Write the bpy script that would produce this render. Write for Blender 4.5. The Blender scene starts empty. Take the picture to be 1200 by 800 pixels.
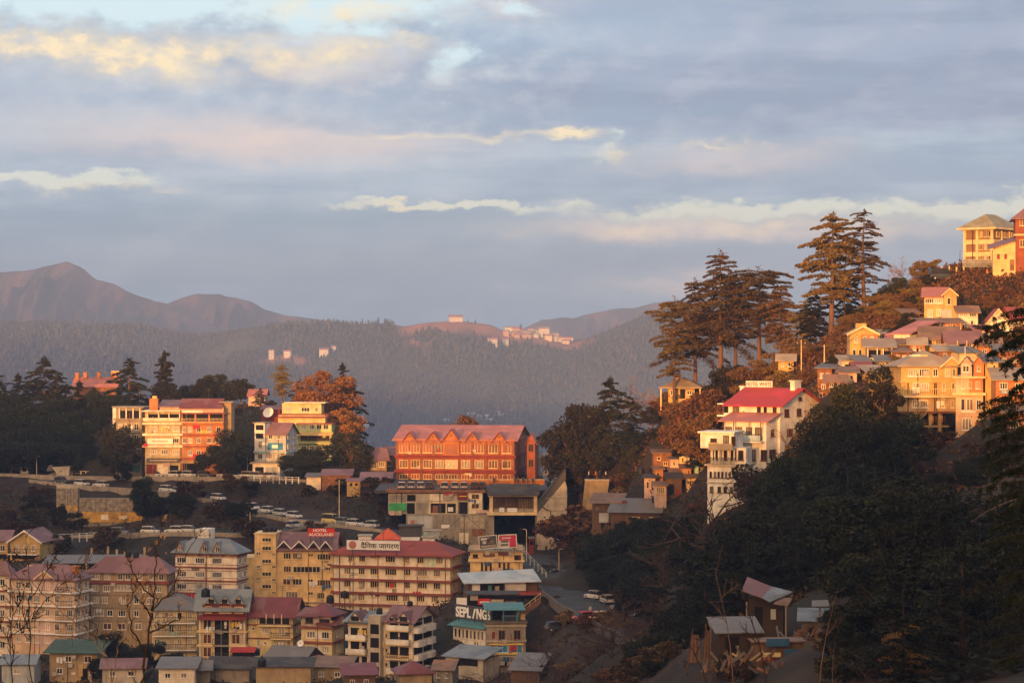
import bpy, math, random
import numpy as np
from mathutils import Vector, Matrix

random.seed(7); RNG = np.random.default_rng(7)
SC = bpy.context.scene
COL = SC.collection
F = 2700.0                      # focal length in photo pixels (1200 px wide frame)
RAD = math.radians

# ------------------------------------------------------------------ camera
cam = bpy.data.cameras.new('camera'); camo = bpy.data.objects.new('camera', cam); COL.objects.link(camo)
cam.sensor_width = 36.0; cam.lens = 36.0 * F / 1200.0
camo.location = (0, 0, 0); camo.rotation_euler = (RAD(90), 0, 0)
cam.clip_start = 0.5; cam.clip_end = 40000
SC.camera = camo

# ------------------------------------------------------------------ sun and sky
SUN_EL, SUN_AZ = 4.0, 20.0       # low evening sun behind the camera, to its left
SUN_STRENGTH = 4.7
SKY_STRENGTH = 0.07
CLOUD_GAIN = 0.95
WEST_GAIN = 1.0
sun = bpy.data.lights.new('sun', 'SUN'); suno = bpy.data.objects.new('sun', sun); COL.objects.link(suno)
sun.energy = SUN_STRENGTH; sun.angle = RAD(0.6); sun.color = (1.0, 0.41, 0.10)
ray = Vector((math.sin(RAD(SUN_AZ)) * math.cos(RAD(SUN_EL)), math.cos(RAD(SUN_AZ)) * math.cos(RAD(SUN_EL)), -math.sin(RAD(SUN_EL))))
suno.rotation_euler = ray.to_track_quat('-Z', 'Y').to_euler()
SUNDIR = -ray                    # towards the sun
SC.view_settings.view_transform = 'Standard'; SC.view_settings.look = 'None'
SC.view_settings.gamma = 1.0; SC.view_settings.use_curve_mapping = False
SC.view_settings.exposure = 0.5
SC.cycles.max_bounces = 4; SC.cycles.diffuse_bounces = 2; SC.cycles.glossy_bounces = 2
SC.cycles.volume_bounces = 0; SC.cycles.transparent_max_bounces = 6
SC.cycles.sample_clamp_indirect = 3.0

world = bpy.data.worlds.new('World'); SC.world = world; world.use_nodes = True
NT = world.node_tree; NT.nodes.clear()

class X:                         # a socket with arithmetic, so that the cloud field can be written as a formula
    nt = None
    def __init__(s, k): s.k = k
    @staticmethod
    def op(o, *a, **kw):
        n = X.nt.nodes.new('ShaderNodeMath'); n.operation = o
        for i, v in enumerate(a):
            if isinstance(v, X): X.nt.links.new(v.k, n.inputs[i])
            else: n.inputs[i].default_value = v
        return X(n.outputs[0])
    def __add__(s, o): return X.op('ADD', s, o)
    __radd__ = __add__
    def __sub__(s, o): return X.op('SUBTRACT', s, o)
    def __rsub__(s, o): return X.op('SUBTRACT', o, s)
    def __mul__(s, o): return X.op('MULTIPLY', s, o)
    __rmul__ = __mul__
    def __truediv__(s, o): return X.op('DIVIDE', s, o)
def xexp(a): return X.op('EXPONENT', a)
def xmax(a, b): return X.op('MAXIMUM', a, b)
def xmin(a, b): return X.op('MINIMUM', a, b)
def clamp01(a): return xmin(xmax(a, 0.0), 1.0)
def sstep(a, lo, hi):
    n = X.nt.nodes.new('ShaderNodeMapRange'); n.interpolation_type = 'SMOOTHSTEP'
    X.nt.links.new(a.k, n.inputs[0]); n.inputs[1].default_value = lo; n.inputs[2].default_value = hi
    n.inputs[3].default_value = 0; n.inputs[4].default_value = 1
    return X(n.outputs[0])
def xyz(a, b, c):
    n = X.nt.nodes.new('ShaderNodeCombineXYZ')
    for i, v in enumerate((a, b, c)):
        if isinstance(v, X): X.nt.links.new(v.k, n.inputs[i])
        else: n.inputs[i].default_value = v
    return X(n.outputs[0])
def noise(vec, scale, detail=4, rough=0.5, dist=0.0, out=0):
    n = X.nt.nodes.new('ShaderNodeTexNoise'); X.nt.links.new(vec.k, n.inputs['Vector'])
    n.inputs['Scale'].default_value = scale; n.inputs['Detail'].default_value = detail
    n.inputs['Roughness'].default_value = rough; n.inputs['Distortion'].default_value = dist
    return X(n.outputs[out])
def cmix(f, a, b, blend='MIX'):
    n = X.nt.nodes.new('ShaderNodeMix'); n.data_type = 'RGBA'; n.blend_type = blend
    for sk, v in ((n.inputs[0], f), (n.inputs[6], a), (n.inputs[7], b)):
        if isinstance(v, X): X.nt.links.new(v.k, sk)
        elif isinstance(v, (int, float)): sk.default_value = v
        else: sk.default_value = (v[0], v[1], v[2], 1)
    return X(n.outputs[2])

def build_sky():
    X.nt = NT
    tc = NT.nodes.new('ShaderNodeTexCoord')
    sp = NT.nodes.new('ShaderNodeSeparateXYZ'); NT.links.new(tc.outputs['Generated'], sp.inputs[0])
    dx, dy, dz = X(sp.outputs[0]), X(sp.outputs[1]), X(sp.outputs[2])
    az = X.op('ARCTAN2', dx, dy)
    el = X.op('ARCSINE', xmax(xmin(dz, 1.0), -1.0))
    A = az * (F / 600.0); E = el * (F / 400.0)          # about +-1 across the view, 0 at the horizon, 1 near 8.5 degrees
    w1 = noise(xyz(A, E * 1.3, 0.3), 2.6, 3, 0.5); w2 = noise(xyz(A, E * 1.2, 7.3), 7.0, 5, 0.6); w3 = noise(xyz(A, E * 1.5, 3.1), 18.0, 4, 0.6)
    Aw = A + (w1 - 0.5) * 0.30 + (w2 - 0.5) * 0.22; Ew = E + (w2 - 0.5) * 0.13 + (w1 - 0.5) * 0.06 + (w3 - 0.5) * 0.05
    def g(a0, e0, wa, we):
        p = (Aw - a0) * (1.0 / wa); q = (Ew - e0) * (1.0 / we)
        return xexp(0.0 - (p * p + q * q))
    def bank(e0, e1, soft): return sstep(Ew, e0 - soft, e0 + soft) * (1.0 - sstep(Ew, e1 - soft, e1 + soft))
    n1 = noise(xyz(A * 0.8, E * 1.7, 1.7), 1.8, 6, 0.52)         # large banks
    n2 = noise(xyz(A * 0.8, E * 4.5, 9.1), 3.0, 7, 0.58)         # streaks
    n3 = noise(xyz(A * 1.2, E * 1.5, 4.4), 6.0, 6, 0.58)         # puffs
    n3b = noise(xyz((A + 0.05) * 1.2, (E - 0.05) * 1.5, 4.4), 6.0, 6, 0.58)
    p1 = noise(xyz(A * 1.15, E * 1.25, 5.9), 12.0, 5, 0.55); p1b = noise(xyz((A + 0.03) * 1.15, (E - 0.035) * 1.25, 5.9), 12.0, 5, 0.55)
    puff = 0.10 + g(-0.45, 0.84, 0.55, 0.16) * 1.1 + g(0.05, 0.62, 0.6, 0.12) * 0.5
    emb = (n3b - n3) * 1.5 + (p1b - p1) * 1.5 * puff
    # three decks of stratocumulus: slate lower deck, paler middle one, lumpy upper one
    low = cmix(sstep(n2 * 0.6 + n1 * 0.4, 0.40, 0.62), (0.235, 0.335, 0.445), (0.305, 0.405, 0.505))
    mid = cmix(sstep(n1 * 0.5 + n2 * 0.5, 0.40, 0.60), (0.27, 0.365, 0.495), (0.46, 0.545, 0.640))
    top = cmix(sstep(n1 * 0.6 + n3 * 0.4, 0.40, 0.60), (0.285, 0.370, 0.505), (0.50, 0.565, 0.650))
    body = cmix(sstep(Ew, 0.36, 0.46), low, mid); body = cmix(sstep(Ew, 0.58, 0.66), body, top)
    shelf = sstep(Ew, 0.585, 0.645) * sstep(Aw + (E - 0.6) * 0.5, -0.30, 0.25) * (1.0 - sstep(Ew, 0.86, 1.12) * 0.55)
    body = cmix(clamp01(shelf * 0.92), body, cmix(sstep(n2, 0.35, 0.65), (0.225, 0.285, 0.415), (0.32, 0.375, 0.505)))       # big dark shelf, upper right
    body = cmix(clamp01(g(0.10, 0.655, 0.45, 0.035) * 0.7), body, (0.25, 0.345, 0.485))
    body = cmix(clamp01(g(-0.12, 0.90, 0.5, 0.10) * 0.55), body, (0.44, 0.575, 0.685)); body = cmix(clamp01(g(-0.85, 0.66, 0.5, 0.16) * 0.7), body, (0.50, 0.545, 0.62))
    body = cmix(clamp01(emb * 0.9 * (0.4 + g(-0.5, 0.82, 0.8, 0.25))), body, (0.66, 0.675, 0.70)); body = cmix(clamp01(emb * -1.1 * (0.4 + g(-0.4, 0.82, 0.8, 0.25))), body, (0.24, 0.345, 0.50))
    # rosy patches where the low sun reaches the underside
    pink = g(-0.42, 0.575, 0.30, 0.055) * 1.0 + g(0.46, 0.535, 0.16, 0.045) * 0.6 + g(-0.34, 0.80, 0.16, 0.05) * 0.5 + g(0.30, 0.345, 0.20, 0.030) * 0.9 + g(0.55, 0.315, 0.35, 0.028) * 0.8 + g(0.30, 0.165, 0.11, 0.03) * 0.8 + g(-0.72, 0.60, 0.3, 0.06) * 0.35 + g(-0.03, 0.97, 0.10, 0.04) * 0.6
    body = cmix(clamp01(pink * (0.25 + n3 * 1.1)), body, (0.80, 0.635, 0.57))
    # gaps of clear evening sky
    gap = (g(-0.80, 1.04, 0.62, 0.125) * 1.25 + g(-0.33, 1.01, 0.16, 0.06) * 0.8 + g(-0.13, 0.83, 0.05, 0.05) * 0.52 + g(0.02, 0.97, 0.08, 0.03) * 0.4
           + g(0.46, 0.380, 0.30, 0.027) * 0.80 + g(1.06, 0.375, 0.36, 0.046) * 0.9 + g(-0.84, 0.455, 0.14, 0.024) * 0.72 + g(-0.98, 0.46, 0.10, 0.015) * 0.6
           + g(-0.2, 0.400, 0.16, 0.012) * 0.9 + g(0.0, 0.395, 0.10, 0.014) * 0.8 + g(0.205, 0.555, 0.045, 0.030) * 0.50 + g(0.19, 0.60, 0.03, 0.012) * 0.45 + g(-0.30, 0.905, 0.10, 0.03) * 0.45)
    dens = 0.56 + (n3 - 0.5) * (0.34 + gap * 0.8) + (w3 - 0.5) * (0.10 + gap * 0.55) + (p1 - 0.5) * gap * 0.7 + (n2 - 0.5) * 0.2 - gap * 0.56
    cover = sstep(dens, 0.14, 0.47)
    clear = cmix(sstep(E, 0.30, 0.9), (0.74, 0.73, 0.60), (0.63, 0.79, 0.84))
    front = cmix(cover, clear, body)
    # sunlit rims
    glow = (g(-0.90, 0.855, 0.16, 0.050) * 1.1 + g(-0.66, 0.83, 0.12, 0.055) * 1.1 + g(-0.42, 0.83, 0.13, 0.055) * 0.9 + g(-0.35, 0.965, 0.12, 0.03) * 0.8 + g(-0.25, 0.86, 0.06, 0.03) * 0.6 + g(-0.14, 0.605, 0.16, 0.012) * 0.6
            + g(0.08, 0.600, 0.07, 0.012) * 1.0 + g(0.24, 0.555, 0.05, 0.02) * 0.5 + g(-0.80, 0.435, 0.12, 0.012) * 0.7 + g(-0.19, 0.398, 0.10, 0.008) * 0.7 + g(0.45, 0.335, 0.32, 0.018) * 0.6 + g(0.42, 0.575, 0.07, 0.010) * 0.6)
    front = cmix(clamp01(glow * ((n3 * 0.5 + p1 * 0.5 - 0.40) * 6.0)), front, (0.98, 0.78, 0.49))
    # the rest of the dome: even grey-blue cloud overhead, a bright amber west behind the camera
    high = sstep(E, 1.3, 5.0)
    front = cmix(high, front, cmix(n2, (0.30, 0.36, 0.45), (0.50, 0.53, 0.58)))
    sx, sy, sz = SUNDIR
    cosw = dx * sx + dy * sy + dz * sz
    west = sstep(cosw, -0.10, 0.95); core = sstep(cosw, 0.72, 1.0)
    front = cmix(west * 0.9, front, (1.40 * WEST_GAIN, 0.98 * WEST_GAIN, 0.62 * WEST_GAIN))
    front = cmix(core * 0.85, front, (4.4 * WEST_GAIN, 2.3 * WEST_GAIN, 0.95 * WEST_GAIN))
    # below the horizon only dim ground light
    front = cmix(sstep(E, -0.35, -0.05), (0.10, 0.095, 0.09), front)
    bgc = NT.nodes.new('ShaderNodeBackground'); NT.links.new(front.k, bgc.inputs[0]); bgc.inputs[1].default_value = CLOUD_GAIN
    sky = NT.nodes.new('ShaderNodeTexSky'); sky.sky_type = 'NISHITA'; sky.sun_disc = False
    sky.sun_elevation = RAD(SUN_EL); sky.sun_rotation = math.atan2(SUNDIR.x, SUNDIR.y)
    sky.altitude = 2200; sky.dust_density = 1.5
    bgs = NT.nodes.new('ShaderNodeBackground'); NT.links.new(sky.outputs[0], bgs.inputs[0]); bgs.inputs[1].default_value = SKY_STRENGTH
    mx = NT.nodes.new('ShaderNodeMixShader'); mx.inputs[0].default_value = 0.9         # broken cloud in front of the clear sky
    NT.links.new(bgs.outputs[0], mx.inputs[1]); NT.links.new(bgc.outputs[0], mx.inputs[2])
    out = NT.nodes.new('ShaderNodeOutputWorld'); NT.links.new(mx.outputs[0], out.inputs[0])
    world.cycles.sampling_method = 'MANUAL'; world.cycles.sample_map_resolution = 512
build_sky()

# ------------------------------------------------------------------ materials
MATS = {}
def mat(name, col, rough=0.85, var=0.22, scale=0.6, dirt=0.0, dirtcol=(0.05, 0.04, 0.03), metal=0.0, spec=0.3, col2=None, vscale=1.0):
    """painted / built surface: base colour, blotchy variation, optional vertical dirt streaks and a second patchy colour"""
    if name in MATS: return MATS[name]
    m = bpy.data.materials.new(name); m.use_nodes = True; MATS[name] = m
    nt = m.node_tree; X.nt = nt; b = nt.nodes['Principled BSDF']
    tc = nt.nodes.new('ShaderNodeTexCoord'); oi = nt.nodes.new('ShaderNodeObjectInfo'); va = nt.nodes.new('ShaderNodeVectorMath'); nt.links.new(tc.outputs['Object'], va.inputs[0]); nt.links.new(oi.outputs['Location'], va.inputs[1]); V = X(va.outputs[0])
    mp = nt.nodes.new('ShaderNodeMapping'); nt.links.new(V.k, mp.inputs[0]); mp.inputs['Scale'].default_value = (1, 1, vscale); V = X(mp.outputs[0])
    n = noise(V, scale, 5, 0.6)
    c = cmix(sstep(n, 0.3, 0.7), tuple(x * (1 - var) for x in col), tuple(min(1, x * (1 + var * 0.7)) for x in col))
    if col2: c = cmix(sstep(noise(V, scale * 0.7, 3, 0.5, 0.3), 0.5, 0.56), c, col2)
    if dirt:
        mp2 = nt.nodes.new('ShaderNodeMapping'); nt.links.new(va.outputs[0], mp2.inputs[0]); mp2.inputs['Scale'].default_value = (1.3, 1.3, 0.16)
        d = sstep(noise(X(mp2.outputs[0]), 1.4, 5, 0.65), 0.48, 0.72)
        c = cmix(d * dirt, c, dirtcol)
    nt.links.new(c.k, b.inputs['Base Color']); b.inputs['Roughness'].default_value = rough; b.inputs['Metallic'].default_value = metal
    b.inputs['Specular IOR Level'].default_value = spec
    return m
def leafmat(name, c1, c2, rough=0.7, trans=0.0, patch=None):
    if name in MATS: return MATS[name]
    m = bpy.data.materials.new(name); m.use_nodes = True; MATS[name] = m
    nt = m.node_tree; X.nt = nt; b = nt.nodes['Principled BSDF']
    ge = nt.nodes.new('ShaderNodeNewGeometry'); oi = nt.nodes.new('ShaderNodeObjectInfo')
    r = X(ge.outputs['Random Per Island']); o = X(oi.outputs['Random'])
    c = cmix(r, c1, c2)
    hs = nt.nodes.new('ShaderNodeHueSaturation'); nt.links.new(c.k, hs.inputs['Color'])
    nt.links.new(((o * 0.05 + 0.475) if 'autumn' not in name else (o * 0.012 + 0.502)).k, hs.inputs['Hue']); nt.links.new((o * 0.5 + 0.75).k, hs.inputs['Value'])
    nt.links.new(hs.outputs[0], b.inputs['Base Color'])
    b.inputs['Roughness'].default_value = rough; b.inputs['Specular IOR Level'].default_value = 0.08
    return m

M = dict(
 cream=mat('cream_plaster', (0.76, 0.67, 0.52), dirt=0.4, dirtcol=(0.28, 0.22, 0.15)),
 white=mat('white_plaster', (0.78, 0.74, 0.66), dirt=0.4, dirtcol=(0.30, 0.25, 0.20)),
 ochre=mat('ochre_plaster', (0.74, 0.52, 0.24), dirt=0.3, dirtcol=(0.30, 0.18, 0.08)),
 paleyellow=mat('pale_yellow_plaster', (0.66, 0.53, 0.28), dirt=0.45, dirtcol=(0.30, 0.22, 0.10)),
 yellow=mat('yellow_plaster', (0.52, 0.36, 0.14), dirt=0.55, dirtcol=(0.30, 0.2, 0.06)),
 pink=mat('pink_plaster', (0.58, 0.41, 0.35), dirt=0.5, dirtcol=(0.25, 0.17, 0.14)),
 salmon=mat('salmon_plaster', (0.60, 0.42, 0.28), dirt=0.5, dirtcol=(0.25, 0.15, 0.1)),
 tan=mat('tan_plaster', (0.38, 0.28, 0.16), dirt=0.5, dirtcol=(0.15, 0.11, 0.07)),
 dullcream=mat('dull_cream_plaster', (0.47, 0.39, 0.23), dirt=0.55, dirtcol=(0.2, 0.15, 0.08)),
 orange=mat('orange_plaster', (0.46, 0.19, 0.07), dirt=0.4, dirtcol=(0.3, 0.12, 0.06)),
 redorange=mat('red_orange_brick', (0.28, 0.080, 0.036), dirt=0.45, dirtcol=(0.2, 0.06, 0.03)),
 archorange=mat('orange_painted_timber', (0.40, 0.150, 0.040), dirt=0.3),
 redpaint=mat('red_paint', (0.19, 0.032, 0.024), dirt=0.3, dirtcol=(0.1, 0.02, 0.02)),
 brick=mat('brown_brick', (0.24, 0.11, 0.06), dirt=0.4, var=0.4, scale=1.5),
 brown=mat('brown_timber', (0.14, 0.08, 0.05), dirt=0.4),
 concrete=mat('raw_concrete', (0.30, 0.26, 0.21), dirt=0.6, dirtcol=(0.10, 0.085, 0.07)),
 darkconcrete=mat('sooty_concrete', (0.15, 0.13, 0.11), dirt=0.6),
 paleconcrete=mat('pale_concrete', (0.46, 0.40, 0.32), dirt=0.55, dirtcol=(0.18, 0.15, 0.12)),
 green=mat('green_plaster', (0.47, 0.56, 0.26), dirt=0.4, dirtcol=(0.2, 0.24, 0.1)),
 mint=mat('mint_paint', (0.42, 0.66, 0.52), dirt=0.3),
 blue=mat('blue_paint', (0.03, 0.20, 0.42), dirt=0.2),
 paleblue=mat('pale_blue_paint', (0.38, 0.48, 0.52), dirt=0.3),
 greyblue=mat('grey_blue_plaster', (0.44, 0.46, 0.46), dirt=0.5, dirtcol=(0.16, 0.15, 0.14)),
 teal=mat('teal_sheet', (0.07, 0.21, 0.21), rough=0.5, dirt=0.3),
 roofred=mat('red_sheet_roof', (0.30, 0.060, 0.042), rough=0.6, col2=(0.24, 0.055, 0.040), scale=0.35),
 roofpink=mat('faded_pink_sheet_roof', (0.42, 0.165, 0.145), rough=0.65, col2=(0.36, 0.14, 0.12), scale=0.3),
 roofbright=mat('bright_red_roof', (0.42, 0.036, 0.034), rough=0.55, col2=(0.36, 0.034, 0.032), scale=0.3),
 roofmaroon=mat('maroon_sheet_roof', (0.17, 0.045, 0.045), rough=0.55, col2=(0.20, 0.085, 0.08), scale=0.3),
 roofmauve=mat('mauve_sheet_roof', (0.22, 0.115, 0.115), rough=0.55, col2=(0.17, 0.085, 0.085), scale=0.3),
 roofgrey=mat('grey_sheet_roof', (0.15, 0.14, 0.13), rough=0.5, col2=(0.155, 0.14, 0.125), scale=0.4, dirt=0.3),
 roofbrown=mat('rusty_sheet_roof', (0.20, 0.125, 0.085), rough=0.65, col2=(0.26, 0.14, 0.085), scale=0.5, dirt=0.3),
 rooftan=mat('sunbleached_sheet_roof', (0.34, 0.27, 0.19), rough=0.6, col2=(0.30, 0.22, 0.15), scale=0.35),
 roofgreygreen=mat('grey_green_roof', (0.27, 0.24, 0.15), rough=0.65),
 roofblue=mat('pale_blue_sheet_roof', (0.36, 0.43, 0.47), rough=0.4, col2=(0.44, 0.48, 0.50), scale=0.4),
 roofslate=mat('slate_blue_roof', (0.16, 0.185, 0.21), rough=0.5, col2=(0.20, 0.225, 0.24), scale=0.5),
 roofgreen=mat('green_sheet_roof', (0.05, 0.085, 0.055), rough=0.65, dirt=0.3),
 darkroof=mat('dark_felt_roof', (0.055, 0.05, 0.048), rough=0.8, col2=(0.08, 0.07, 0.065), scale=0.5),
 trimred=mat('red_brown_trim', (0.24, 0.070, 0.050), dirt=0.2),
 trimwhite=mat('white_trim', (0.74, 0.70, 0.64), dirt=0.2, dirtcol=(0.35, 0.3, 0.25)),
 trimyellow=mat('yellow_trim', (0.80, 0.56, 0.10), dirt=0.1),
 trimbrown=mat('brown_trim', (0.12, 0.055, 0.035)),
 trimcream=mat('cream_trim', (0.72, 0.55, 0.30)),
 darkwood=mat('dark_wood', (0.05, 0.032, 0.022)),
 iron=mat('dark_iron', (0.05, 0.048, 0.046), rough=0.6),
 whiteiron=mat('white_iron', (0.62, 0.60, 0.56), rough=0.5),
 void=mat('dark_interior', (0.018, 0.015, 0.013), spec=0.05),  # near-black stands for the shade inside openings
 tank=mat('black_plastic', (0.014, 0.014, 0.015), rough=0.5),
 glass=mat('dark_glass', (0.030, 0.027, 0.026), rough=0.12, var=0.5, spec=0.16),
 glassbrown=mat('brown_glass', (0.10, 0.045, 0.03), rough=0.2, var=0.5, spec=0.16),
 glassred=mat('red_curtain_glass', (0.20, 0.03, 0.02), rough=0.25, spec=0.16),
 curtain=mat('pale_curtain_glass', (0.40, 0.34, 0.26), rough=0.35, var=0.3, scale=2.0, spec=0.16),
 curtain2=mat('grey_curtain_glass', (0.20, 0.18, 0.16), rough=0.25, var=0.4, scale=2.0, spec=0.16),
 billred=mat('red_billboard_print', (0.55, 0.03, 0.07), rough=0.5), billpale=mat('pale_billboard_print', (0.55, 0.52, 0.50), rough=0.5),
 billdark=mat('dark_billboard_print', (0.07, 0.07, 0.08), rough=0.5),
 signred=mat('red_sign', (0.56, 0.030, 0.020), rough=0.5), signwhite=mat('white_sign', (0.75, 0.74, 0.72), rough=0.5, var=0.06),
 signgreen=mat('green_cloth', (0.06, 0.34, 0.12)), letterwhite=mat('white_lettering', (0.85, 0.84, 0.80), var=0.03), letterblack=mat('black_lettering', (0.02, 0.02, 0.02)),
 asphalt=mat('asphalt', (0.060, 0.062, 0.066), rough=0.8, var=0.3, scale=0.3, col2=(0.048, 0.049, 0.052)),
 bark=mat('bark', (0.15, 0.085, 0.05), rough=0.95, var=0.45, scale=1.2, vscale=0.25),
 barkpale=mat('pale_bark', (0.26, 0.20, 0.15), rough=0.95, var=0.3), barkdark=mat('dark_bark', (0.045, 0.028, 0.022), rough=0.95),
 stone=mat('rubble_stone', (0.26, 0.22, 0.17), var=0.5, scale=1.2, dirt=0.5), stonetan=mat('tan_render', (0.36, 0.26, 0.14), var=0.25, dirt=0.4, dirtcol=(0.14, 0.1, 0.06)),
 ochrewall=mat('ochre_stained_wall', (0.52, 0.30, 0.06), var=0.4, dirt=0.6, dirtcol=(0.22, 0.16, 0.10)),
 blueplastic=mat('blue_tarpaulin', (0.03, 0.11, 0.24), rough=0.5), redcloth=mat('red_cloth', (0.45, 0.03, 0.05)), tyre=mat('rubber', (0.02, 0.02, 0.02)),
)
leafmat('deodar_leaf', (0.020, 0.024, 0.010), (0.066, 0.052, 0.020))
leafmat('deodar_warm_leaf', (0.085, 0.064, 0.020), (0.23, 0.140, 0.044))  # warm low sun on the cedars put into the leaf colour
leafmat('oak_leaf', (0.016, 0.018, 0.009), (0.055, 0.045, 0.018))
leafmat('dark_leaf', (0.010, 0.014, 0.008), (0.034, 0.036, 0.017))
leafmat('autumn_leaf', (0.22, 0.092, 0.020), (0.42, 0.178, 0.040))
leafmat('russet_leaf', (0.090, 0.060, 0.020), (0.23, 0.125, 0.040))
leafmat('dry_brush', (0.060, 0.036, 0.017), (0.20, 0.105, 0.042))  # lit copy of the brush, sunlight of the right hill in its colour
leafmat('dark_brush', (0.028, 0.020, 0.012), (0.085, 0.052, 0.026))  # same brush darkened, shade of the lower banks put into the colour
leafmat('twig', (0.040, 0.025, 0.022), (0.10, 0.065, 0.052))
leafmat('twig_pale', (0.22, 0.13, 0.07), (0.34, 0.20, 0.11))
leafmat('far_forest_leaf', (0.060, 0.056, 0.030), (0.12, 0.098, 0.055))

# ------------------------------------------------------------------ mesh helpers
def P(px, py, D): return Vector(((px - 600) / F * D, D, (400 - py) / F * D))
class MB:
    def __init__(s): s.v = []; s.f = []; s.m = []
    def face(s, pts, m=0):
        i = len(s.v); s.v += [tuple(p) for p in pts]; s.f.append(tuple(range(i, i + len(pts)))); s.m.append(m)
    def hexa(s, b, t, m=0):           # bottom 4 (ccw from above), top 4
        i = len(s.v); s.v += [tuple(p) for p in b] + [tuple(p) for p in t]
        for q in ((3, 2, 1, 0), (4, 5, 6, 7), (0, 1, 5, 4), (1, 2, 6, 5), (2, 3, 7, 6), (3, 0, 4, 7)):
            s.f.append(tuple(i + k for k in q)); s.m.append(m)
    def box(s, x0, x1, y0, y1, z0, z1, m=0):
        if x0 > x1: x0, x1 = x1, x0
        if y0 > y1: y0, y1 = y1, y0
        if z0 > z1: z0, z1 = z1, z0
        s.hexa([(x0, y0, z0), (x1, y0, z0), (x1, y1, z0), (x0, y1, z0)], [(x0, y0, z1), (x1, y0, z1), (x1, y1, z1), (x0, y1, z1)], m)
    def slab(s, pts, t, m=0):         # four top points (ccw from above), thickness straight down
        s.hexa([(p[0], p[1], p[2] - t) for p in pts], pts, m)
    def prism_y(s, poly, y0, y1, m=0):   # polygon in x,z (ccw seen from -y) pushed from y0 to y1
        n = len(poly); i = len(s.v)
        s.v += [(p[0], y0, p[1]) for p in poly] + [(p[0], y1, p[1]) for p in poly]
        s.f.append(tuple(range(i, i + n))); s.m.append(m); s.f.append(tuple(range(i + 2 * n - 1, i + n - 1, -1))); s.m.append(m)
        for k in range(n):
            j = (k + 1) % n; s.f.append((i + k, i + n + k, i + n + j, i + j)); s.m.append(m)
    def prism_x(s, poly, x0, x1, m=0):   # polygon in y,z pushed along x
        n = len(poly); i = len(s.v)
        s.v += [(x0, p[0], p[1]) for p in poly] + [(x1, p[0], p[1]) for p in poly]
        s.f.append(tuple(range(i + n - 1, i - 1, -1))); s.m.append(m); s.f.append(tuple(range(i + n, i + 2 * n))); s.m.append(m)
        for k in range(n):
            j = (k + 1) % n; s.f.append((i + k, i + j, i + n + j, i + n + k)); s.m.append(m)
    def tube(s, pts, rad, n=6, m=0, cap=True):
        pts = [Vector(p) for p in pts]; i0 = len(s.v)
        for k, p in enumerate(pts):
            d = (pts[min(k + 1, len(pts) - 1)] - pts[max(k - 1, 0)]).normalized()
            a = d.cross(Vector((0.31, 0.17, 0.93) if abs(d.z) < 0.9 else (1, 0, 0))).normalized(); b = d.cross(a)
            r = rad[k] if hasattr(rad, '__len__') else rad
            for q in range(n):
                t = 2 * math.pi * q / n; s.v.append(tuple(p + a * (r * math.cos(t)) + b * (r * math.sin(t))))
        for k in range(len(pts) - 1):
            for q in range(n):
                A = i0 + k * n + q; B = i0 + k * n + (q + 1) % n
                s.f.append((A, B, B + n, A + n)); s.m.append(m)
        if cap:
            s.f.append(tuple(i0 + q for q in range(n - 1, -1, -1))); s.m.append(m)
            e = i0 + (len(pts) - 1) * n; s.f.append(tuple(e + q for q in range(n))); s.m.append(m)
    def cyl(s, x, y, z0, z1, r, n=12, m=0, r2=None): s.tube([(x, y, z0), (x, y, z1)], [r, r if r2 is None else r2], n, m)
    def mesh(s, name, mats, smooth=False):
        me = bpy.data.meshes.new(name); me.from_pydata(s.v, [], s.f)
        for k in (mats if isinstance(mats, (list, tuple)) else [mats]): me.materials.append(k if isinstance(k, bpy.types.Material) else M.get(k) or MATS[k])
        me.polygons.foreach_set('material_index', s.m)
        if smooth: me.polygons.foreach_set('use_smooth', [True] * len(s.f))
        me.update(); return me
    def build(s, name, mats, parent=None, loc=None, rz=0, smooth=False):
        return link(name, s.mesh(name, mats, smooth), parent, loc, rz)
def link(name, data, parent=None, loc=None, rz=0):
    o = bpy.data.objects.new(name, data); COL.objects.link(o)
    if parent is not None: o.parent = parent
    if loc is not None: o.location = loc
    if rz: o.rotation_euler = (0, 0, rz)
    return o
def tag(o, label, cat, group=None, kind=None):
    if label: o['label'] = label
    if cat: o['category'] = cat
    if group: o['group'] = group
    if kind: o['kind'] = kind
    return o
def thing(name, label, cat, loc, rz=0, group=None): return tag(link(name, None, None, loc, rz), label, cat, group)
def npmesh(name, verts, quads, mats, smooth=False):
    me = bpy.data.meshes.new(name); nv, nf = len(verts), len(quads); k = quads.shape[1]
    me.vertices.add(nv); me.vertices.foreach_set('co', np.ascontiguousarray(verts, dtype=np.float32).ravel())
    me.loops.add(nf * k); me.loops.foreach_set('vertex_index', quads.astype(np.int32).ravel())
    me.polygons.add(nf); me.polygons.foreach_set('loop_start', np.arange(0, nf * k, k, dtype=np.int32))
    if smooth: me.polygons.foreach_set('use_smooth', np.ones(nf, bool))
    me.update(calc_edges=True)
    for q in (mats if isinstance(mats, (list, tuple)) else [mats]): me.materials.append(q if isinstance(q, bpy.types.Material) else M.get(q) or MATS[q])
    return me
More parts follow.
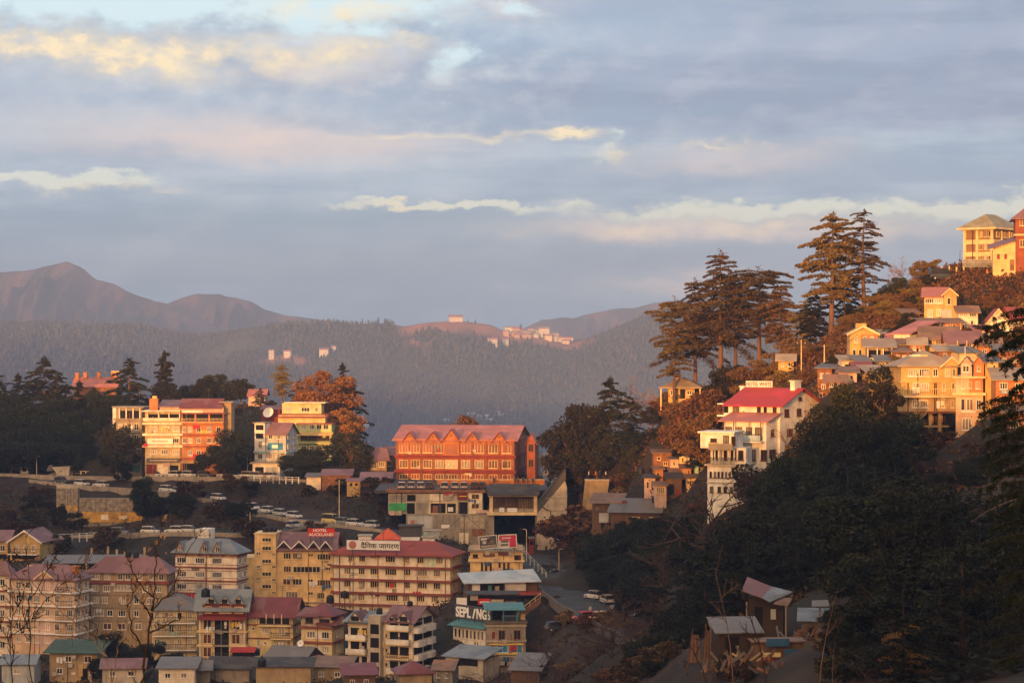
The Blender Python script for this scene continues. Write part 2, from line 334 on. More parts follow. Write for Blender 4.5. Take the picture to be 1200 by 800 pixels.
def text_mesh(s, m, width=None, height=None, thick=0.02, spacing=1.0, bold=0.0):
    c = bpy.data.curves.new('lettering', 'FONT'); c.body = s; c.align_x = 'CENTER'; c.align_y = 'CENTER'; c.extrude = 0.03; c.space_character = spacing; c.resolution_u = 3; c.offset = bold
    o = bpy.data.objects.new('lettering', c); COL.objects.link(o); bpy.context.view_layer.update()
    dg = bpy.context.evaluated_depsgraph_get(); me = bpy.data.meshes.new_from_object(o.evaluated_get(dg)); bpy.data.objects.remove(o)
    vs = np.zeros(len(me.vertices) * 3, np.float32); me.vertices.foreach_get('co', vs); vs = vs.reshape(-1, 3)
    mn, mx = vs.min(0), vs.max(0); vs -= (mn + mx) / 2
    if width: vs[:, 0] *= width / (mx[0] - mn[0])
    if height: vs[:, 1] *= height / (mx[1] - mn[1])
    vs[:, 2] *= thick / 0.06
    vs = np.stack([vs[:, 0], -vs[:, 2], vs[:, 1]], 1)      # stands upright, facing -y
    me.vertices.foreach_set('co', vs.ravel()); me.materials.clear(); me.materials.append(M[m]); me.update(); return me

PTS = []                         # ground control points gathered from everything that stands on the slope
def gp(x, y, z): PTS.append((x, y, z))
def gpx(px, py, D): p = P(px, py, D); PTS.append((p.x, p.y, p.z))
# crest heights of the unseen hill behind the viewer, left to right, shaped to set shadow lines
OCC = [205, 225, 215, 165, 130, 105, 72, 54, 50, 36, 33, 33, 32, 38, 39, 39, 36, 30]
HAZE, HAZE_COL, HAZE_G = 1.35e-4, (0.30, 0.50, 1.0), -0.2
# ------------------------------------------------------------------ building kit
WIN = {}
def win_meshes(w, h, n, fr, pane, tr):
    w, h = round(w, 2), round(h, 2); kf = (w, h, n, fr, tr); kp = (w, h, pane)
    if kf not in WIN:
        b = MB(); t = min(0.085, w * 0.12)
        b.box(-w / 2, w / 2, -0.10, 0.02, 0, t); b.box(-w / 2, w / 2, -0.10, 0.02, h - t, h)
        b.box(-w / 2, -w / 2 + t, -0.10, 0.02, t, h - t); b.box(w / 2 - t, w / 2, -0.10, 0.02, t, h - t)
        for i in range(1, n):
            x = -w / 2 + w * i / n; b.box(x - t * 0.45, x + t * 0.45, -0.09, 0.02, t, h - t)
        if tr: b.box(-w / 2 + t, w / 2 - t, -0.085, 0.015, h * 0.68, h * 0.68 + t * 0.8)
        b.box(-w / 2 - 0.10, w / 2 + 0.10, -0.17, 0.02, -0.085, -0.005)
        WIN[kf] = b.mesh('window', fr)
    if kp not in WIN:
        b = MB(); b.box(-w / 2 + 0.03, w / 2 - 0.03, -0.035, 0.015, 0.03, h - 0.03); WIN[kp] = b.mesh('pane', pane)
    return WIN[kf], WIN[kp]
PANES = ['glass'] * 5 + ['curtain2'] * 2 + ['curtain'] * 2 + ['glassbrown']

BL = []
class Bld:
    def __init__(s, name, label, cat, pl, pr, pt, pb, D, r=0, depth=8.0, ps=None, wall='cream', found=7.0, group=None, body=True, ground=True, fr='trimwhite', panes=None):
        r = RAD(r); c, sn = math.cos(r), math.sin(r); tl, tr = (pl - 600) / F, (pr - 600) / F
        s.c, s.sn, s.D, s.wall, s.fr, s.panes = c, sn, D, wall, fr, panes or PANES
        if r <= 0:
            nx, ny = tr * D, D; s.W = (nx - tl * D) / (c - tl * sn); s.ox, s.oy = nx - s.W * c, ny - s.W * sn
            if ps is not None: depth = ((ps - 600) / F * D - nx) / (-sn - (ps - 600) / F * c)
        else:
            s.ox, s.oy = tl * D, D; s.W = (tr * D - s.ox) / (c - tr * sn)
            if ps is not None: depth = ((ps - 600) / F * D - s.ox) / (-sn - (ps - 600) / F * c)
        s.d = abs(depth); s.oz = (400 - pb) / F * D; s.H = (pb - pt) / F * D; s.pb = pb; s.s = D / F
        s.rnd = random.Random(int(pl * 31 + pt * 17)); BL.append(s) if body else None
        s.root = thing(name, label, cat, (s.ox, s.oy, s.oz), r, group)
        if ground:
            for u, w, dz in ((-0.5, -1.0, -0.4), (s.W + 0.5, -1.0, -0.4), (s.W / 2, -1.0, -0.4), (s.W / 2, s.d + 1.5, 1.2)):
                gp(s.ox + u * c - w * sn, s.oy + u * sn + w * c, s.oz + dz)
        if body:
            b = MB(); b.box(0, s.W, 0, s.d, -found, s.H); s.wallo = b.build('wall', wall, s.root)
    # photo pixel -> local coordinates on the front plane pushed back by w
    def U(s, px, w=0.0):
        t = (px - 600) / F; ox, oy = s.ox - w * s.sn, s.oy + w * s.c
        return (t * oy - ox) / (s.c - t * s.sn)
    def V(s, py): return (400 - py) * s.s - s.oz
    def S(s, px, right=True):       # pixel -> distance back along a side wall
        t = (px - 600) / F; nx = s.ox + (s.W * s.c if right else 0); ny = s.oy + (s.W * s.sn if right else 0)
        return (t * ny - nx) / (-s.sn - t * s.c)
    def part(s, name, m, fn, parent=None):
        b = MB(); fn(b); return b.build(name, m, parent or s.root)
    def pbox(s, name, m, pl, pr, pt, pb, y0, y1, parent=None):
        return s.part(name, m, lambda b: b.box(s.U(pl), s.U(pr), y0, y1, s.V(pb), s.V(pt)), parent)
    def win_at(s, u, v, w, h, n=2, y=0.0, side='F', fr=None, pane=None, tr=False):
        fm, pm = win_meshes(w, h, n, fr or s.fr, pane or s.rnd.choice(s.panes), tr)
        if side == 'F': loc, rz = (u, y, v), 0
        elif side == 'R': loc, rz = (s.W, u, v), math.pi / 2
        else: loc, rz = (0, u, v), -math.pi / 2
        o = link('window', fm, s.root, loc, rz); link('pane', pm, o); return o
    def win(s, px, py, w, h, n=2, y=0.0, **k):     # centre pixel and pixel size
        return s.win_at(s.U(px, y), s.V(py) - h * s.s / 2, w * s.s, h * s.s, n, y, **k)
    def rows(s, pys, pxs, w, h, n=2, y=0.0, **k):
        for py in pys:
            for px in pxs: s.win(px, py, w, h, n, y, **k)
    def side(s, pys, h, k=2, w=1.2, n=2, right=True, frac=None, **kw):
        for py in pys:
            for i in range(k):
                f = (i + 0.5) / k if not frac else frac[i]
                s.win_at(s.d * f, s.V(py) - h * s.s / 2, w, h * s.s, n, side='R' if right else 'L', **kw)
    def door(s, px, pb, w, h, m='brown', y=0.0):
        u, v, W, Hh = s.U(px, y), s.V(pb), w * s.s, h * s.s
        o = s.part('door', m, lambda b: b.box(u - W / 2, u + W / 2, y - 0.06, y + 0.02, v + 0.01, v + Hh)); return o
    def shutter(s, pl, pr, pt, pb, m, y=0.0, name='shutter'): return s.pbox(name, m, pl, pr, pt, pb, y - 0.07, y + 0.03)
    def band(s, pys, hm=0.3, proj=0.25, m='trimred', name='floor_band'):
        for py in pys:
            v = s.V(py); s.part(name, m, lambda b: b.box(-proj, s.W + proj, -proj, s.d + proj, v - hm / 2, v + hm / 2))
    def piers(s, pxs, pt, pb, w=0.25, proj=0.12, m='trimwhite', name='pilaster'):
        for px in pxs:
            u = s.U(px); s.part(name, m, lambda b: b.box(u - w / 2, u + w / 2, -proj, 0.05, s.V(pb), s.V(pt)))
    def box(s, name, m, pl, pr, pt, pb, y0, y1, found=0.0):
        return s.part(name, m, lambda b: b.box(s.U(pl, max(0, y0)), s.U(pr, max(0, y0)), y0, y1, s.V(pb) - found, s.V(pt)))
    # roofs; (u0,u1,w0,w1) eaves rectangle before overhang, v eaves height, h rise in metres
    def _ext(s, ext, v): return ext or (0, s.W, 0, s.d), (s.H if v is None else v)
    def flat(s, m='concrete', t=0.25, o=0.35, par=0.7, pm=None, ext=None, v=None):
        (a, b_, c, d), v = s._ext(ext, v)
        r = s.part('roof', m, lambda b: b.box(a - o, b_ + o, c - o, d + o, v, v + t))
        if par:
            def f(b):
                z0, z1 = v + t, v + t + par
                b.box(a, b_, c, c + 0.15, z0, z1); b.box(a, b_, d - 0.15, d, z0, z1); b.box(a, a + 0.15, c + 0.15, d - 0.15, z0, z1); b.box(b_ - 0.15, b_, c + 0.15, d - 0.15, z0, z1)
            s.part('parapet', pm or s.wall, f)
        return r
    def hip(s, m, h, o=0.6, ext=None, v=None, inset=None, t=0.14, fm=None):
        (a, b_, c, d), v = s._ext(ext, v); a -= o; b_ += o; c -= o; d += o
        L, Dp = b_ - a, d - c
        def f(b):
            E = [(a, c, v), (b_, c, v), (b_, d, v), (a, d, v)]
            if L >= Dp:
                k = inset if inset is not None else Dp / 2
                p, q = (a + k, (c + d) / 2, v + h), (b_ - k, (c + d) / 2, v + h)
                b.face([E[0], E[1], q, p]); b.face([E[1], E[2], q]); b.face([E[2], E[3], p, q]); b.face([E[3], E[0], p])
            else:
                k = inset if inset is not None else L / 2
                p, q = ((a + b_) / 2, c + k, v + h), ((a + b_) / 2, d - k, v + h)
                b.face([E[0], E[1], p]); b.face([E[1], E[2], q, p]); b.face([E[2], E[3], q]); b.face([E[3], E[0], p, q])
            B = [(x, y, z - t) for x, y, z in E]
            b.face([B[3], B[2], B[1], B[0]])
            for i in range(4): b.face([B[i], B[(i + 1) % 4], E[(i + 1) % 4], E[i]])
        r = s.part('roof', m, f)
        if fm: s.part('fascia', fm, lambda b: (b.box(a - 0.02, b_ + 0.02, c - 0.05, c - 0.004, v - 0.3, v + 0.02), b.box(b_ + 0.004, b_ + 0.05, c - 0.05, d, v - 0.3, v + 0.02), b.box(a - 0.05, a - 0.004, c - 0.05, d, v - 0.3, v + 0.02)), r)
        return r
    def gable(s, m, h, axis='x', o=0.5, ext=None, v=None, t=0.1, wm=None, ridge=0.5, barge=None):
        """ridge along axis; gable walls in wm close the ends"""
        (a, b_, c, d), v = s._ext(ext, v); wm = wm or s.wall
        if axis == 'x':
            rm = c + (d - c) * ridge; kf = h / (rm - c); kb = h / (d - rm)
            def f(b):
                b.slab([(a - o, c - o, v - o * kf), (b_ + o, c - o, v - o * kf), (b_ + o, rm, v + h), (a - o, rm, v + h)], t)
                b.slab([(a - o, rm, v + h), (b_ + o, rm, v + h), (b_ + o, d + o, v - o * kb), (a - o, d + o, v - o * kb)], t)
            r = s.part('roof', m, f)
            s.part('gable_wall', wm, lambda b: (b.prism_x([(c, v), (d, v), (rm, v + h - t)], a, a + 0.2), b.prism_x([(c, v), (d, v), (rm, v + h - t)], b_ - 0.2, b_)))
        else:
            rm = a + (b_ - a) * ridge; kl = h / (rm - a); kr = h / (b_ - rm)
            def f(b):
                b.slab([(a - o, c - o, v - o * kl), (rm, c - o, v + h), (rm, d + o, v + h), (a - o, d + o, v - o * kl)], t)
                b.slab([(rm, c - o, v + h), (b_ + o, c - o, v - o * kr), (b_ + o, d + o, v - o * kr), (rm, d + o, v + h)], t)
            r = s.part('roof', m, f)
            s.part('gable_wall', wm, lambda b: (b.prism_y([(a, v), (b_, v), (rm, v + h - t)], c, c + 0.2), b.prism_y([(a, v), (b_, v), (rm, v + h - t)], d - 0.2, d)))
            if barge: s.part('bargeboard', barge, lambda b: (b.slab([(a - o, c - o - 0.08, v - o * kl + .02), (rm, c - o - 0.08, v + h + .02), (rm, c - o - .005, v + h + .02), (a - o, c - o - .005, v - o * kl + .02)], 0.35),
                                                             b.slab([(rm, c - o - 0.08, v + h + .02), (b_ + o, c - o - 0.08, v - o * kr + .02), (b_ + o, c - o - .005, v - o * kr + .02), (rm, c - o - .005, v + h + .02)], 0.35)), r)
        return r
    def shed(s, m, h, o=0.5, ext=None, v=None, t=0.1, to='F', name='roof'):
        """single slope: low side faces F(ront), B(ack), L or R; h rise"""
        (a, b_, c, d), v = s._ext(ext, v); a -= o; b_ += o; c -= o; d += o
        z = {'F': (v, v, v + h, v + h), 'B': (v + h, v + h, v, v), 'L': (v, v + h, v + h, v), 'R': (v + h, v, v, v + h)}[to]
        e = 0.02 + t
        return s.part(name, m, lambda b: b.slab([(a, c, z[0] + e), (b_, c, z[1] + e), (b_, d, z[2] + e), (a, d, z[3] + e)], t))
    def dormer(s, px, pb, w, h, depth, m, wm=None, win=None, o=0.25, y=-0.15, barge=None, panem='glass'):
        u, v, W, Hh = s.U(px), s.V(pb), w * s.s, h * s.s; wm = wm or s.wall
        g = s.part('dormer', wm, lambda b: b.prism_y([(u - W / 2, v), (u + W / 2, v), (u, v + Hh)], y, y + depth))
        k = Hh / (W / 2)
        def f(b):
            b.slab([(u - W / 2 - o, y - o, v - o * k + 0.08), (u, y - o, v + Hh + 0.08), (u, y + depth, v + Hh + 0.08), (u - W / 2 - o, y + depth, v - o * k + 0.08)], 0.09)
            b.slab([(u, y - o, v + Hh + 0.08), (u + W / 2 + o, y - o, v - o * k + 0.08), (u + W / 2 + o, y + depth, v - o * k + 0.08), (u, y + depth, v + Hh + 0.08)], 0.09)
        s.part('dormer_roof', m, f, g)
        if barge:
            def fb(b):
                b.slab([(u - W / 2 - o, y - o - .07, v - o * k + 0.1), (u, y - o - .07, v + Hh + 0.1), (u, y - o - .005, v + Hh + 0.1), (u - W / 2 - o, y - o - .005, v - o * k + 0.1)], 0.28)
                b.slab([(u, y - o - .07, v + Hh + 0.1), (u + W / 2 + o, y - o - .07, v - o * k + 0.1), (u + W / 2 + o, y - o - .005, v - o * k + 0.1), (u, y - o - .005, v + Hh + 0.1)], 0.28)
            s.part('bargeboard', barge, fb, g)
        if win: s.part('dormer_window', panem, lambda b: b.box(u - W * win / 2, u + W * win / 2, y - 0.05, y + 0.02, v + 0.05, v + Hh * 0.55), g)
        return g
    def balcony(s, pl, pr, py, dep=1.2, rail='bars', m='trimwhite', rm=None, rh=0.95, y=0.0, t=0.22):
        a, b_, v = s.U(pl), s.U(pr), s.V(py)
        o = s.part('balcony', m, lambda b: b.box(a, b_, y - dep, y + 0.02, v - t, v))
        if rail == 'solid':
            s.part('railing', rm or m, lambda b: (b.box(a, b_, y - dep - 0.02, y - dep + 0.12, v + 0.003, v + rh), b.box(a, a + 0.12, y - dep + 0.12, y, v + 0.003, v + rh), b.box(b_ - 0.12, b_, y - dep + 0.12, y, v + 0.003, v + rh)), o)
        elif rail:
            def f(b):
                b.box(a, b_, y - dep, y - dep + 0.07, v + rh - 0.07, v + rh); b.box(a, b_, y - dep, y - dep + 0.05, v + 0.1, v + 0.15)
                n = max(3, int((b_ - a) / 0.30))
                for i in range(n + 1):
                    x = a + 0.03 + (b_ - a - 0.06) * i / n; b.box(x - 0.025, x + 0.025, y - dep + 0.01, y - dep + 0.05, v, v + rh - 0.07)
                for x in (a + 0.03, b_ - 0.03): b.box(x - 0.03, x + 0.03, y - dep + 0.07, y, v + rh - 0.07, v + rh)
            s.part('railing', rm or 'iron', f, o)
        return o
    def recess(s, pl, pr, pt, pb, m='void', y=0.0): # flat dark panel: the shade inside a veranda or unglazed bay, put into colour
        return s.part('opening', [m, s.wall], lambda b: (b.box(s.U(pl), s.U(pr), y - 0.02, y + 0.02, s.V(pb), s.V(pt), 0)))
    def posts(s, pxs, pt, pb, y, w=0.16, m='trimwhite', name='post', ext=0):
        for px in pxs:
            u = s.U(px, y); s.part(name, m, lambda b: b.box(u - w / 2, u + w / 2, y - w / 2, y + w / 2, s.V(pb) - ext, s.V(pt)))
    def tank(s, u, w, v, label, r=0.6, h=1.2):
        c = Vector((s.ox + u * s.c - w * s.sn, s.oy + u * s.sn + w * s.c, s.oz + v)); return water_tank(c, r, h, label)
    def world(s, u, w, v): return Vector((s.ox + u * s.c - w * s.sn, s.oy + u * s.sn + w * s.c, s.oz + v))
    def chimney(s, px, pt, pb, w, y, m=None):
        u = s.U(px, y); W = w * s.s
        def f(b): b.box(u - W / 2, u + W / 2, y - W / 2, y + W / 2, s.V(pb) - .5, s.V(pt)); b.box(u - W / 2 - .1, u + W / 2 + .1, y - W / 2 - .1, y + W / 2 + .1, s.V(pt), s.V(pt) + .15)
        return s.part('chimney', m or s.wall, f)
    def sign(s, pl, pr, pt, pb, y, bm, lines=(), lm='letterwhite', thick=0.12, name='sign_board', th=0.62, bold=0.0):
        a, b_, v0, v1 = s.U(pl, max(0, y)), s.U(pr, max(0, y)), s.V(pb), s.V(pt)
        g = s.part(name, bm, lambda b: b.box(a, b_, y, y + thick, v0, v1))
        n = len(lines)
        for i, ln in enumerate(lines):
            t, x0, x1 = ln if isinstance(ln, tuple) else (ln, 0.06, 0.94)
            hh = (v1 - v0) / n; me = text_mesh(t, lm, (b_ - a) * (x1 - x0), hh * th, 0.05, bold=bold)
            link('lettering', me, g, (a + (b_ - a) * (x0 + x1) / 2, y - 0.03, v1 - hh * (i + 0.5)))
        return g
TANK = {}
def water_tank(loc, r, h, label, group='black rooftop water tanks', base=True):
    k = (round(r, 1), round(h, 1))
    if k not in TANK:
        b = MB(); rr = [r * 0.97, r, r * 0.95, r, r * 0.95, r, r * 0.93, r * 0.62, r * 0.3]; zz = [0, h * .12, h * .25, h * .38, h * .5, h * .63, h * .75, h * .92, h * .93]
        b.tube([(0, 0, z) for z in zz], rr, 14); b1 = b.mesh('tank_body', 'tank', True)
        b = MB(); b.cyl(0, 0, h * .93, h * 1.0, r * 0.32, 12); TANK[k] = (b1, b.mesh('lid', 'tank'))
    t = thing('water_tank', label, 'water tank', loc, 0, group); link('tank_body', TANK[k][0], t); link('lid', TANK[k][1], t); return t
# ------------------------------------------------------------------ lower town
def dainik():
    b = Bld('office_building', 'long cream four storey block with red hip roof and Hindi sign board', 'building', 391, 527.5, 651, 727, 422, -14, ps=541, wall='cream', panes=['glass', 'glass', 'glass', 'curtain2'], fr='trimcream')
    for py, xs in ((656.5, ((412, 8, 3), (424.5, 8, 3), (457.5, 12, 4), (476, 8, 3), (493, 8, 3), (515, 8.5, 3))), (671.5, ((407, 8, 3), (424, 8, 3), (439, 11, 4), (458, 14, 5), (477, 9, 3), (495, 11.5, 4), (512, 8.5, 3))),
                   (686.5, ((407, 8, 3), (424, 8, 3), (439, 11, 4), (458, 14, 5), (477, 8, 3), (495, 11.5, 4), (512, 8.5, 3))), (702, ((406, 8, 3), (423.5, 8, 3), (459.5, 14.5, 5), (476, 8.5, 3), (493, 10, 4), (509.5, 8.5, 3))), (718, ((423, 5, 1), (438, 12, 4), (497, 5, 1), (509, 6, 2)))):
        for x, w, n in xs: b.win(x, py, w, 7.6, n)
    for py in (654, 700): b.win(440, py, 11, 3, 3, pane='glass')
    b.side([657, 672, 687, 703], 7.6, 2, 1.1)
    for py, in ((666,), (681.5,), (697,), (711,)): b.band([py], 0.42, 0.5, 'trimred')
    b.piers([398, 443, 474, 489, 522], 651, 711, 0.14, 0.1, 'trimred', 'drainpipe')
    b.band([728], 0.35, 0.4, 'darkwood')
    b.posts([503, 512, 522], 727, 760, 0.5, 0.35, 'darkwood', 'stilt', 2)
    b.hip('roofred', 2.3, 0.75, fm='trimred')
    b.sign(408, 470, 634.5, 645.5, -0.9, 'signwhite', [('दैिनक जागरण', 0.27, 0.99)], 'letterblack', th=0.72, bold=0.012)
    u = b.U(415); b.part('emblem', 'roofpink', lambda m: m.tube([(u, -0.93, b.V(640)), (u, -0.905, b.V(640))], [0.75, 0.75], 12))
    b.posts([413, 440, 465], 645, 652, -0.8, 0.12, 'iron', 'sign_post')
    b.pbox('banner', 'signwhite', 465.5, 467.5, 654, 663, -0.12, -0.03); b.pbox('banner', 'mint', 500.5, 503, 653, 664, -0.12, -0.03); b.pbox('banner', 'mint', 506, 508.5, 653, 664, -0.12, -0.03)
    b.pbox('banner', 'signred', 457.5, 461, 684, 690, -0.14, -0.11)
    return b
DA = dainik()
def turret():
    b = Bld('rooftop_room', 'small cream rooftop room under a bright orange red pyramid roof', 'building', 442, 466, 631, 642, 436, 0, depth=4, wall='cream', found=3, ground=False)
    b.hip(mat('orange_red_sheet', (0.62, 0.10, 0.03), rough=0.5), 1.9, 0.5); b.win(454, 635, 7, 4, 2)
turret()
def auckland():
    b = Bld('hotel_building', 'ochre yellow hotel with stair tower and white gables under red sign', 'hotel', 323.6, 390.5, 641.6, 706, 428, -3, depth=9, wall='ochre', panes=['glassbrown', 'glass', 'curtain2'], fr='trimcream')
    for x, y, w, h, n in ((336.5, 651.2, 9, 7.4, 3), (348.5, 651.2, 11, 7.4, 4), (364.2, 650, 6, 4, 2), (379.7, 652, 16, 7.4, 5), (336.7, 666.6, 9, 7.4, 3), (383.4, 666, 8, 4, 3), (336, 681.5, 9, 7.4, 2), (348.4, 681.5, 11, 7.4, 3),
                          (364, 680, 6, 4, 2), (379.6, 682.5, 16, 7.6, 5), (342, 696.6, 14, 7.4, 4), (364, 695, 6, 4, 2), (376, 697.5, 9, 7.6, 4)): b.win(x, y, w, h, n)
    b.win(359.4, 667, 32, 7.4, 7, pane='glass')
    b.band([659.5, 674.5, 690], 0.1, 0.06, 'trimcream'); b.band([706], 0.3, 0.15, 'concrete')
    b.posts([362, 376, 388], 706, 714, 0.6, 0.4, 'paleconcrete', 'stilt', 3)
    b.gable('roofmauve', 2.6, 'x', 0.7, ext=(0, b.W, 0, b.d))
    for x, w in ((333, 15), (351, 16), (368, 12.5), (382, 12.5)): b.dormer(x, 641, w, 7.6, 3.4, 'roofmauve', win=0.5, y=-0.4, barge='trimwhite', panem='glass', wm='brown')
    # stair tower and left annex
    b.box('stair_tower', 'ochre', 299.3, 324.0, 625.5, 706, -0.9, 5.5, 6)
    for y in (632, 642, 657, 672, 686.6): b.win(312.6, y, 11, 4.8, 3, y=-0.9, pane='glass')
    for x, ys in ((302.8, (648, 663.5, 678)), (321, (649, 663.8, 678.8, 694))):
        for y in ys: b.win(x, y, 5, 3.6, 2, y=-0.9)
    b.part('coping', 'trimcream', lambda m: m.box(b.U(299.3) - .15, b.U(324) + .15, -1.05, 5.6, b.V(625.5), b.V(624.3)))
    b.box('annex', 'ochre', 279.8, 299.2, 653.8, 706, -0.4, 6, 6)
    for y in (664.6, 679.7): b.win(285.5, y, 8.5, 7.4, 3, y=-0.4, pane='glassbrown')
    b.part('annex_coping', 'trimcream', lambda m: m.box(b.U(279.8) - .12, b.U(299.2) - .01, -0.52, 6.1, b.V(653.8), b.V(652.8)))
    g = b.sign(360.7, 392, 619, 628.8, 0.6, 'signred', [('HOTEL', 0.2, 0.72), ('AUCKLAND', 0.04, 0.96)], th=0.7, bold=0.02)
    b.posts([364, 376, 389], 628.8, 640, 0.9, 0.12, 'iron', 'sign_post')
    for i, x in enumerate((309.5, 314.5, 319.5)): b.tank(b.U(x), 1.5 + 0.2 * i, b.V(624.2), 'black water tank in the trio on the ochre stair tower, ' + ('left end', 'middle', 'right end')[i], 0.55, 1.05)
    return b
auckland()
def striped():
    b = Bld('striped_apartment_block', 'cream block with red brown stripes and arched dormer windows', 'building', 205.5, 277.5, 648, 712, 415, -15, ps=289.5, wall='cream', fr='trimwhite', panes=['glass', 'curtain2', 'glass'])
    for py in (657.5, 673.7, 688.5, 703):
        for x, w, n in ((213, 12, 4), (234.5, 11.5, 4), (254.5, 12.5, 5)): b.win(x, py, w, 6.8, n)
    b.side([658, 674, 689, 703], 6.8, 2, 1.2)
    b.band([651, 665.5, 681, 696], 0.24, 0.22, 'trimred'); b.band([653.2, 661.8, 669.4, 677.6, 684.6, 692.6], 0.09, 0.05, 'trimred', 'stripe')
    b.pbox('grey_panel', 'greyblue', 228, 245, 683, 699, -0.04, 0.02)
    b.hip('roofslate', 2.4, 0.7)
    for x in (212, 240, 255): 
        b.dormer(x, 648.5, 12, 13, 3.5, 'roofslate', wm='cream', y=-0.3, barge='trimred'); b.win(x, 643.5, 5, 7, 2, y=-0.3)
    b.box('roof_tank_room', 'white', 231, 244.5, 622, 634, 3, 6)
    return b
striped()
def beige():
    b = Bld('apartment_block', 'tan plastered five storey block under a mauve hip roof', 'building', 106, 195.5, 671, 757, 400, -8, ps=203.5, wall='tan', panes=['glass', 'curtain', 'glass', 'curtain2'])
    for x, y, w, n in ((112, 676, 10, 4), (126, 676, 7, 3), (141, 676, 6, 2), (150, 676, 6, 2), (164, 676, 6, 2), (178, 676, 9, 3), (189, 676, 6, 2), (112, 690, 7, 2), (125, 690, 8, 3), (145, 689, 23, 6), (186, 690, 7, 3), (170, 690, 6, 2), (113, 704, 6, 2), (123, 704, 7, 2), (144, 704.5, 8, 3), (160, 704, 6, 2), (176, 704, 8, 3), (116, 719, 12, 3), (129, 719, 7, 2), (143, 719, 9, 3), (160, 719, 6, 2), (178, 719, 9, 3), (112, 734, 5, 1), (126, 734.5, 10, 2), (143, 734.5, 10, 2), (162, 734, 8, 2), (180, 734, 8, 2)):
        b.win(x, y, w, 7.4, n, pane='curtain' if y in (676, 689) and w > 6.5 else ('glassbrown' if y == 734.5 else None))
    b.side([690, 704, 719, 734], 7, 1, 1.1); b.band([682.5], 0.4, 0.45, 'trimred'); b.band([697, 712.5, 727.5], 0.22, 0.12, 'concrete')
    b.hip('roofmauve', 2.6, 0.7)
    b.tank(b.W * .45, b.d * .5, b.H + 2.5, 'black water tank, left of the pair on the mauve roof of the tan block', 0.55, 1.1); b.tank(b.W * .55, b.d * .5, b.H + 2.5, 'black water tank, right of the pair on the mauve roof of the tan block', 0.55, 1.1)
beige()
def pinkblock():
    b = Bld('apartment_block', 'pink and salmon five storey block with white balcony slabs and mauve roof', 'building', 13, 88, 679, 765, 392, -16, ps=104.5, wall='salmon', panes=['curtain', 'glass', 'curtain2'])
    for y in (687, 702.5, 718.5, 735, 750.5):
        for x, w, n in ((22, 7, 2), (33, 6, 2), (43.5, 8, 3), (56, 6, 2), (67, 6, 2), (82, 8, 3)): b.win(x, y, w, 8, n)
    b.side([687, 703, 719, 735, 751], 8, 2, 1.2)
    b.pbox('pink_panel', 'pink', 36, 76, 681, 694, -0.05, 0.02); b.pbox('pink_panel', 'pink', 40, 62, 726, 760, -0.05, 0.02)
    for y in (694.5, 710.5, 727, 743): b.band([y], 0.28, 0.55, 'trimwhite', 'balcony_slab')
    for y in (694.5, 710.5, 727, 743): b.balcony(68, 87, y - 0.8, 1.0, 'bars', 'trimwhite', 'iron')
    b.hip('roofmauve', 2.3, 0.7); b.dormer(54, 678, 24, 9, 4, 'roofmauve', y=-0.5, barge='trimcream', wm='salmon')
    b.chimney(89, 665, 676, 8, b.d * .4, 'orange'); b.chimney(36.5, 666, 674, 6, b.d * .5, 'ochre')
pinkblock()
def edge_left():
    b = Bld('plaster_house', 'narrow pale house cut by the left edge below the pink block roof line', 'house', -22, 11, 673, 770, 398, -10, ps=16, wall='cream')
    b.rows([682, 700, 718, 737, 755], [-8, 3], 6, 8, 2); b.hip('roofmauve', 2.3, 0.6); b.band([692, 710, 728, 746], 0.25, 0.4, 'trimred')
edge_left()
def yellow_cottages():
    b = Bld('yellow_house', 'yellow gabled house with white verges at the far left beside a dark slope', 'house', 12, 47, 633, 655, 446, -12, depth=8, wall='yellow', fr='trimwhite')
    b.gable('roofmauve', 2.0, 'y', 0.6, barge='trimwhite'); b.rows([642], [20, 30, 39], 5, 7, 2); b.balcony(12, 46, 648.5, 1.2, 'bars', 'trimwhite', 'darkwood'); b.recess(14, 45, 650, 655)
    b = Bld('yellow_house', 'yellow house with mauve roof cut by the left edge, beside the gabled one', 'house', -22, 9, 632, 655, 450, 0, depth=8, wall='yellow')
    b.gable('roofmauve', 1.6, 'x', 0.6); b.rows([642], [-6, 3], 6, 7, 2); b.recess(-20, 8, 649, 655)
yellow_cottages()
def long_shed():
    b = Bld('long_shed', 'long low shed with grey sheet roof and dark open front', 'shed', 54, 160, 660, 676, 432, 4, depth=6, wall='darkconcrete', found=8)
    b.shed('roofgrey', 0.9, 0.7); b.recess(64, 100, 661, 667); b.recess(104, 134, 661, 667); b.posts([63, 101, 135, 158], 660, 676, -0.6, 0.2, 'paleconcrete', 'post', 3)
    c = Bld('unfinished_building', 'bare unfinished concrete columns standing behind the long shed', 'structure frame', 104, 172, 652, 660, 446, 0, depth=6, body=False, found=3)
    c.part('floor_slab', 'concrete', lambda m: m.box(0, c.W, 0, c.d, c.H - 0.3, c.H - .02))
    for x in (107.5, 126.5, 137, 146.5, 169.5): c.posts([x], 640 + (x % 7), 652.2, 1.0, 0.42, 'stonetan', 'column')
long_shed()
def grey_roof_house():
    b = Bld('plaster_house', 'cream house with balconies and grey hip roof beside the red fronted house', 'house', 178, 230.5, 714, 772, 394, 2, depth=9, wall='paleyellow', panes=['curtain', 'curtain', 'glass'])
    for y in (721, 736, 752.5):
        for x in (184, 192.5, 201, 210.5, 222.5): b.win(x, y, 6, 8, 2)
    b.hip('roofgrey', 2.4, 0.8)
    for y in (728.5, 743.5, 760): b.balcony(179, 230, y, 1.1, 'bars', 'trimwhite', 'iron')
    b.band([764], 0.3, 0.2, 'concrete')
grey_roof_house()
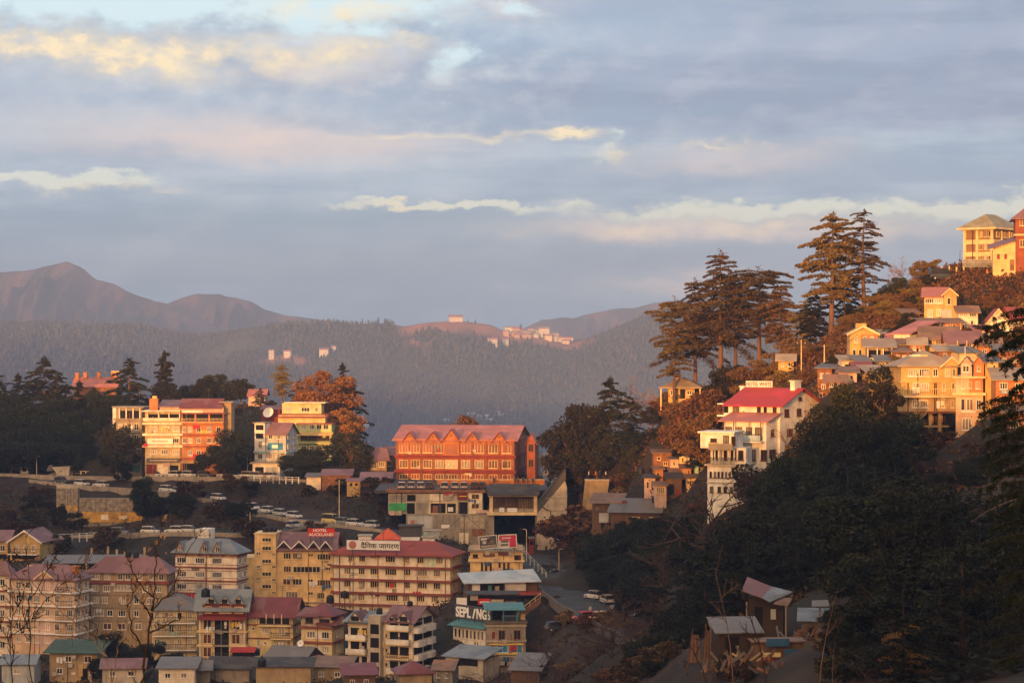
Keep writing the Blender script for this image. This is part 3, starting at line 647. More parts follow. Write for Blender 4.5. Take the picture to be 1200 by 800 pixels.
def red_house():
    b = Bld('red_fronted_house', 'house with red top floor, slate dormers and pale piers below', 'house', 233, 288, 708, 772, 384, -6, ps=293.5, wall='paleconcrete', panes=['glass', 'glassbrown'], fr='trimcream')
    b.pbox('red_storey', 'redpaint', 238, 288.3, 708, 720.5, -0.35, 0.02); b.part('red_awning', 'redpaint', lambda m: m.slab([(b.U(233), -1.2, b.V(725)), (b.U(288) + .3, -1.2, b.V(725)), (b.U(288) + .3, -.02, b.V(720.8)), (b.U(233), -.02, b.V(720.8))], 0.12))
    for x, w, n in ((244, 8, 3), (264, 14, 5), (280, 10, 4)): b.win(x, 714, w, 7.5, n, y=-0.35)
    for y in (732, 748.5, 764):
        for x in (243, 276.5): b.win(x, y, 10, 11.5, 2, fr='trimcream', pane='glass' if y < 740 else 'glassbrown')
        b.recess(251.5, 268.5, y - 7.5, y + 6.5)
        b.balcony(250.5, 269, y + 6.8, 0.8, 'bars', 'concrete', 'iron')
    b.band([740, 756.5], 0.3, 0.25, 'trimcream'); b.piers([234.5, 250.5, 269.5, 286.5], 725, 773, 0.3, 0.16, 'trimcream')
    b.gable('roofslate', 2.4, 'x', 0.8, wm='brown')
    for x in (248.3, 264, 280): b.dormer(x, 707, 13, 9.5, 3.5, 'roofslate', win=0.5, y=-0.4, wm='paleyellow')
    b.pbox('curtain_sheet', 'signwhite', 263.5, 266.5, 728, 736, -0.5, -0.44)
red_house()
def maroon_house():
    b = Bld('yellow_house', 'yellow three storey house with big maroon roof and deep balconies', 'house', 290.5, 343, 718, 774, 384, -8, ps=353, wall='paleyellow', panes=['curtain', 'glass', 'curtain2'])
    b.win(299, 724, 3, 7, 1); b.recess(304.5, 339, 720.5, 731); b.posts([312, 321, 330], 719, 731, -0.9, 0.14, 'trimcream')
    b.win(297, 737, 3, 3, 1); b.win(311.5, 739, 8.5, 6.5, 3, pane='curtain'); b.win(330, 739, 8, 6.5, 2, pane='curtain'); b.win(303, 754, 4, 8, 1, pane='curtain'); b.win(311, 753.5, 3.5, 3, 1, pane='glassbrown'); b.win(327.5, 755.5, 7, 7, 3); b.win(338, 755, 5, 8, 1, pane='curtain')
    b.balcony(303.5, 343, 731.6, 1.1, 'bars', 'trimcream', 'darkwood'); b.balcony(318, 343, 747, 1.2, 'bars', 'trimcream', 'darkwood'); b.band([732.3, 748], 0.22, 0.2, 'trimred')
    b.side([724, 739, 755], 7, 1, 1.2)
    b.gable('roofmaroon', 2.3, 'x', 0.9)
    b.tank(b.U(304.5), -2.2, b.V(766), 'black water tank in front of the yellow house with maroon roof', 0.6, 1.2)
maroon_house()
def maroon_small():
    b = Bld('plaster_house', 'pale yellow house with stepped maroon roofs and white framed window pairs', 'house', 353, 389, 727, 774, 381, -18, ps=403, wall='paleyellow', panes=['curtain2', 'glass', 'curtain'])
    b.pbox('attic_storey', 'paleconcrete', 354, 388, 719.5, 734, -0.03, 0.02)
    b.win(362.5, 727.5, 9.5, 6.5, 2, y=-0.03, fr='trimbrown', pane='glass'); b.win(380.5, 728, 13, 6, 3, y=-0.03, fr='trimbrown', pane='glass')
    for y in (744, 761): b.win(364.5, y, 10.5, 8, 3); b.win(381.5, y, 9.5, 8, 3); b.pbox('white_panel', 'trimwhite', 370.2, 376, y - 4, y + 5, -0.05, 0.02)
    b.band([735.5, 753], 0.35, 0.4, 'trimred'); b.side([744, 761], 8, 1, 1.2); b.band([770], 0.25, 0.2, 'concrete')
    b.part('front_roof', 'roofmaroon', lambda m: m.slab([(-.6, -1.0, b.V(722)), (b.W * .62, -1.0, b.V(722)), (b.W * .62, 3.0, b.V(714.5)), (-.6, 3.0, b.V(714.5))], 0.12))
    b.part('side_roof', 'roofmaroon', lambda m: m.slab([(b.W * .5, -.8, b.V(731)), (b.W + 1.2, -.8, b.V(731)), (b.W + 1.2, 2.5, b.V(724)), (b.W * .5, 2.5, b.V(724))], 0.12))
    b.hip('roofmaroon', 1.8, 0.5, v=b.H + 0.8)
maroon_small()
def balcony_block():
    b = Bld('balcony_apartment_block', 'cream flats with stacked balconies, open stair tower and small brown gables', 'building', 408, 483.5, 728, 800, 376, -22, ps=507.5, wall='cream', fr='trimcream', panes=['glass', 'glassbrown'])
    for y in (743.5, 760, 777):
        b.recess(411, 421, y - 5, y + 7); b.recess(424, 430, y - 5, y + 7); b.balcony(408, 431, y + 8, 1.1, 'solid', 'trimcream', 'trimwhite', rh=0.75); b.win(433, y, 3, 4, 1)
    for y in (729.5, 746, 763, 780):
        b.recess(457, 466.5, y - 4.5, y + 7.5); b.recess(468.5, 479, y - 4.5, y + 7.5); b.balcony(455.5, 482, y + 8.2, 1.1, 'solid' if y < 750 or y > 770 else 'bars', 'trimcream', 'trimwhite' if y < 750 or y > 770 else 'darkwood', rh=0.75); b.win(453, y, 3, 4.5, 1)
    b.box('stair_tower', 'paleconcrete', 435.5, 449.5, 722, 800, -1.3, 4, 6)
    for y in (737.5, 753.5, 770.5, 787): b.recess(438, 448, y - 5.5, y + 6, y=-1.3)
    b.band([735, 752, 769, 786], 0.2, 0.1, 'trimcream')
    for y in (741, 757, 773, 789):                     # rounded side balconies
        v = b.V(y)
        for k in (0.27, 0.73):
            w0 = b.d * k; pr = [(b.W, w0 - b.d * .24), (b.W + .8, w0 - b.d * .21), (b.W + 1.05, w0 - b.d * .08), (b.W + 1.05, w0 + b.d * .08), (b.W + .8, w0 + b.d * .21), (b.W, w0 + b.d * .24)]
            def f(m, pr=pr, v=v):
                m.face([(p[0], p[1], v - .2) for p in pr[::-1]]); m.face([(p[0], p[1], v + .75) for p in pr])
                for i in range(len(pr) - 1): m.face([(pr[i][0], pr[i][1], v - .2), (pr[i + 1][0], pr[i + 1][1], v - .2), (pr[i + 1][0], pr[i + 1][1], v + .75), (pr[i][0], pr[i][1], v + .75)])
            b.part('side_balcony', 'trimwhite', f); b.part('opening', 'void', lambda m, w0=w0, v=v: m.box(b.W - .02, b.W + .02, w0 - b.d * .2, w0 + b.d * .2, v + .8, v + 2.0))
    v0 = b.H
    b.part('left_roof', 'roofslate', lambda m: m.slab([(-.6, -1.2, v0 - .35), (b.U(435), -1.2, v0 - .35), (b.U(435), 4, v0 + 1.0), (-.6, 4, v0 + 1.0)], 0.14)); b.dormer(419, 730, 17, 11, 4, 'roofmauve', y=-.9, win=0.6, wm='cream')
    ext = (b.U(453), b.W, 0, b.d); b.gable('roofmauve', 1.9, 'x', 0.8, ext=ext, v=v0 + .2); b.dormer(475, 728, 18, 11, 4.2, 'roofmauve', y=-.7, win=0.55, wm='cream'); b.dormer(461, 728, 9, 7, 3, 'roofmauve', y=-.6, win=0.6, wm='cream')
    b.tank(b.U(441), 1.2, b.V(722), 'black water tank on the open stair tower of the balcony flats', 0.6, 1.1); b.tank(b.W * .8, b.d * .5, v0 + 2.1, 'black water tank on the brown roof of the balcony flats', 0.5, 0.8)
balcony_block()
def bottom_row():
    b = Bld('plaster_house', 'low white house with slate roof, dish and solar panels at the bottom', 'house', 313, 356, 771, 800, 362, -24, ps=376, wall='white')
    b.gable('roofgrey', 1.5, 'x', 0.6, wm='brown'); b.win(330, 776, 3, 4, 1)
    for i in (0, 1):
        u = b.U(345 + 5 * i); o = b.part('solar_panel', 'billdark', lambda m: m.slab([(u - .35, -1.4, 2.0), (u + .35, -1.4, 2.0), (u + .35, -.05, 3.2), (u - .35, -.05, 3.2)], 0.06))
    satellite_dish(b.world(b.U(343), 2.6, b.H + 1.3), 0.55, 'white satellite dish on the low slate roof at the bottom')
    b = Bld('tin_shed', 'wide low beige building with grey tin roof at the bottom edge', 'shed', 300, 364, 781, 800, 352, 0, depth=5, wall='tan', found=5); b.shed('darkroof', 0.7, 0.5)
    b.tank(b.U(307), -0.1, b.H + .2, 'black water tank on the low tin roof at the bottom edge', 0.65, 1.3)
    b = Bld('tin_shed', 'grey tin roofed shed at the bottom under the red fronted house', 'shed', 244, 292, 781, 800, 356, -8, depth=6, wall='concrete'); b.gable('darkroof', 1.2, 'x', 0.6)
    b = Bld('tin_shed', 'small shed with patched tin roof left of the red fronted house base', 'shed', 229, 246, 783, 800, 352, 6, depth=5, wall='darkconcrete'); b.gable('roofgrey', 1.0, 'x', 0.5)
    b = Bld('market_stall', 'dark stall under a flat red awning beside the red fronted house', 'stall', 272, 296, 764, 774, 377, 0, depth=3, wall='void', found=4); b.shed('roofbright', 0.35, 0.35, name='awning')
    b = Bld('maroon_roofed_house', 'house at the bottom showing only its maroon hip roof', 'house', 468, 506, 789, 810, 346, 12, depth=5, wall='tan'); b.hip('roofmaroon', 1.6, 0.5)
    b = Bld('green_roofed_hut', 'low hut with dark green roof at the bottom left among bare twigs', 'house', 58, 114, 765, 800, 366, -4, depth=6, wall='tan', panes=['glass', 'glassbrown']); b.shed('roofgreen', 1.2, 0.9)
    b.win(103, 772, 9, 8, 2); b.win(80, 772, 8, 7, 2); b.pbox('yellow_panel', 'yellow', 92, 97, 778, 792, -.08, .02); b.win(70, 786, 7, 7, 2); b.win(108, 787, 6, 7, 2); b.recess(95, 103, 783, 800)
    b = Bld('white_shed', 'pale tin shed in the bottom left corner behind the twigs', 'shed', 2, 40, 776, 800, 362, 0, depth=5, wall='greyblue'); b.gable('roofslate', 1.0, 'x', 0.5); b.win(20, 786, 8, 6, 2)
    for k, (pl, pr, pt, pb, D, wall, roof, l) in enumerate(((366, 408, 782, 802, 358, 'tan', 'roofbrown', 'low house with rusty roof left of the balcony flats at the bottom'), (120, 168, 781, 802, 352, 'paleconcrete', 'roofmauve', 'low house with mauve roof at the bottom, left of the dark bush'), (186, 228, 783, 802, 350, 'cream', 'roofgrey', 'low cream house with grey roof at the bottom below the grey roofed house'), (508, 530, 783, 802, 356, 'concrete', 'roofbrown', 'small concrete shack right of the maroon hip roof at the bottom'), (404, 440, 791, 806, 340, 'brown', 'roofmaroon', 'maroon roofed shack cut by the bottom edge under the balcony flats'))):
        b = Bld('small_house', l, 'house', pl, pr, pt, pb, D, (-7, 5, 0, -10, 8)[k], depth=5, wall=wall, found=5); w_ = pr - pl; (b.gable if k % 2 else b.shed)(roof, 1.0, o=.5)
        b.win(pl + w_ * .25, pt + 8, w_ * .16, 6, 2); b.win(pl + w_ * .7, pt + 8, w_ * .16, 6, 2)
def satellite_dish(loc, r, label):
    t = thing('satellite_dish', label, 'satellite dish', loc); b = MB(); n = 14; rings = []
    ax = Vector((-0.25, -0.85, 0.45)).normalized(); a = ax.cross(Vector((0, 0, 1))).normalized(); c = ax.cross(a)
    cen = Vector((0, 0, r * 1.1))
    for k in range(4):
        rr = r * k / 3; base = cen + ax * (0.35 * r * (k / 3) ** 2)
        rings.append([base + a * rr * math.cos(2 * math.pi * q / n) + c * rr * math.sin(2 * math.pi * q / n) for q in range(n)])
    for k in range(3):
        for q in range(n):
            p = [rings[k][q], rings[k][(q + 1) % n], rings[k + 1][(q + 1) % n], rings[k + 1][q]]
            b.face([p[0], p[3], p[2], p[1]] if k else [p[0], p[3], p[2]])
    b.build('reflector', 'signwhite', t, smooth=True)
    b = MB(); b.tube([(0, 0, -0.6), (0, 0, r * 1.05)], 0.06, 6); b.build('mast', 'iron', t); b = MB(); b.tube([cen, cen + ax * r * 0.9], 0.025, 5); b.tube([cen + ax * r * 0.85, cen + ax * r], 0.06, 6); b.build('feed_arm', 'iron', t)
bottom_row()
def seplings():
    b = Bld('white_bay_building', 'white windowed bay on a grey wall below the big white rooftop lettering', 'building', 531, 569, 736, 759, 379, -46, depth=3.5, wall='white', found=0.0, fr='trimwhite', panes=['glass', 'glassbrown', 'curtain2'])
    k = b.H
    b.part('lower_wall', 'concrete', lambda m: m.box(1.0, b.W - .05, .35, b.d, -13, -.01))
    n = 8
    for i in range(n): b.win_at(b.W * (0.09 + 0.82 * i / (n - 1)), k * .36, b.W * .085, k * .46, 1, fr='trimwhite')
    for i in range(4): b.win_at(b.W * (0.08 + 0.08 * i) + (b.W * .45 if i > 1 else 0), k * .1, b.W * .06, k * .16, 1, pane='glass')
    b.part('roof', 'teal', lambda m: m.slab([(-.5, -.9, k), (b.W + .4, -.9, k), (b.W + .4, 2.6, k + 1.0), (-.5, 2.6, k + 1.0)], 0.12))
    g = b.part('sign_board', 'billdark', lambda m: m.box(-.6, b.W + .6, .9, 1.05, k + .9, k + 3.3))
    link('lettering', text_mesh('SEPL', 'letterwhite', b.W * .46, 1.75, 0.1, bold=0.03), g, (b.W * .20, .86, k + 2.1)); link('lettering', text_mesh('I', 'letterwhite', 0.30, 1.7, 0.1), g, (b.W * .53, .86, k + 2.05)).rotation_euler = (0, 0.3, 0)
    link('lettering', text_mesh('NGS', 'letterwhite', b.W * .42, 1.75, 0.1, bold=0.03), g, (b.W * .82, .86, k + 2.1))
    b.posts([], 0, 0, 0)
    b.part('sign_frame', 'iron', lambda m: [m.box(x - .06, x + .06, 1.06, 1.18, k - .1, k + 3.2) for x in (0.2, b.W * .5, b.W - .2)])
    b = Bld('concrete_building', 'bare grey concrete block with yellow framed blue windows and teal roof posts', 'building', 570, 616, 730, 800, 377, 4, depth=9, wall='concrete', fr='trimbrown', panes=['glass', 'glassbrown'])
    for x in (588, 606): b.win(x, 743.5, 8, 11, 2, fr='brick', pane='glass')
    b.pbox('brick_panel', 'redpaint', 576.5, 580, 740, 748, -.05, .02); b.win(576.5, 758, 4, 6, 1); b.win(589, 760, 13, 9, 2, fr='trimwhite', pane='blue'); b.win(606, 760, 12.5, 9.5, 2, fr='trimyellow', pane='blue')
    b.pbox('yellow_frame', 'trimyellow', 573, 614, 754, 755.2, -.3, .02); b.pbox('yellow_frame', 'trimyellow', 580, 614, 765.6, 766.5, -.25, .02)
    b.win(577, 775, 5, 5, 1); b.win(590, 777, 8, 7, 2); b.win(605, 776, 8, 7, 2); b.band([733, 751, 769], .25, .15, 'paleconcrete')
    b.part('deck', 'darkconcrete', lambda m: m.box(-.3, b.W + .3, -.3, b.d, b.H, b.H + .25)); b.posts([571, 590, 606], 713, 729, 0.2, 0.22, 'teal', 'roof_post'); b.posts([571, 590, 606], 713, 729, 6.0, 0.22, 'teal', 'roof_post')
    b.part('terrace_roof', 'teal', lambda m: m.slab([(-.3, -.5, b.V(714)), (b.W, -.5, b.V(714)), (b.W, 7, b.V(711)), (-.3, 7, b.V(711))], .12)); b.pbox('yellow_crate', 'yellow', 611, 616, 720, 727, 1.0, 2.0)
    b.recess(572, 589, 716, 729, y=3.0)
    b = Bld('tin_shed', 'low shed with dull teal tin roof below the white bay building', 'shed', 522, 566, 772, 800, 364, -30, depth=5, wall='paleconcrete'); b.shed('roofslate', 1.2, 0.6); b.recess(538, 560, 773, 781); b.win(527, 777, 5, 6, 2)
    b = Bld('tin_shed', 'small dark shed with ribbed grey roof right of the concrete block', 'shed', 599, 632, 786, 800, 350, -14, depth=6, wall='brown'); b.shed('roofgrey', 1.8, 0.5)
seplings()
def blue_shed():
    b = Bld('roadside_shops', 'two tier roadside shops under a long pale blue sheet roof', 'shop', 548, 632, 682, 700, 398, 9, depth=5, wall='brown', found=3)
    b.part('roof', 'roofblue', lambda m: m.slab([(-.8, -1.0, b.V(682.5)), (b.W + .2, -1.0, b.V(681.5)), (b.W - .5, 3.4, b.V(669.5)), (-1.4, 3.4, b.V(673))], .12))
    b.pbox('sign_board', 'signwhite', 553, 562, 684, 692, -.3, -.2); b.pbox('sign_board', 'billpale', 591, 616, 682.6, 692.5, -.4, -.28); b.recess(563, 590, 683.5, 693); b.pbox('shelf_goods', 'teal', 572, 576, 686, 692, -.12, -.03); b.pbox('shelf_goods', 'curtain', 580, 585, 687, 692, -.12, -.03)
    b.part('lower_awning', 'roofred', lambda m: m.slab([(1.5, -2.0, b.V(696.2)), (b.W + .3, -2.0, b.V(696.2)), (b.W + .3, .0, b.V(693)), (1.5, .0, b.V(693))], .1))
    b.posts([550, 591, 617, 630], 682, 694, -.8, .14, 'darkwood')
    b = Bld('lower_shops', 'dark row of shops below the blue roofed shops, with red and white boards', 'shop', 549, 606, 697, 715, 389, 3, depth=5, wall='void', found=8)
    b.pbox('sign_board', 'signred', 560, 574, 701, 708, -.35, -.2); b.pbox('sign_board', 'signwhite', 562, 574, 704, 706, -.4, -.36); b.pbox('sign_board', 'curtain', 575, 590, 702, 706, -.2, -.1); b.pbox('counter', 'brick', 592, 605, 704, 715, -.3, -.02); b.flat('darkroof', .2, .4, 0)
    b.pbox('panel', 'paleconcrete', 551, 560, 697.2, 703, -.15, -.03)
    b = Bld('notice_board', 'blank white board on posts left of the lower shops', 'sign', 535, 547, 700, 722, 386, -8, body=False, ground=False); b.pbox('board', 'signwhite', 535, 547, 700, 711.5, -.05, .05); b.posts([537, 545], 711, 722, 0, .1, 'iron', 'post', 4)
    b = Bld('outdoor_staircase', 'steep brown flight of steps beside the lower shops', 'staircase', 607, 634, 698, 720, 386, 0, body=False, ground=False)
    def f(m):
        for i in range(12):
            z1 = b.V(719 - i * 1.7); u0 = b.U(608 + i * 2.1); m.box(u0, u0 + .36, 0, 1.6, z1 - 1.0, z1)
    b.part('steps', 'brick', f); b.part('handrail', 'trimcream', lambda m: (m.tube([(b.U(608), -.05, b.V(715)), (b.U(634), -.05, b.V(694.5))], .05, 5), [m.tube([(b.U(608 + i * 6.4), -.05, b.V(720 - i * 5.2)), (b.U(608 + i * 6.4), -.05, b.V(715 - i * 5.1))], .04, 5) for i in range(5)]))
blue_shed()
def billboard_bld():
    b = Bld('billboard_building', 'ochre building with slit windows carrying two tilted billboards on its roof', 'building', 551, 612.5, 645, 674, 420, 0, depth=8, wall='ochre', panes=['glass', 'glassbrown'], fr='trimbrown')
    for x in (564.8, 569.6, 575, 585.5, 590.7, 595.8): b.win(x, 663.5, 2.6, 9, 1)
    b.win(606.5, 654, 8, 8, 1); b.win(557, 651, 6, 4, 2); b.pbox('red_panel', 'roofmaroon', 566, 580, 648, 652, -.06, .02); b.pbox('red_panel', 'roofmaroon', 584, 599, 646.5, 651, -.06, .02); b.band([657], .28, .35, 'trimcream'); b.band([645], .3, .4, 'concrete'); b.piers([582], 646, 674, .3, .1, 'trimcream')
    b.part('parapet', 'paleconcrete', lambda m: (m.box(0, b.W * .2, .1, .3, b.H + .16, b.H + 1.1), m.box(b.W * .82, b.W, .1, .3, b.H + .16, b.H + 1.1)))
    def bill(px, w, h, rot, cols, pyc, kind):
        u, v = b.U(px), b.V(pyc); W, Hh = w * b.s, h * b.s
        g = b.part('billboard', 'billdark' if kind else 'billpale', lambda m: m.box(-W / 2, W / 2, 0, .2, -Hh / 2, Hh / 2)); g.location = (u, -.2, v); g.rotation_euler = (0, rot, 0)
        def fr(m):
            t = .13; m.box(-W / 2, W / 2, -.06, -.003, Hh / 2 - t, Hh / 2); m.box(-W / 2, W / 2, -.06, -.003, -Hh / 2, -Hh / 2 + t); m.box(-W / 2, -W / 2 + t, -.06, -.003, -Hh / 2 + t, Hh / 2 - t); m.box(W / 2 - t, W / 2, -.06, -.003, -Hh / 2 + t, Hh / 2 - t)
        bb = MB(); fr(bb); bb.build('billboard_frame', 'trimwhite', g)
        for i, (m_, x0, x1, z0, z1) in enumerate(cols):
            bb = MB(); bb.box(W * x0, W * x1, -.03 - .006 * i, -.003 - .006 * i, Hh * z0, Hh * z1); bb.build('print', m_, g)
    bill(572, 21.5, 15.5, -0.10, [('billpale', -.38, .1, .18, .34), ('billpale', -.3, -.1, -.1, .1), ('curtain2', .0, .36, -.12, .12), ('curtain', -.4, .4, -.38, -.22), ('glassbrown', -.05, .1, .0, .3)], 634.8, 1)
    bill(594.8, 22, 16, -0.05, [('billred', -.44, .44, .08, .42), ('billred', .1, .44, -.42, .1), ('billdark', -.36, .05, -.06, .06), ('billpale', -.3, .2, .2, .3), ('billdark', -.36, .02, -.3, -.18)], 633.8, 0)
    b.part('billboard_legs', 'iron', lambda m: [m.box(b.U(x) - .08, b.U(x) + .08, .1, .25, b.H + .1, b.H + 2.6) for x in (564, 580, 587, 603)])
billboard_bld()
def service_yard():
    b = Bld('dark_shed', 'black walled shed with long white sign strip behind the red hip roof', 'shed', 468, 494, 617, 636, 446, 0, depth=4, wall='billdark', found=4); b.flat('darkroof', .2, .3, 0); b.pbox('sign_strip', 'signwhite', 468.3, 492, 629, 635, -.12, -.02)
    b = Bld('white_kiosk', 'small white kiosk with flat roof right of the black shed', 'kiosk', 495, 509, 629.5, 640, 444, 0, depth=3, wall='signwhite', found=4); b.flat('paleconcrete', .15, .3, 0)
    b = Bld('white_kiosk', 'small white box cabin on the roof line behind the Hindi sign board', 'kiosk', 420, 435, 628, 640, 440, 0, depth=3, wall='signwhite', found=4); b.flat('paleconcrete', .15, .2, 0)
    b = Bld('white_kiosk', 'pale cabin with mint side at the foot of the retaining wall', 'kiosk', 496, 516, 622, 630, 456, 0, depth=3, wall='greyblue', found=4); b.flat('paleconcrete', .15, .2, 0); b.pbox('mint_panel', 'mint', 496.5, 501, 623, 630, -.1, .02)
service_yard()
# ------------------------------------------------------------------ middle: red heritage block, deck, shops, ramp
def heritage():
    b = Bld('heritage_block', 'red orange heritage building with pink roof and row of arched dormers', 'building', 464, 603, 515.2, 563, 500, -7, ps=618, wall='redorange', found=2, fr='trimcream', panes=['glassred', 'glassred', 'glassbrown'])
    xs = (473, 486.7, 501, 515, 545.8, 561.6, 578, 593.6)
    for x in xs:
        b.win(x, 525.8, 11, 10.5, 3)
        u, v = b.U(x), b.V(521.5); W = 11.5 * b.s / 2
        def f(m, u=u, v=v, W=W):
            n = 8; out = [(u + (W + .18) * math.cos(math.pi * k / n), v + (W + .1) * .85 * math.sin(math.pi * k / n)) for k in range(n + 1)]; m.prism_y(out, -.13, .0)
        b.part('arch', 'archorange', f); b.part('arch_light', 'glassred', lambda m, u=u, v=v, W=W: m.prism_y([(u + W * .85 * math.cos(math.pi * k / 8), v + .02 + W * .68 * math.sin(math.pi * k / 8)) for k in range(9)], -.16, -.135))
        b.win(x, 544, 10.5, 9.5, 3, pane='curtain2' if x > 510 and x < 570 else 'glassbrown'); b.win(x, 559, 10, 6, 3)
    b.win(529, 526.5, 15, 13.5, 4, y=-.35, fr='archorange', pane='glassred'); b.win(529, 544, 15, 10, 2, y=-.2, pane='curtain'); b.win(529, 559, 14, 6, 4)
    b.pbox('bay', 'archorange', 519.5, 538.5, 517.5, 535, -.33, .02)
    b.band([535.2, 552.8], .55, .35, 'redpaint'); b.band([515.6], .35, .3, 'archorange', 'cornice')
    b.piers([465.5, 493.6, 508.3, 521.5, 537.5, 553.7, 570, 585.6, 601.5], 516, 565, .35, .16, 'brick')
    b.pbox('orange_frieze', 'archorange', 464.5, 602.5, 515.8, 520, -.08, .0)
    v, H = b.H, 2.75
    b.gable('roofpink', H, 'x', .8, wm='brick')
    for x, w, h in ((480.4, 15, 9.5), (507.8, 15, 9.5), (553.7, 15, 9.5), (585.4, 15, 9.5), (529, 19, 13)):
        b.dormer(x, 515.8, w, h, 4.6, 'roofpink', wm='archorange', y=-.4, o=.3, barge='redpaint')
        u = b.U(x); vv = b.V(511.5 if w < 18 else 510)
        b.part('round_light', 'glassbrown', lambda m, u=u, vv=vv: m.tube([(u, -.46, vv), (u, -.38, vv)], [.3, .3], 10))
    k = b.part('ridge_step', 'roofpink', lambda m: m.box(b.U(573) - .12, b.U(573) + .12, -.7, b.d / 2, v, v + .1))
    b.side([526, 544], 10, 2, 1.4, 3, fr='brick')
    # set-back right wing
    b.box('wing', 'redorange', 617.5, 627, 517, 565, 5.0, 12, 3); e = (b.U(617.5, 5), b.U(627, 5), 5.0, 12.0); b.gable('roofpink', 1.7, 'y', .45, ext=e, v=b.V(517.5), wm='redorange')
    for y in (527, 545): b.win_at((e[0] + e[1]) / 2, b.V(y) - .6, 1.2, 1.7, 2, y=5.0, fr='brick', pane='glass')
    return b
heritage()
def frame_tower():
    b = Bld('scaffold_frame', 'bare grey steel frame standing right of the red heritage building', 'scaffold', 628, 642, 533, 562, 510, 0, depth=4, body=False, found=2)
    def f(m):
        for x in (0, b.W * .33, b.W * .66, b.W):
            for y in (0, b.d): m.box(x - .12, x + .12, y - .12, y + .12, -1, b.H + (x * 3 % 2) * .4)
    b.part('posts', 'concrete', f)
    for z in (1.2, 3.0, 4.8): b.part('platform', 'concrete', lambda m: m.box(-.2, b.W + .2, -.2, b.d + .2, z, z + .15))
frame_tower()
def deck():
    # long parking deck in front of the red building, with the orange lit parapet
    t = Bld('parapet_wall', 'orange brown parapet wall along the terrace below the red building', 'wall', 512, 638, 562, 569.5, 484, 0, depth=.4, wall='archorange', found=.3, ground=False)
    t.part('coping', 'trimcream', lambda m: m.box(-.1, t.W + .1, -.1, .5, t.H, t.H + .1))
    d = MB(); z = P(0, 570, 478).z
    a, b_ = P(440, 570, 470).x, P(641, 570, 480).x
    d.box(a, b_, 466, 520, z - .6, z); o = d.build('parking_terrace', 'asphalt'); o['kind'] = 'structure'
    for x in (a, 0, b_): gp(x, 500, z - 1.2); gp(x, 520, z - 1.2)
    b = Bld('shop_block', 'two storey concrete shop block under the parking terrace, green cloth on its left', 'shop', 455, 566, 574.6, 602, 466, 0, depth=9, wall='paleconcrete', found=0, ground=False, panes=['glass', 'glassbrown'])
    b.band([575.5], .45, .5, 'brick', 'slab_edge'); b.part('upper_railing', 'iron', lambda m: [m.box(-.3, b.W, -.45, -.38, b.H + z_, b.H + z_ + .06) for z_ in (.5, .95)] + [m.box(b.W * i / 30, b.W * i / 30 + .06, -.45, -.39, b.H, b.H + .95) for i in range(31)])
    b.recess(477, 487, 579.5, 587); b.recess(477, 486, 589, 602); b.pbox('green_cloth', 'signgreen', 456, 476.5, 589, 598, -.35, -.25); b.pbox('goods', 'pink', 457, 463, 598.2, 603, -.8, -.3); b.pbox('goods', 'curtain', 464, 471, 598, 603, -.9, -.3); b.recess(456, 476, 580, 588, 'concrete')
    b.shutter(488, 502, 580.5, 587, 'paleconcrete'); b.shutter(504, 519, 578.5, 586, 'cream'); b.shutter(488, 501, 589, 602, 'concrete')
    b.recess(505, 522, 589.5, 601); b.pbox('goods', 'brick', 507, 513, 592, 601, -.15, -.03); b.pbox('goods', 'billdark', 514, 517, 591, 600, -.16, -.03); b.recess(524, 534, 590, 601); b.pbox('goods', 'signwhite', 525, 531, 594, 599, -.15, -.03)
    b.pbox('window_frame', 'trimcream', 503.5, 535.5, 588, 589.4, -.2, .02); b.pbox('window_frame', 'trimcream', 503.5, 535.5, 601, 602.4, -.2, .02); b.piers([503.6, 523, 535.5], 589.3, 601.2, .2, .18, 'trimcream', 'frame_post')
    b.pbox('sign_board', 'signred', 521, 533, 577, 579.5, -.3, -.2); b.pbox('sign_board', 'curtain', 522, 531, 580, 585, -.22, -.1); b.pbox('sign_board', 'redpaint', 536, 548, 577.5, 585.5, -.25, -.1); b.pbox('sign_lines', 'trimyellow', 538, 547, 580.5, 581.5, -.3, -.26); b.recess(537, 548, 588, 602)
    b.pbox('plaster_bay', 'cream', 549.5, 565, 577, 602, -.3, .02)
    for y in (581.5, 592.5): b.win(557, y, 9, 6, 2, y=-.3, fr='trimcream', pane='glassbrown')
    b.pbox('awning', 'pink', 558, 572, 597, 600.5, -1.2, -.32)
    for x in (470, 515): b.pbox('cable_duct', 'iron', x, x + 1, 602, 575, -.2, -.1)
    r = Bld('retaining_wall', 'stained concrete retaining wall below the shop block with pale sign panels', 'wall', 476, 573, 602.5, 640, 464, 0, depth=3, wall='concrete', found=5)
    r.pbox('sign_panel', 'greyblue', 478, 507, 604.5, 619, -.14, .0); r.pbox('sign_print', 'roofpink', 481, 486, 609, 617, -.18, -.145); r.pbox('tile_panel', 'curtain', 539, 568, 604.5, 619, -.12, .0)
    for x in (546, 553.5, 561): r.pbox('panel_seam', 'concrete', x, x + .6, 604.5, 619, -.14, -.125)
    r.pbox('panel_seam', 'concrete', 539, 568, 611.5, 612, -.145, -.125); r.pbox('notice', 'signwhite', 517, 527, 614.5, 618.5, -.1, 0); r.pbox('notice', 'cream', 538, 549, 624, 637, -.2, 0); r.pbox('brick_patch', 'brick', 553, 569, 619.5, 628, -.08, 0)
deck()
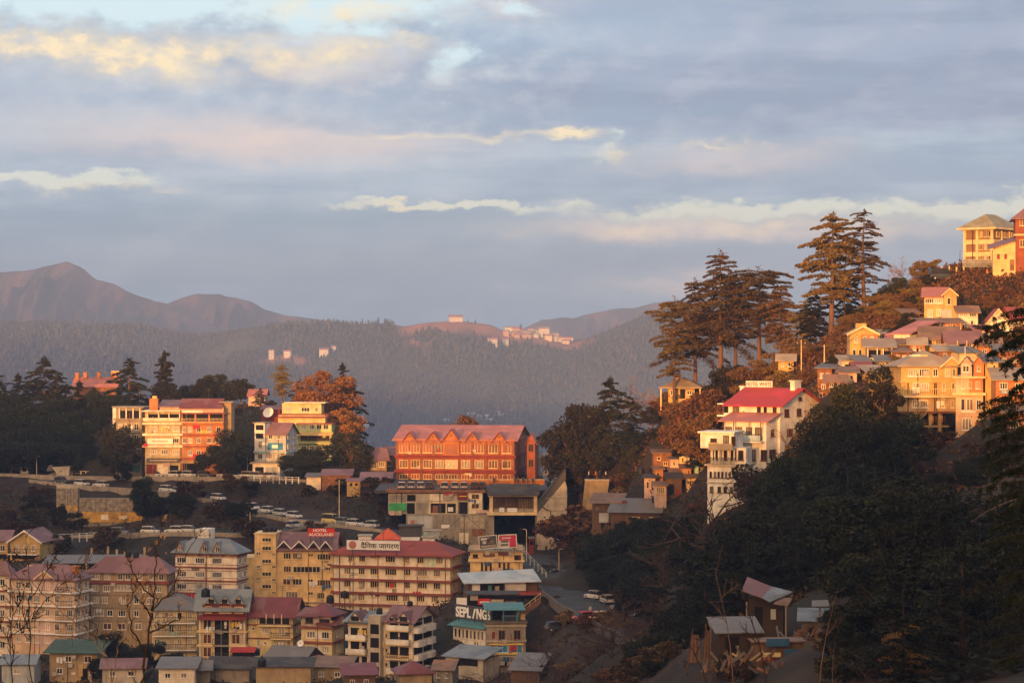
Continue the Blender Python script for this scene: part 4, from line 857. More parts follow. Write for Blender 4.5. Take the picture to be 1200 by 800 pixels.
def portal():
    b = Bld('parking_portal', 'roofed veranda over the wide dark mouth of the parking garage', 'garage', 572.5, 629, 579.5, 638, 461, 0, depth=10, body=False, found=3)
    ex = lambda p: b.U(p)
    b.part('inner_wall', 'void', lambda m: (m.box(ex(579), ex(579) + .1, 1.2, 25.4, -3, b.V(603.3)), m.box(ex(627.5) - .1, ex(627.5), 1.2, 25.4, -3, b.V(603.3)), m.box(ex(579), ex(627.5), 1.5, 25.4, -2.2, -1.0))); b.part('side_wall', 'concrete', lambda m: m.box(ex(572.5), ex(579), 0, 26, -3, b.V(603))); b.part('side_wall', 'concrete', lambda m: m.box(ex(627.5), ex(629), 0, 26, -3, b.V(603)))
    b.part('back_wall', 'void', lambda m: m.box(ex(579), ex(627.5), 25.5, 26, -3, b.V(603))); b.part('lintel', 'trimcream', lambda m: m.box(ex(571), ex(630.5), -.6, 26, b.V(603.2), b.V(599.8)))  # inner and back walls near-black, the garage shade put into their colour
    b.part('veranda_back', 'brown', lambda m: m.box(ex(577), ex(626), 2.6, 2.9, b.V(599.7), b.V(580))); b.posts([575.5, 627.5], 580, 599.8, .2, .7, 'trimcream', 'pillar'); b.posts([593, 611], 580, 599.8, .2, .25, 'brown', 'pillar')
    b.part('beam', 'trimcream', lambda m: m.box(ex(572), ex(630), -.3, .4, b.V(581.5), b.V(578.8))); b.part('parapet', 'concrete', lambda m: m.box(ex(579.2), ex(626), -.1, .1, b.V(599.7), b.V(595.5)))
    b.pbox('bench', 'signwhite', 585, 591, 594.5, 599.5, -.4, -.12); b.pbox('bench', 'signwhite', 594.5, 606, 594.8, 599.5, -.42, -.12)
    b.part('roof', 'darkroof', lambda m: m.slab([(ex(571), -1.2, b.V(579)), (ex(632), -1.2, b.V(579)), (ex(632), 5, b.V(568.5)), (ex(574), 5, b.V(568.5))], .15))
    for i in range(9): b.part('slat', 'tan', lambda m, i=i: m.box(ex(608 + i * 2), ex(608.8 + i * 2), 2.3, 2.55, b.V(597), b.V(585)))
portal()
def ramp():
    b = Bld('covered_stairway', 'dark covered stairway climbing steeply beside the garage mouth', 'stairway', 630, 664, 552, 640, 458, 0, depth=5, body=False, found=3)
    z0, z1 = b.V(592), b.V(552); u0, u1 = b.U(629.5), b.U(663)
    b.part('roof', 'darkroof', lambda m: m.slab([(u0, -.3, z0 + .5), (u1, -.3, z1 + .6), (u1, 5, z1 + .6), (u0, 5, z0 + .5)], .2))
    b.part('dark_side', 'billdark', lambda m: m.prism_y([(u0, z0 - 1.6), (u1, z1 - 1.7), (u1, z1 + .35), (u0, z0 + .25)], .0, .15))
    b.part('concrete_flank', 'paleconcrete', lambda m: m.prism_y([(b.U(629.5), -4), (b.U(664.5), -4), (b.U(664.5), z1 - 3.2), (b.U(662), z1 - 1.75), (u0, z0 - 1.65)], .02, 4.9))
    for y in (583.5, 598): b.part('flank_course', 'concrete', lambda m, y=y: m.box(b.U(640 if y < 590 else 631), b.U(664), -.06, .01, b.V(y) - .06, b.V(y) + .06))
    b.part('drain_pipe', 'iron', lambda m: m.tube([(b.U(634), -.12, b.V(592)), (b.U(640), -.12, b.V(597)), (b.U(645), -.12, b.V(598)), (b.U(646), -.12, b.V(615)), (b.U(654), -.12, b.V(630)), (b.U(656), -.12, b.V(640))], .11, 6))
    gpx(668, 575, 468); gpx(672, 600, 462); gpx(676, 622, 456)
    c = Bld('tarp_stall', 'stall wrapped in blue tarpaulin with red top at the head of the stairway', 'stall', 663, 681, 556, 571, 466, 0, depth=3, wall='blueplastic', found=3); c.gable('redcloth', 1.2, 'x', .3, wm='redcloth'); c.recess(665, 678, 563, 571)
    w = Bld('retaining_wall', 'tall tan retaining wall leaning back beside the brown slope', 'wall', 681, 714, 563, 625, 448, 0, depth=2, body=False)
    w.part('wall', 'stonetan', lambda m: m.hexa([(w.U(678), -.8, -3), (w.U(702), -1.2, -3), (w.U(702), 3, -3), (w.U(678), 3, -3)], [(w.U(686), 0, w.H), (w.U(714), 0, w.H), (w.U(714), 3, w.H), (w.U(686), 3, w.H)]))
    w.part('coping', 'paleconcrete', lambda m: m.box(w.U(685.5), w.U(714.5), -.15, 3.1, w.H, w.H + .2))
ramp()
def dark_houses():
    b = Bld('hillside_shack', 'grey brown shack with sagging tin roof left of the larger dark roof', 'house', 694, 727, 590, 623, 416, -8, depth=6, wall='brown', panes=['glass', 'curtain2'], fr='brown'); b.shed('roofbrown', 1.4, .6, to='F'); b.pbox('grey_panel', 'greyblue', 702, 714, 601, 612, -.1, .02); b.recess(704, 709, 613, 622); b.recess(711, 716, 613, 622); b.win(700, 596, 5, 5, 2)
    b = Bld('hillside_house', 'long low house with broad dark slate roof and lit cream window strip', 'house', 716, 772, 601, 626, 410, -10, depth=7, wall='brown', panes=['curtain', 'curtain2'], fr='brown'); b.shed('roofgrey', 2.0, .7)
    for x in (743, 749, 756, 763, 769): b.win(x, 609, 5, 7, 2, pane='curtain', fr='trimcream')
    b.pbox('yellow_wall', 'yellow', 733, 759, 616, 626, -.9, -.05); b.pbox('doorway', 'void', 746, 757, 618.5, 626, -.95, -.91); b.pbox('red_box', 'redpaint', 727, 732, 588, 591, 2, 3)
dark_houses()
def slum():
    def hut(name, label, pl, pr, pt, pb, D, wall, roof, r=0, rise=.7, depth=4, wins=(), dark=(), kind='shed', door=(), to='F', over=.45):
        b = Bld(name, label, 'house', pl, pr, pt, pb, D + 50, r, depth=depth, wall=wall, found=5, panes=['glass', 'glassbrown', 'curtain2'], fr='trimcream')
        if kind == 'shed': b.shed(roof, rise, over, to=to)
        else: b.gable(roof, rise, 'x', over)
        for x, y, w, h, n in wins: b.win(x, y, w, h, n)
        for q in dark: b.recess(*q)
        for x, y, w, h, m in door: b.door(x, y, w, h, m)
        return b
    hut('timber_shack', 'tall rust coloured shack at the top of the crowded hut cluster', 766, 787, 531, 559, 376, 'brick', 'roofbrown', 0, .5, wins=((772, 537, 4, 4, 1), (780, 543, 5, 5, 2)), dark=((776, 784, 549, 558),))
    hut('painted_hut', 'small lilac grey hut between rust shack and yellow hut', 785.5, 795.5, 538, 552, 373, 'pink', 'roofgrey', 0, .4, wins=((790, 543, 3, 5, 1),))
    hut('painted_hut', 'bright yellow hut with tin lean-to, highest of the painted huts', 796, 808, 530, 546, 372, 'paleyellow', 'roofgrey', -14, .5, wins=((800, 539, 3, 6, 1), (805.5, 538, 2.5, 4, 1)))
    hut('tin_lean_to', 'pale tin lean-to right of the yellow hut', 809, 820, 533, 546, 374, 'greyblue', 'roofgrey', 0, .6, dark=((811, 818, 540, 546),))
    hut('painted_hut', 'mint green hut with dark doorway next to the white hotel', 815, 824, 544.5, 555, 366, 'mint', 'roofgrey', 0, .4, dark=((818.5, 820.5, 547, 553),))
    hut('painted_hut', 'little orange pink hut under a long brown tin roof', 799, 810, 549, 559, 368, 'orange', 'roofbrown', 0, .6, wins=((803, 553, 3, 4, 1), (807, 553, 2, 4, 1)))
    hut('painted_hut', 'orange yellow hut low on the slope beside the white hotel', 805.5, 816.5, 560.5, 574, 362, 'ochre', 'roofbrown', 0, .5, wins=((809, 566, 3, 6, 1),), dark=((813, 816, 563, 573),))
    hut('painted_hut', 'cream hut touching the lower corner of the white hotel', 818, 829, 560, 577, 360, 'cream', 'roofgrey', 0, .5, wins=((823, 566, 4, 4, 1),))
    hut('painted_hut', 'pale pink house with two tall dark windows at the left of the huts', 755, 768, 560, 582, 368, 'pink', 'darkroof', -6, .5, wins=((759, 568, 3, 8, 1), (764, 568, 3, 8, 1), (761, 562.5, 3, 2, 1)))
    hut('painted_hut', 'grey pink hut with wide mullioned window below the pink house', 768, 781, 569, 588, 362, 'pink', 'roofbrown', 0, .5, wins=((774, 574, 10, 8, 4),))
    hut('timber_shack', 'dark shack with red door in the middle of the huts', 781.5, 799, 561, 589, 364, 'brown', 'darkroof', 0, .9, dark=((783, 790, 567, 580),), door=((794.5, 587, 4.5, 14, 'redpaint'),))
    hut('painted_hut', 'rusty orange hut squeezed above the pink house', 767.5, 777, 550, 562, 371, 'orange', 'roofbrown', 0, .3, wins=((771, 555, 3, 4, 1),))
    hut('timber_shack', 'brown shack wedged under the lilac hut', 786, 799, 553, 562, 369, 'brick', 'roofbrown', 0, .5, dark=((789, 796, 556, 561),))
    water_tank(P(751, 556, 424), .75, 1.4, 'water tank standing on the slope left of the huts', base=False)
slum()
# ------------------------------------------------------------------ left ridge
def left_ridge():
    b = Bld('narrow_house', 'narrow grey cream house half hidden by trees, left of the yellow block', 'house', 136, 166, 478, 555, 528, -6, depth=8, wall='concrete', panes=['glass', 'curtain2', 'curtain'])
    for y in (500, 513, 529, 540): b.win(150, y, 9, 8, 2); b.win(160, y, 6, 8, 2); b.win(141, y, 5, 7, 2)
    b.recess(140, 164, 481, 490); b.posts([140, 148, 156, 164], 478, 490, -.2, .25, 'trimwhite'); b.flat('concrete', .3, .6, 0); b.band([491, 506, 521, 534], .35, .5, 'concrete'); b.pbox('white_sign', 'signwhite', 150, 162, 525, 531, -.5, -.4); b.pbox('blue_sign', 'blue', 156, 159, 535, 539, -.5, -.4); b.recess(142, 150, 546, 554); b.recess(154, 164, 544, 553, 'teal')
    b = Bld('yellow_apartment_block', 'yellow cream block with open roof terrace, shops below, joined to the orange one', 'building', 170, 211.5, 482, 555, 522, 0, depth=10, wall='dullcream', panes=['curtain', 'glass', 'curtain2'])
    b.recess(174, 185, 485, 491.5); b.recess(187.5, 210.5, 485, 491.5); b.posts([173, 186, 198, 210.5], 483, 492, -.4, .22, 'cream'); b.balcony(168, 211, 492, .9, 'solid', 'cream', 'cream', rh=.5)
    for y in (502.5, 529.5):
        for x in (180, 193, 206): b.win(x, y, 8, 5.5, 3)
    b.win(206, 516, 7, 5.5, 3); b.pbox('sign_strip', 'signwhite', 173, 203, 513.5, 520, -.6, -.45); b.pbox('sign_print', 'pink', 179, 197, 515.5, 517.5, -.64, -.605)
    b.band([496, 509, 522.5], .5, .55, 'cream', 'balcony_slab'); b.pbox('shop_sign', 'billdark', 172, 211, 536.5, 541.5, -.5, -.02); b.pbox('shop_sign_print', 'curtain', 176, 208, 538.5, 539.7, -.54, -.505); b.pbox('pink_flag', 'redcloth', 168.5, 173, 519, 523, -.9, -.62)
    b.shutter(171.5, 183.5, 544, 555, 'redpaint'); b.shutter(185, 197, 543.5, 555, 'cream'); b.recess(199, 209, 545, 555)
    e = (b.U(186), b.W, 1.0, 8.0); b.part('attic', 'pink', lambda m: m.box(e[0], e[1], 1.5, 7.5, b.H, b.V(476))); b.shed('roofmauve', 1.4, .4, ext=e, v=b.V(477))
    b.box('turret', 'orange', 175, 185, 467, 482, 1.0, 3.0); b.part('turret_top', 'ochre', lambda m: m.box(b.U(177.5), b.U(182.5), 1.3, 2.4, b.V(467) + .01, b.V(464)))
    b.part('terrace_roof', 'cream', lambda m: m.box(-.7, b.W, -.9, b.d, b.H - .02, b.H + .25))
    b = Bld('orange_apartment_block', 'orange block with balconies and maroon roof on the left ridge', 'building', 212.5, 262, 477, 555, 522, 0, depth=10, wall='orange', panes=['curtain', 'glass', 'curtain2'])
    for y, xs in ((503, (216, 223, 233, 245, 256)), (516, (216, 223, 233, 245, 256)), (530.5, (223, 233, 245))):
        for x in xs: b.win(x, y, 5, 6, 2)
    b.recess(214, 228, 485, 493.5); b.recess(230, 244, 485, 493.5); b.recess(246, 261, 485, 493.5); b.balcony(212.6, 262, 495, .9, 'bars', 'orange', 'trimcream'); b.band([484], .3, .5, 'trimred'); b.pbox('pink_band', 'pink', 213, 262, 478, 483, -.15, .0); b.pbox('white_valance', 'trimwhite', 213, 238, 481, 483.4, -.3, -.16)
    for y in (509.5, 523, 537): b.band([y], .35, .4, 'redorange', 'balcony_slab')
    b.recess(214, 240, 543, 555); b.pbox('awning', 'tan', 212.6, 256, 540, 542, -1.8, -.42); b.pbox('pink_wall', 'pink', 246, 257, 524, 536, -.3, -.05)
    b.gable('roofmaroon', 1.9, 'x', .5, ext=(0, b.U(258), 0, 8)); b.box('service_tower', 'tan', 256.5, 271, 472, 555, 2, 8, 4)
    b.part('tower_roof', 'concrete', lambda m: m.box(b.U(256) - .2, b.U(271, 2) + .4, 1.7, 8.3, b.V(472), b.V(470.6)))
    b = Bld('blue_grey_house', 'grey cream house with blue board and sloping mauve roof above the parked cars', 'house', 311.5, 335, 507, 557, 520, -20, ps=348, wall='greyblue', panes=['glass', 'curtain2'])
    b.side([511, 523, 535], 6, 2, 1.1)
    b.pbox('blue_board', 'blue', 314, 331.5, 519, 527, -.12, .0); b.pbox('board_print', 'signwhite', 319, 326, 521, 525, -.15, -.125)
    for y in (511.5, 535): b.win(317, y, 5, 6, 2); b.win(327, y, 5, 6, 2)
    b.band([530, 541], .3, .3, 'paleblue'); b.gable('roofmauve', 2.2, 'x', .6)
    b.box('left_bay', 'white', 299.5, 311.3, 496, 557, -.5, 4, 5); b.recess(301, 310, 498, 504, y=-.5); b.recess(301, 310, 508, 514, y=-.5); b.win(305, 521, 5, 8, 2, y=-.5); b.win(305, 535, 6, 6, 2, y=-.5)
    b.part('bay_roof', 'concrete', lambda m: m.box(b.U(299) - .3, b.U(311.3) + .2, -.9, 4.2, b.V(496), b.V(495))); b.pbox('bay_band', 'paleblue', 299, 311.5, 528.5, 531, -.9, -.45)
    b = Bld('white_shop', 'low white shop with flat roof in front of the blue board house', 'shop', 296, 328, 543, 558, 514, 0, depth=4, wall='white', found=4); b.flat('concrete', .25, .6, 0); b.recess(299, 309, 547, 557); b.shutter(311, 325, 547, 557, 'greyblue')
    b = Bld('green_yellow_house', 'stepped house, cream yellow above and pale green below with wooden balcony', 'house', 349, 388.5, 497, 540, 536, -4, depth=8, wall='green', panes=['curtain', 'glass', 'glassbrown'])
    for x, n in ((356, 2), (366, 3), (374, 2), (382, 2)): b.win(x, 500, 6, 6, n); b.win(x, 526, 6, 7, n)
    b.recess(352, 386, 510, 516.5); b.balcony(350, 388, 518, 1.0, 'bars', 'green', 'brown'); b.part('balcony_roof', 'yellow', lambda m: m.slab([(-.5, -1.4, b.V(509.5)), (b.W + .4, -1.4, b.V(509.5)), (b.W + .4, 0, b.V(506)), (-.5, 0, b.V(506))], .12)); b.band([519.5], .3, .1, 'paleyellow'); b.flat('trimred', .25, .4, 0)
    b.box('middle_storey', 'paleyellow', 326, 381, 487, 497.2, 2.5, 9, 8); b.part('middle_roof', 'roofred', lambda m: m.slab([(b.U(324), 1.6, b.V(489)), (b.U(382), 1.6, b.V(489)), (b.U(382), 4.5, b.V(485.4)), (b.U(324), 4.5, b.V(485.4))], .15))
    b.box('top_storey', 'paleyellow', 330.5, 376.5, 473, 487, 4.6, 9, 3); b.part('top_roof', 'cream', lambda m: m.box(b.U(329.5), b.U(378), 4.1, 9.3, b.V(473), b.V(471.8)))
    for x, w in ((338, 8), (358, 10), (371, 4)): b.win(x, 480.5, w, 5, 3, y=4.6)
    b = Bld('tin_shed', 'maroon walled shed with a dish, left of the cream yellow top storey', 'shed', 306, 328, 480, 494, 545, 0, depth=5, wall='redpaint'); b.shed('roofmaroon', .8, .4)
    satellite_dish(P(315, 491, 543), 1.3, 'large white satellite dish in front of the maroon shed')
    b = Bld('low_shed', 'cream plastered shed end at the left of the brown shed row', 'shed', 359, 376, 559, 573, 497, 0, depth=5, wall='cream'); b.shed('roofgrey', .6, .4)
    b = Bld('low_shed', 'brown sided shed with flat reddish roof beside the cream shed end', 'shed', 377, 411, 557, 574, 495, 0, depth=6, wall='brick'); b.shed('roofmauve', 1.0, .4)
    b = Bld('low_shed', 'small yellow shed with two dark openings in the brown shed row', 'shed', 406.5, 422, 564, 578, 489, 0, depth=3, wall='yellow'); b.shed('roofmauve', .5, .3); b.recess(410, 413, 566, 569); b.recess(416, 419, 566, 569)
    b = Bld('low_shed', 'brown shed with wide mauve roof next to the parking terrace', 'shed', 423, 457, 563, 578, 492, 0, depth=6, wall='brick'); b.shed('roofmauve', 1.4, .5); b.win(450, 568, 8, 5, 3)
    b = Bld('gabled_house', 'tan house with mauve gable roof left of the red heritage building', 'house', 434, 453, 537, 562, 516, 14, ps=None, depth=7, wall='tan', panes=['glass', 'curtain2']); b.gable('roofmauve', 2.3, 'x', .7); b.win(439, 545, 4, 8, 2); b.win(447, 544, 7, 6, 3)
    b = Bld('gabled_house', 'dark roofed house squeezed against the red heritage building', 'house', 450, 464, 532, 560, 523, 0, depth=6, wall='darkconcrete'); b.gable('roofmauve', 1.6, 'x', .5); b.win(457, 543, 5, 6, 2)
    b = Bld('cottage', 'red roofed cottage with four chimneys almost buried in trees', 'house', 86, 136, 452, 466, 585, 0, depth=8, wall='brick'); b.gable('roofpink', 2.2, 'x', .5)
    for x, yt in ((90.5, 437.5), (100, 437), (116, 436.5)): b.chimney(x, yt, 446, 4, 3.2, 'orange')
    b.box('tower', 'orange', 130, 137, 436, 452, 3, 5); b.part('tower_cap', 'ochre', lambda m: m.box(b.U(129) - .2, b.U(138), 2.7, 5.3, b.V(436), b.V(434.8)))
    b = Bld('pink_house', 'pink house glimpsed between dark trees on the ridge crest', 'house', 291, 311, 463, 475, 575, 0, depth=7, wall='pink'); b.gable('roofpink', 1.5, 'x', .4); b.rows([467], [296, 302, 308], 4, 4, 2)
    b = Bld('white_building', 'pale building end beside the narrow grey house, behind the trees', 'house', 132, 146, 477, 490, 540, 0, depth=5, wall='white', found=5); b.flat('concrete', .2, .2, 0)
    # stained retaining walls between the two roads
    w = Bld('retaining_wall', 'tall retaining wall with ochre stripe under the upper road', 'wall', 66, 91.5, 572, 613, 500, 0, depth=2, wall='stone', found=4); w.pbox('ochre_stripe', 'ochrewall', 67, 91, 592, 598.5, -.12, .0); w.piers([78, 85], 573, 612, .3, .15, 'concrete'); w.part('parapet', 'paleconcrete', lambda m: m.box(0, w.W, .1, .3, w.H, w.H + .8))
    w = Bld('retaining_wall', 'long ochre stained retaining wall half covered by scrub', 'wall', 93, 168, 584, 616, 497, -5, depth=2, wall='stone', found=4); w.pbox('ochre_base', 'ochrewall', 95, 167, 600, 612, -.15, .0); w.pbox('white_patch', 'cream', 119, 127, 603, 609, -.2, -.155); w.pbox('white_patch', 'cream', 140, 150, 604, 608, -.2, -.155)
    w = Bld('rock_wall', 'broken whitewashed rock wall on the slope below the left trees', 'wall', 56, 84, 534, 560, 535, 0, body=False)
    def f(m):
        r = random.Random(3)
        for i in range(22):
            x = w.U(57 + r.random() * 26); z = w.V(548 + r.random() * 14); s = .3 + r.random() * .45; m.hexa([(x - s, -.5 - r.random(), z - s), (x + s, -.4, z - s), (x + s, 1.5, z - s), (x - s, 1.5, z - s)], [(x - s * .6, -.2, z + s * .7), (x + s * .8, -.1 - r.random() * .4, z + s), (x + s * .6, 1.5, z + s), (x - s * .6, 1.5, z + s)])
    w.part('rocks', 'darkconcrete', f); w.part('whitewashed_panel', 'paleconcrete', lambda m: m.prism_y([(w.U(62), w.V(547)), (w.U(73), w.V(561)), (w.U(81), w.V(563)), (w.U(83), w.V(546))], -1.2, 1))
    k = Bld('roadside_kiosk', 'small white kiosk at the bend of the upper road, far left', 'kiosk', 24, 33, 543, 553, 540, 0, depth=2.5, wall='white', found=3); k.shed('roofred', .4, .3); k.recess(26, 31, 547, 552)
left_ridge()
# ------------------------------------------------------------------ right hill buildings
def white_hotel():
    b = Bld('white_hotel', 'white stepped hotel with bright red gable roof and roof lettering on the right slope', 'hotel', 854, 914, 473.5, 545, 312, -34, ps=960, wall='white', found=12, panes=['glass', 'glass', 'curtain2'], fr='trimbrown')
    W, d, H = b.W, b.d, b.H
    b.gable('roofbright', 2.1, 'x', .75, wm='white', barge=None)
    for x, w, n in ((862.5, 8.5, 3), (889.5, 5, 2), (897, 4, 1), (908, 5, 2)): b.win(x, 480.5, w, 7, n)
    for f, z, w, h, n in ((.16, H - 1.75, 1.3, 1.05, 2), (.47, H - 1.75, 1.3, 1.05, 2), (.8, H - 1.75, 1.0, 1.0, 2), (.24, H - 4.4, 1.7, 1.0, 3), (.6, H - 4.4, 1.7, 1.0, 3), (.5, H + .35, .9, .5, 1)): b.win_at(d * f, z, w, h, n, side='R', fr='trimbrown', pane='glass')
    b.chimney(871, 455, 464, 6, d * .55, 'white'); b.part('chimney', 'white', lambda m: (m.box(W - 1.0, W - .3, d * .42, d * .58, H + 1.2, H + 3.0), m.box(W - 1.1, W - .2, d * .4, d * .6, H + 3.0, H + 3.15)))
    u0, u1, v0, v1 = b.U(874, d * .5), b.U(905, d * .5), H + 2.15, H + 3.0
    g = b.part('roof_sign', 'signwhite', lambda m: m.box(u0, u1, d * .5, d * .5 + .08, v0, v1))
    link('lettering', text_mesh('HOTEL WHITE', 'roofmaroon', (u1 - u0) * .94, .58, .04, bold=0.01), g, ((u0 + u1) / 2, d * .5 - .03, (v0 + v1) / 2)); b.part('sign_frame', 'iron', lambda m: [m.box(u0 + (u1 - u0) * k - .04, u0 + (u1 - u0) * k + .04, d * .5 + .09, d * .5 + .17, H + 1.6, v1) for k in (.05, .5, .95)])
    # left balcony wing of the top floor
    b.box('left_bay', 'white', 848, 853.8, 475, 488, 1.2, 5); b.part('bay_opening', 'void', lambda m: m.box(b.U(848.5, 1.2), b.U(853.4, 1.2), 1.15, 1.19, b.V(485), b.V(476.5))); b.part('bay_roof', 'trimwhite', lambda m: m.box(b.U(838), b.U(854.2), .6, 5.4, b.V(475), b.V(473.8))); b.part('bay_floor', 'trimwhite', lambda m: m.box(b.U(838), b.U(854), .6, 5.4, b.V(489.5), b.V(487.5)))
    b.posts([841, 847], 475, 488, .9, .12, 'trimbrown', 'veranda_post')
    # projecting middle storeys with lean-to roof
    y0 = -3.4; u0 = b.U(846, 0); u1 = b.U(898.5, 0)
    def blk(name, m, a, c, pt, pb, y0, y1, f=0): return b.part(name, m, lambda k: k.box(a, c, y0, y1, b.V(pb) - f, b.V(pt)))
    zt = H - 2.35
    b.part('middle_block', 'white', lambda m: m.box(1.2, W - .3, y0, -.01, -13, zt)); b.part('lean_to_roof', 'roofpink', lambda m: m.slab([(.5, y0 - .7, zt + .12), (W + .3, y0 - .7, zt + .12), (W + .3, -.02, zt + 1.2), (.5, -.02, zt + 1.2)], .12))
    b.part('step_wall', 'white', lambda m: m.prism_x([(y0, zt), (-.02, zt), (-.02, zt + 1.0)], W - .55, W - .31))
    wv = [(1.9, 1.0, 1.5), (3.4, 1.0, 1.5), (5.0, .9, 1.5), (6.4, 1.0, 1.5), (7.8, .9, 1.5)]
    for k, (u, w, h) in enumerate(wv):
        if u < W - .8: b.win_at(u, zt - 2.2, w, h, 2, y=y0)
    bl = b.part('balcony', 'trimwhite', lambda m: m.box(1.5, W - .5, y0 - 1.1, y0 + .02, zt - 2.75, zt - 2.55))
    def rail(m):
        z0 = zt - 2.55; m.box(1.5, W - .5, y0 - 1.1, y0 - 1.04, z0 + .9, z0 + .97)
        for i in range(26): m.box(1.5 + i * (W - 2.1) / 25, 1.56 + i * (W - 2.1) / 25, y0 - 1.1, y0 - 1.05, z0, z0 + .9)
    b.part('railing', 'iron', rail, bl); b.part('blue_board', 'paleblue', lambda m: m.box(W * .52, W - .6, y0 - 1.16, y0 - 1.11, zt - 2.5, zt - 1.75), bl)
    for u in (1.6, W * .4, W * .7, W - .6): b.part('veranda_post', 'trimbrown', lambda m: m.box(u - .05, u + .05, y0 - 1.05, y0 - .95, zt - 2.5, zt + .05))
    for f, z, w in ((-.5, zt - 2.0, .9), (-.45, zt - 4.7, 1.8), (-.5, zt - 7.4, 1.8)): b.win_at(-3.4 * -f * -1 if False else y0 * .5, z, w, 1.0, 4 if w > 1 else 2, side='R', fr='trimbrown', pane='glass').location.x = W - .3
    for k in range(4): b.win_at(2.0 + k * 1.75, zt - 5.2, .95, 1.5, 2, y=y0)
    for k in range(4): b.win_at(2.0 + k * 1.75, zt - 8.0, .95, 1.5, 2, y=y0)
    # lower left wing stepping down the slope
    c = Bld('wing', '', '', 829, 873, 546, 591, 302, -20, ps=883, wall='white', found=6, panes=['glass', 'curtain2'], fr='trimbrown')
    for x in (833, 838, 842.3, 846.6, 851, 855.4, 859.6, 863.8, 868): c.win(x, 556.5, 2.6, 7, 1)
    for x in (834, 843, 850, 857, 866): c.win(x, 574, 4, 7, 2)
    for y in (557, 574): c.win_at(c.d * .3, c.V(y) - .4, .9, .9, 2, side='R'); c.win_at(c.d * .7, c.V(y) - .4, .9, .9, 2, side='R')
    c.part('flat_roof', 'paleconcrete', lambda m: m.box(-.3, c.W + .3, -.4, c.d + .2, c.H, c.H + .2)); c.band([566], .15, .12, 'paleconcrete')
    # veranda storey and boxed upper storey of that wing
    zz = c.H + .2; c.part('veranda_wall', 'white', lambda m: m.box(.2, c.W - .2, 1.3, c.d, zz, zz + 2.1))
    for u in (.5, 1.0, 1.5, 2.1, 2.9, 3.6): c.part('veranda_post', 'trimwhite', lambda m: m.box(u - .07, u + .07, .02, .16, zz, zz + 2.1))
    c.part('railing', 'iron', lambda m: (m.box(.1, c.W * .75, -.2, -.14, zz + .8, zz + .86), [m.box(.1 + i * .17, .14 + i * .17, -.2, -.15, zz, zz + .8) for i in range(int(c.W * .75 / .17))]))
    for u in (.8, 2.0, 3.2, 4.2): c.win_at(u, zz + .5, .7, 1.3, 1, y=1.3, pane='glass')
    c.part('upper_storey', 'white', lambda m: m.box(-.9, c.W * .72, -.2, c.d, zz + 2.1, zz + 4.1)); c.part('upper_roof', 'trimwhite', lambda m: m.box(-1.2, c.W * .75, -.5, c.d + .2, zz + 4.1, zz + 4.3))
    c.win_at(.9, zz + 2.9, .9, .5, 1, y=-.2); c.win_at(2.6, zz + 2.5, .8, 1.3, 2, y=-.2, pane='curtain2'); c.win_at(3.6, zz + 2.5, .6, 1.2, 1, y=-.2)
    c.part('upper_balcony', 'concrete', lambda m: (m.box(.4, c.W * .72, -1.0, -.21, zz + 1.9, zz + 2.05), m.box(.4, c.W * .72, -1.0, -.95, zz + 2.05, zz + 2.75)))
    # graft the wing onto the hotel so that it is one thing
    bpy.context.view_layer.update(); Mw = b.root.matrix_world.inverted() @ c.root.matrix_world
    for k in ('label', 'category'):
        if k in c.root: del c.root[k]
    for ch in list(c.root.children):
        ml = ch.matrix_local.copy(); ch.parent = b.root; ch.matrix_local = Mw @ ml
        if ch.name.split('.')[0] in ('wall',): ch.name = 'wing_wall'
    bpy.data.objects.remove(c.root); BL.remove(c)
white_hotel()
def pavilion():
    b = Bld('pavilion', 'small yellow rest house with hip roof under the tall cedars', 'house', 783, 814, 453.5, 468, 437, -12, depth=5, wall='yellow', panes=['glass'], found=3)
    b.hip('rooftan', 1.9, 1.6, t=.2); b.recess(797, 803, 456, 467); b.win(788, 460, 5, 6, 2); b.win(808, 460, 6, 5, 2); b.win_at(2.5, .9, 1.2, 1.1, 2, side='R')
    for u in (-1.2, b.W + 1.2): b.part('veranda_post', 'trimcream', lambda m: m.box(u - .12, u + .12, -1.3, -1.06, -2, b.H - .15))
    b.chimney(795, 438, 444, 4, 2.4, 'orange')
pavilion()
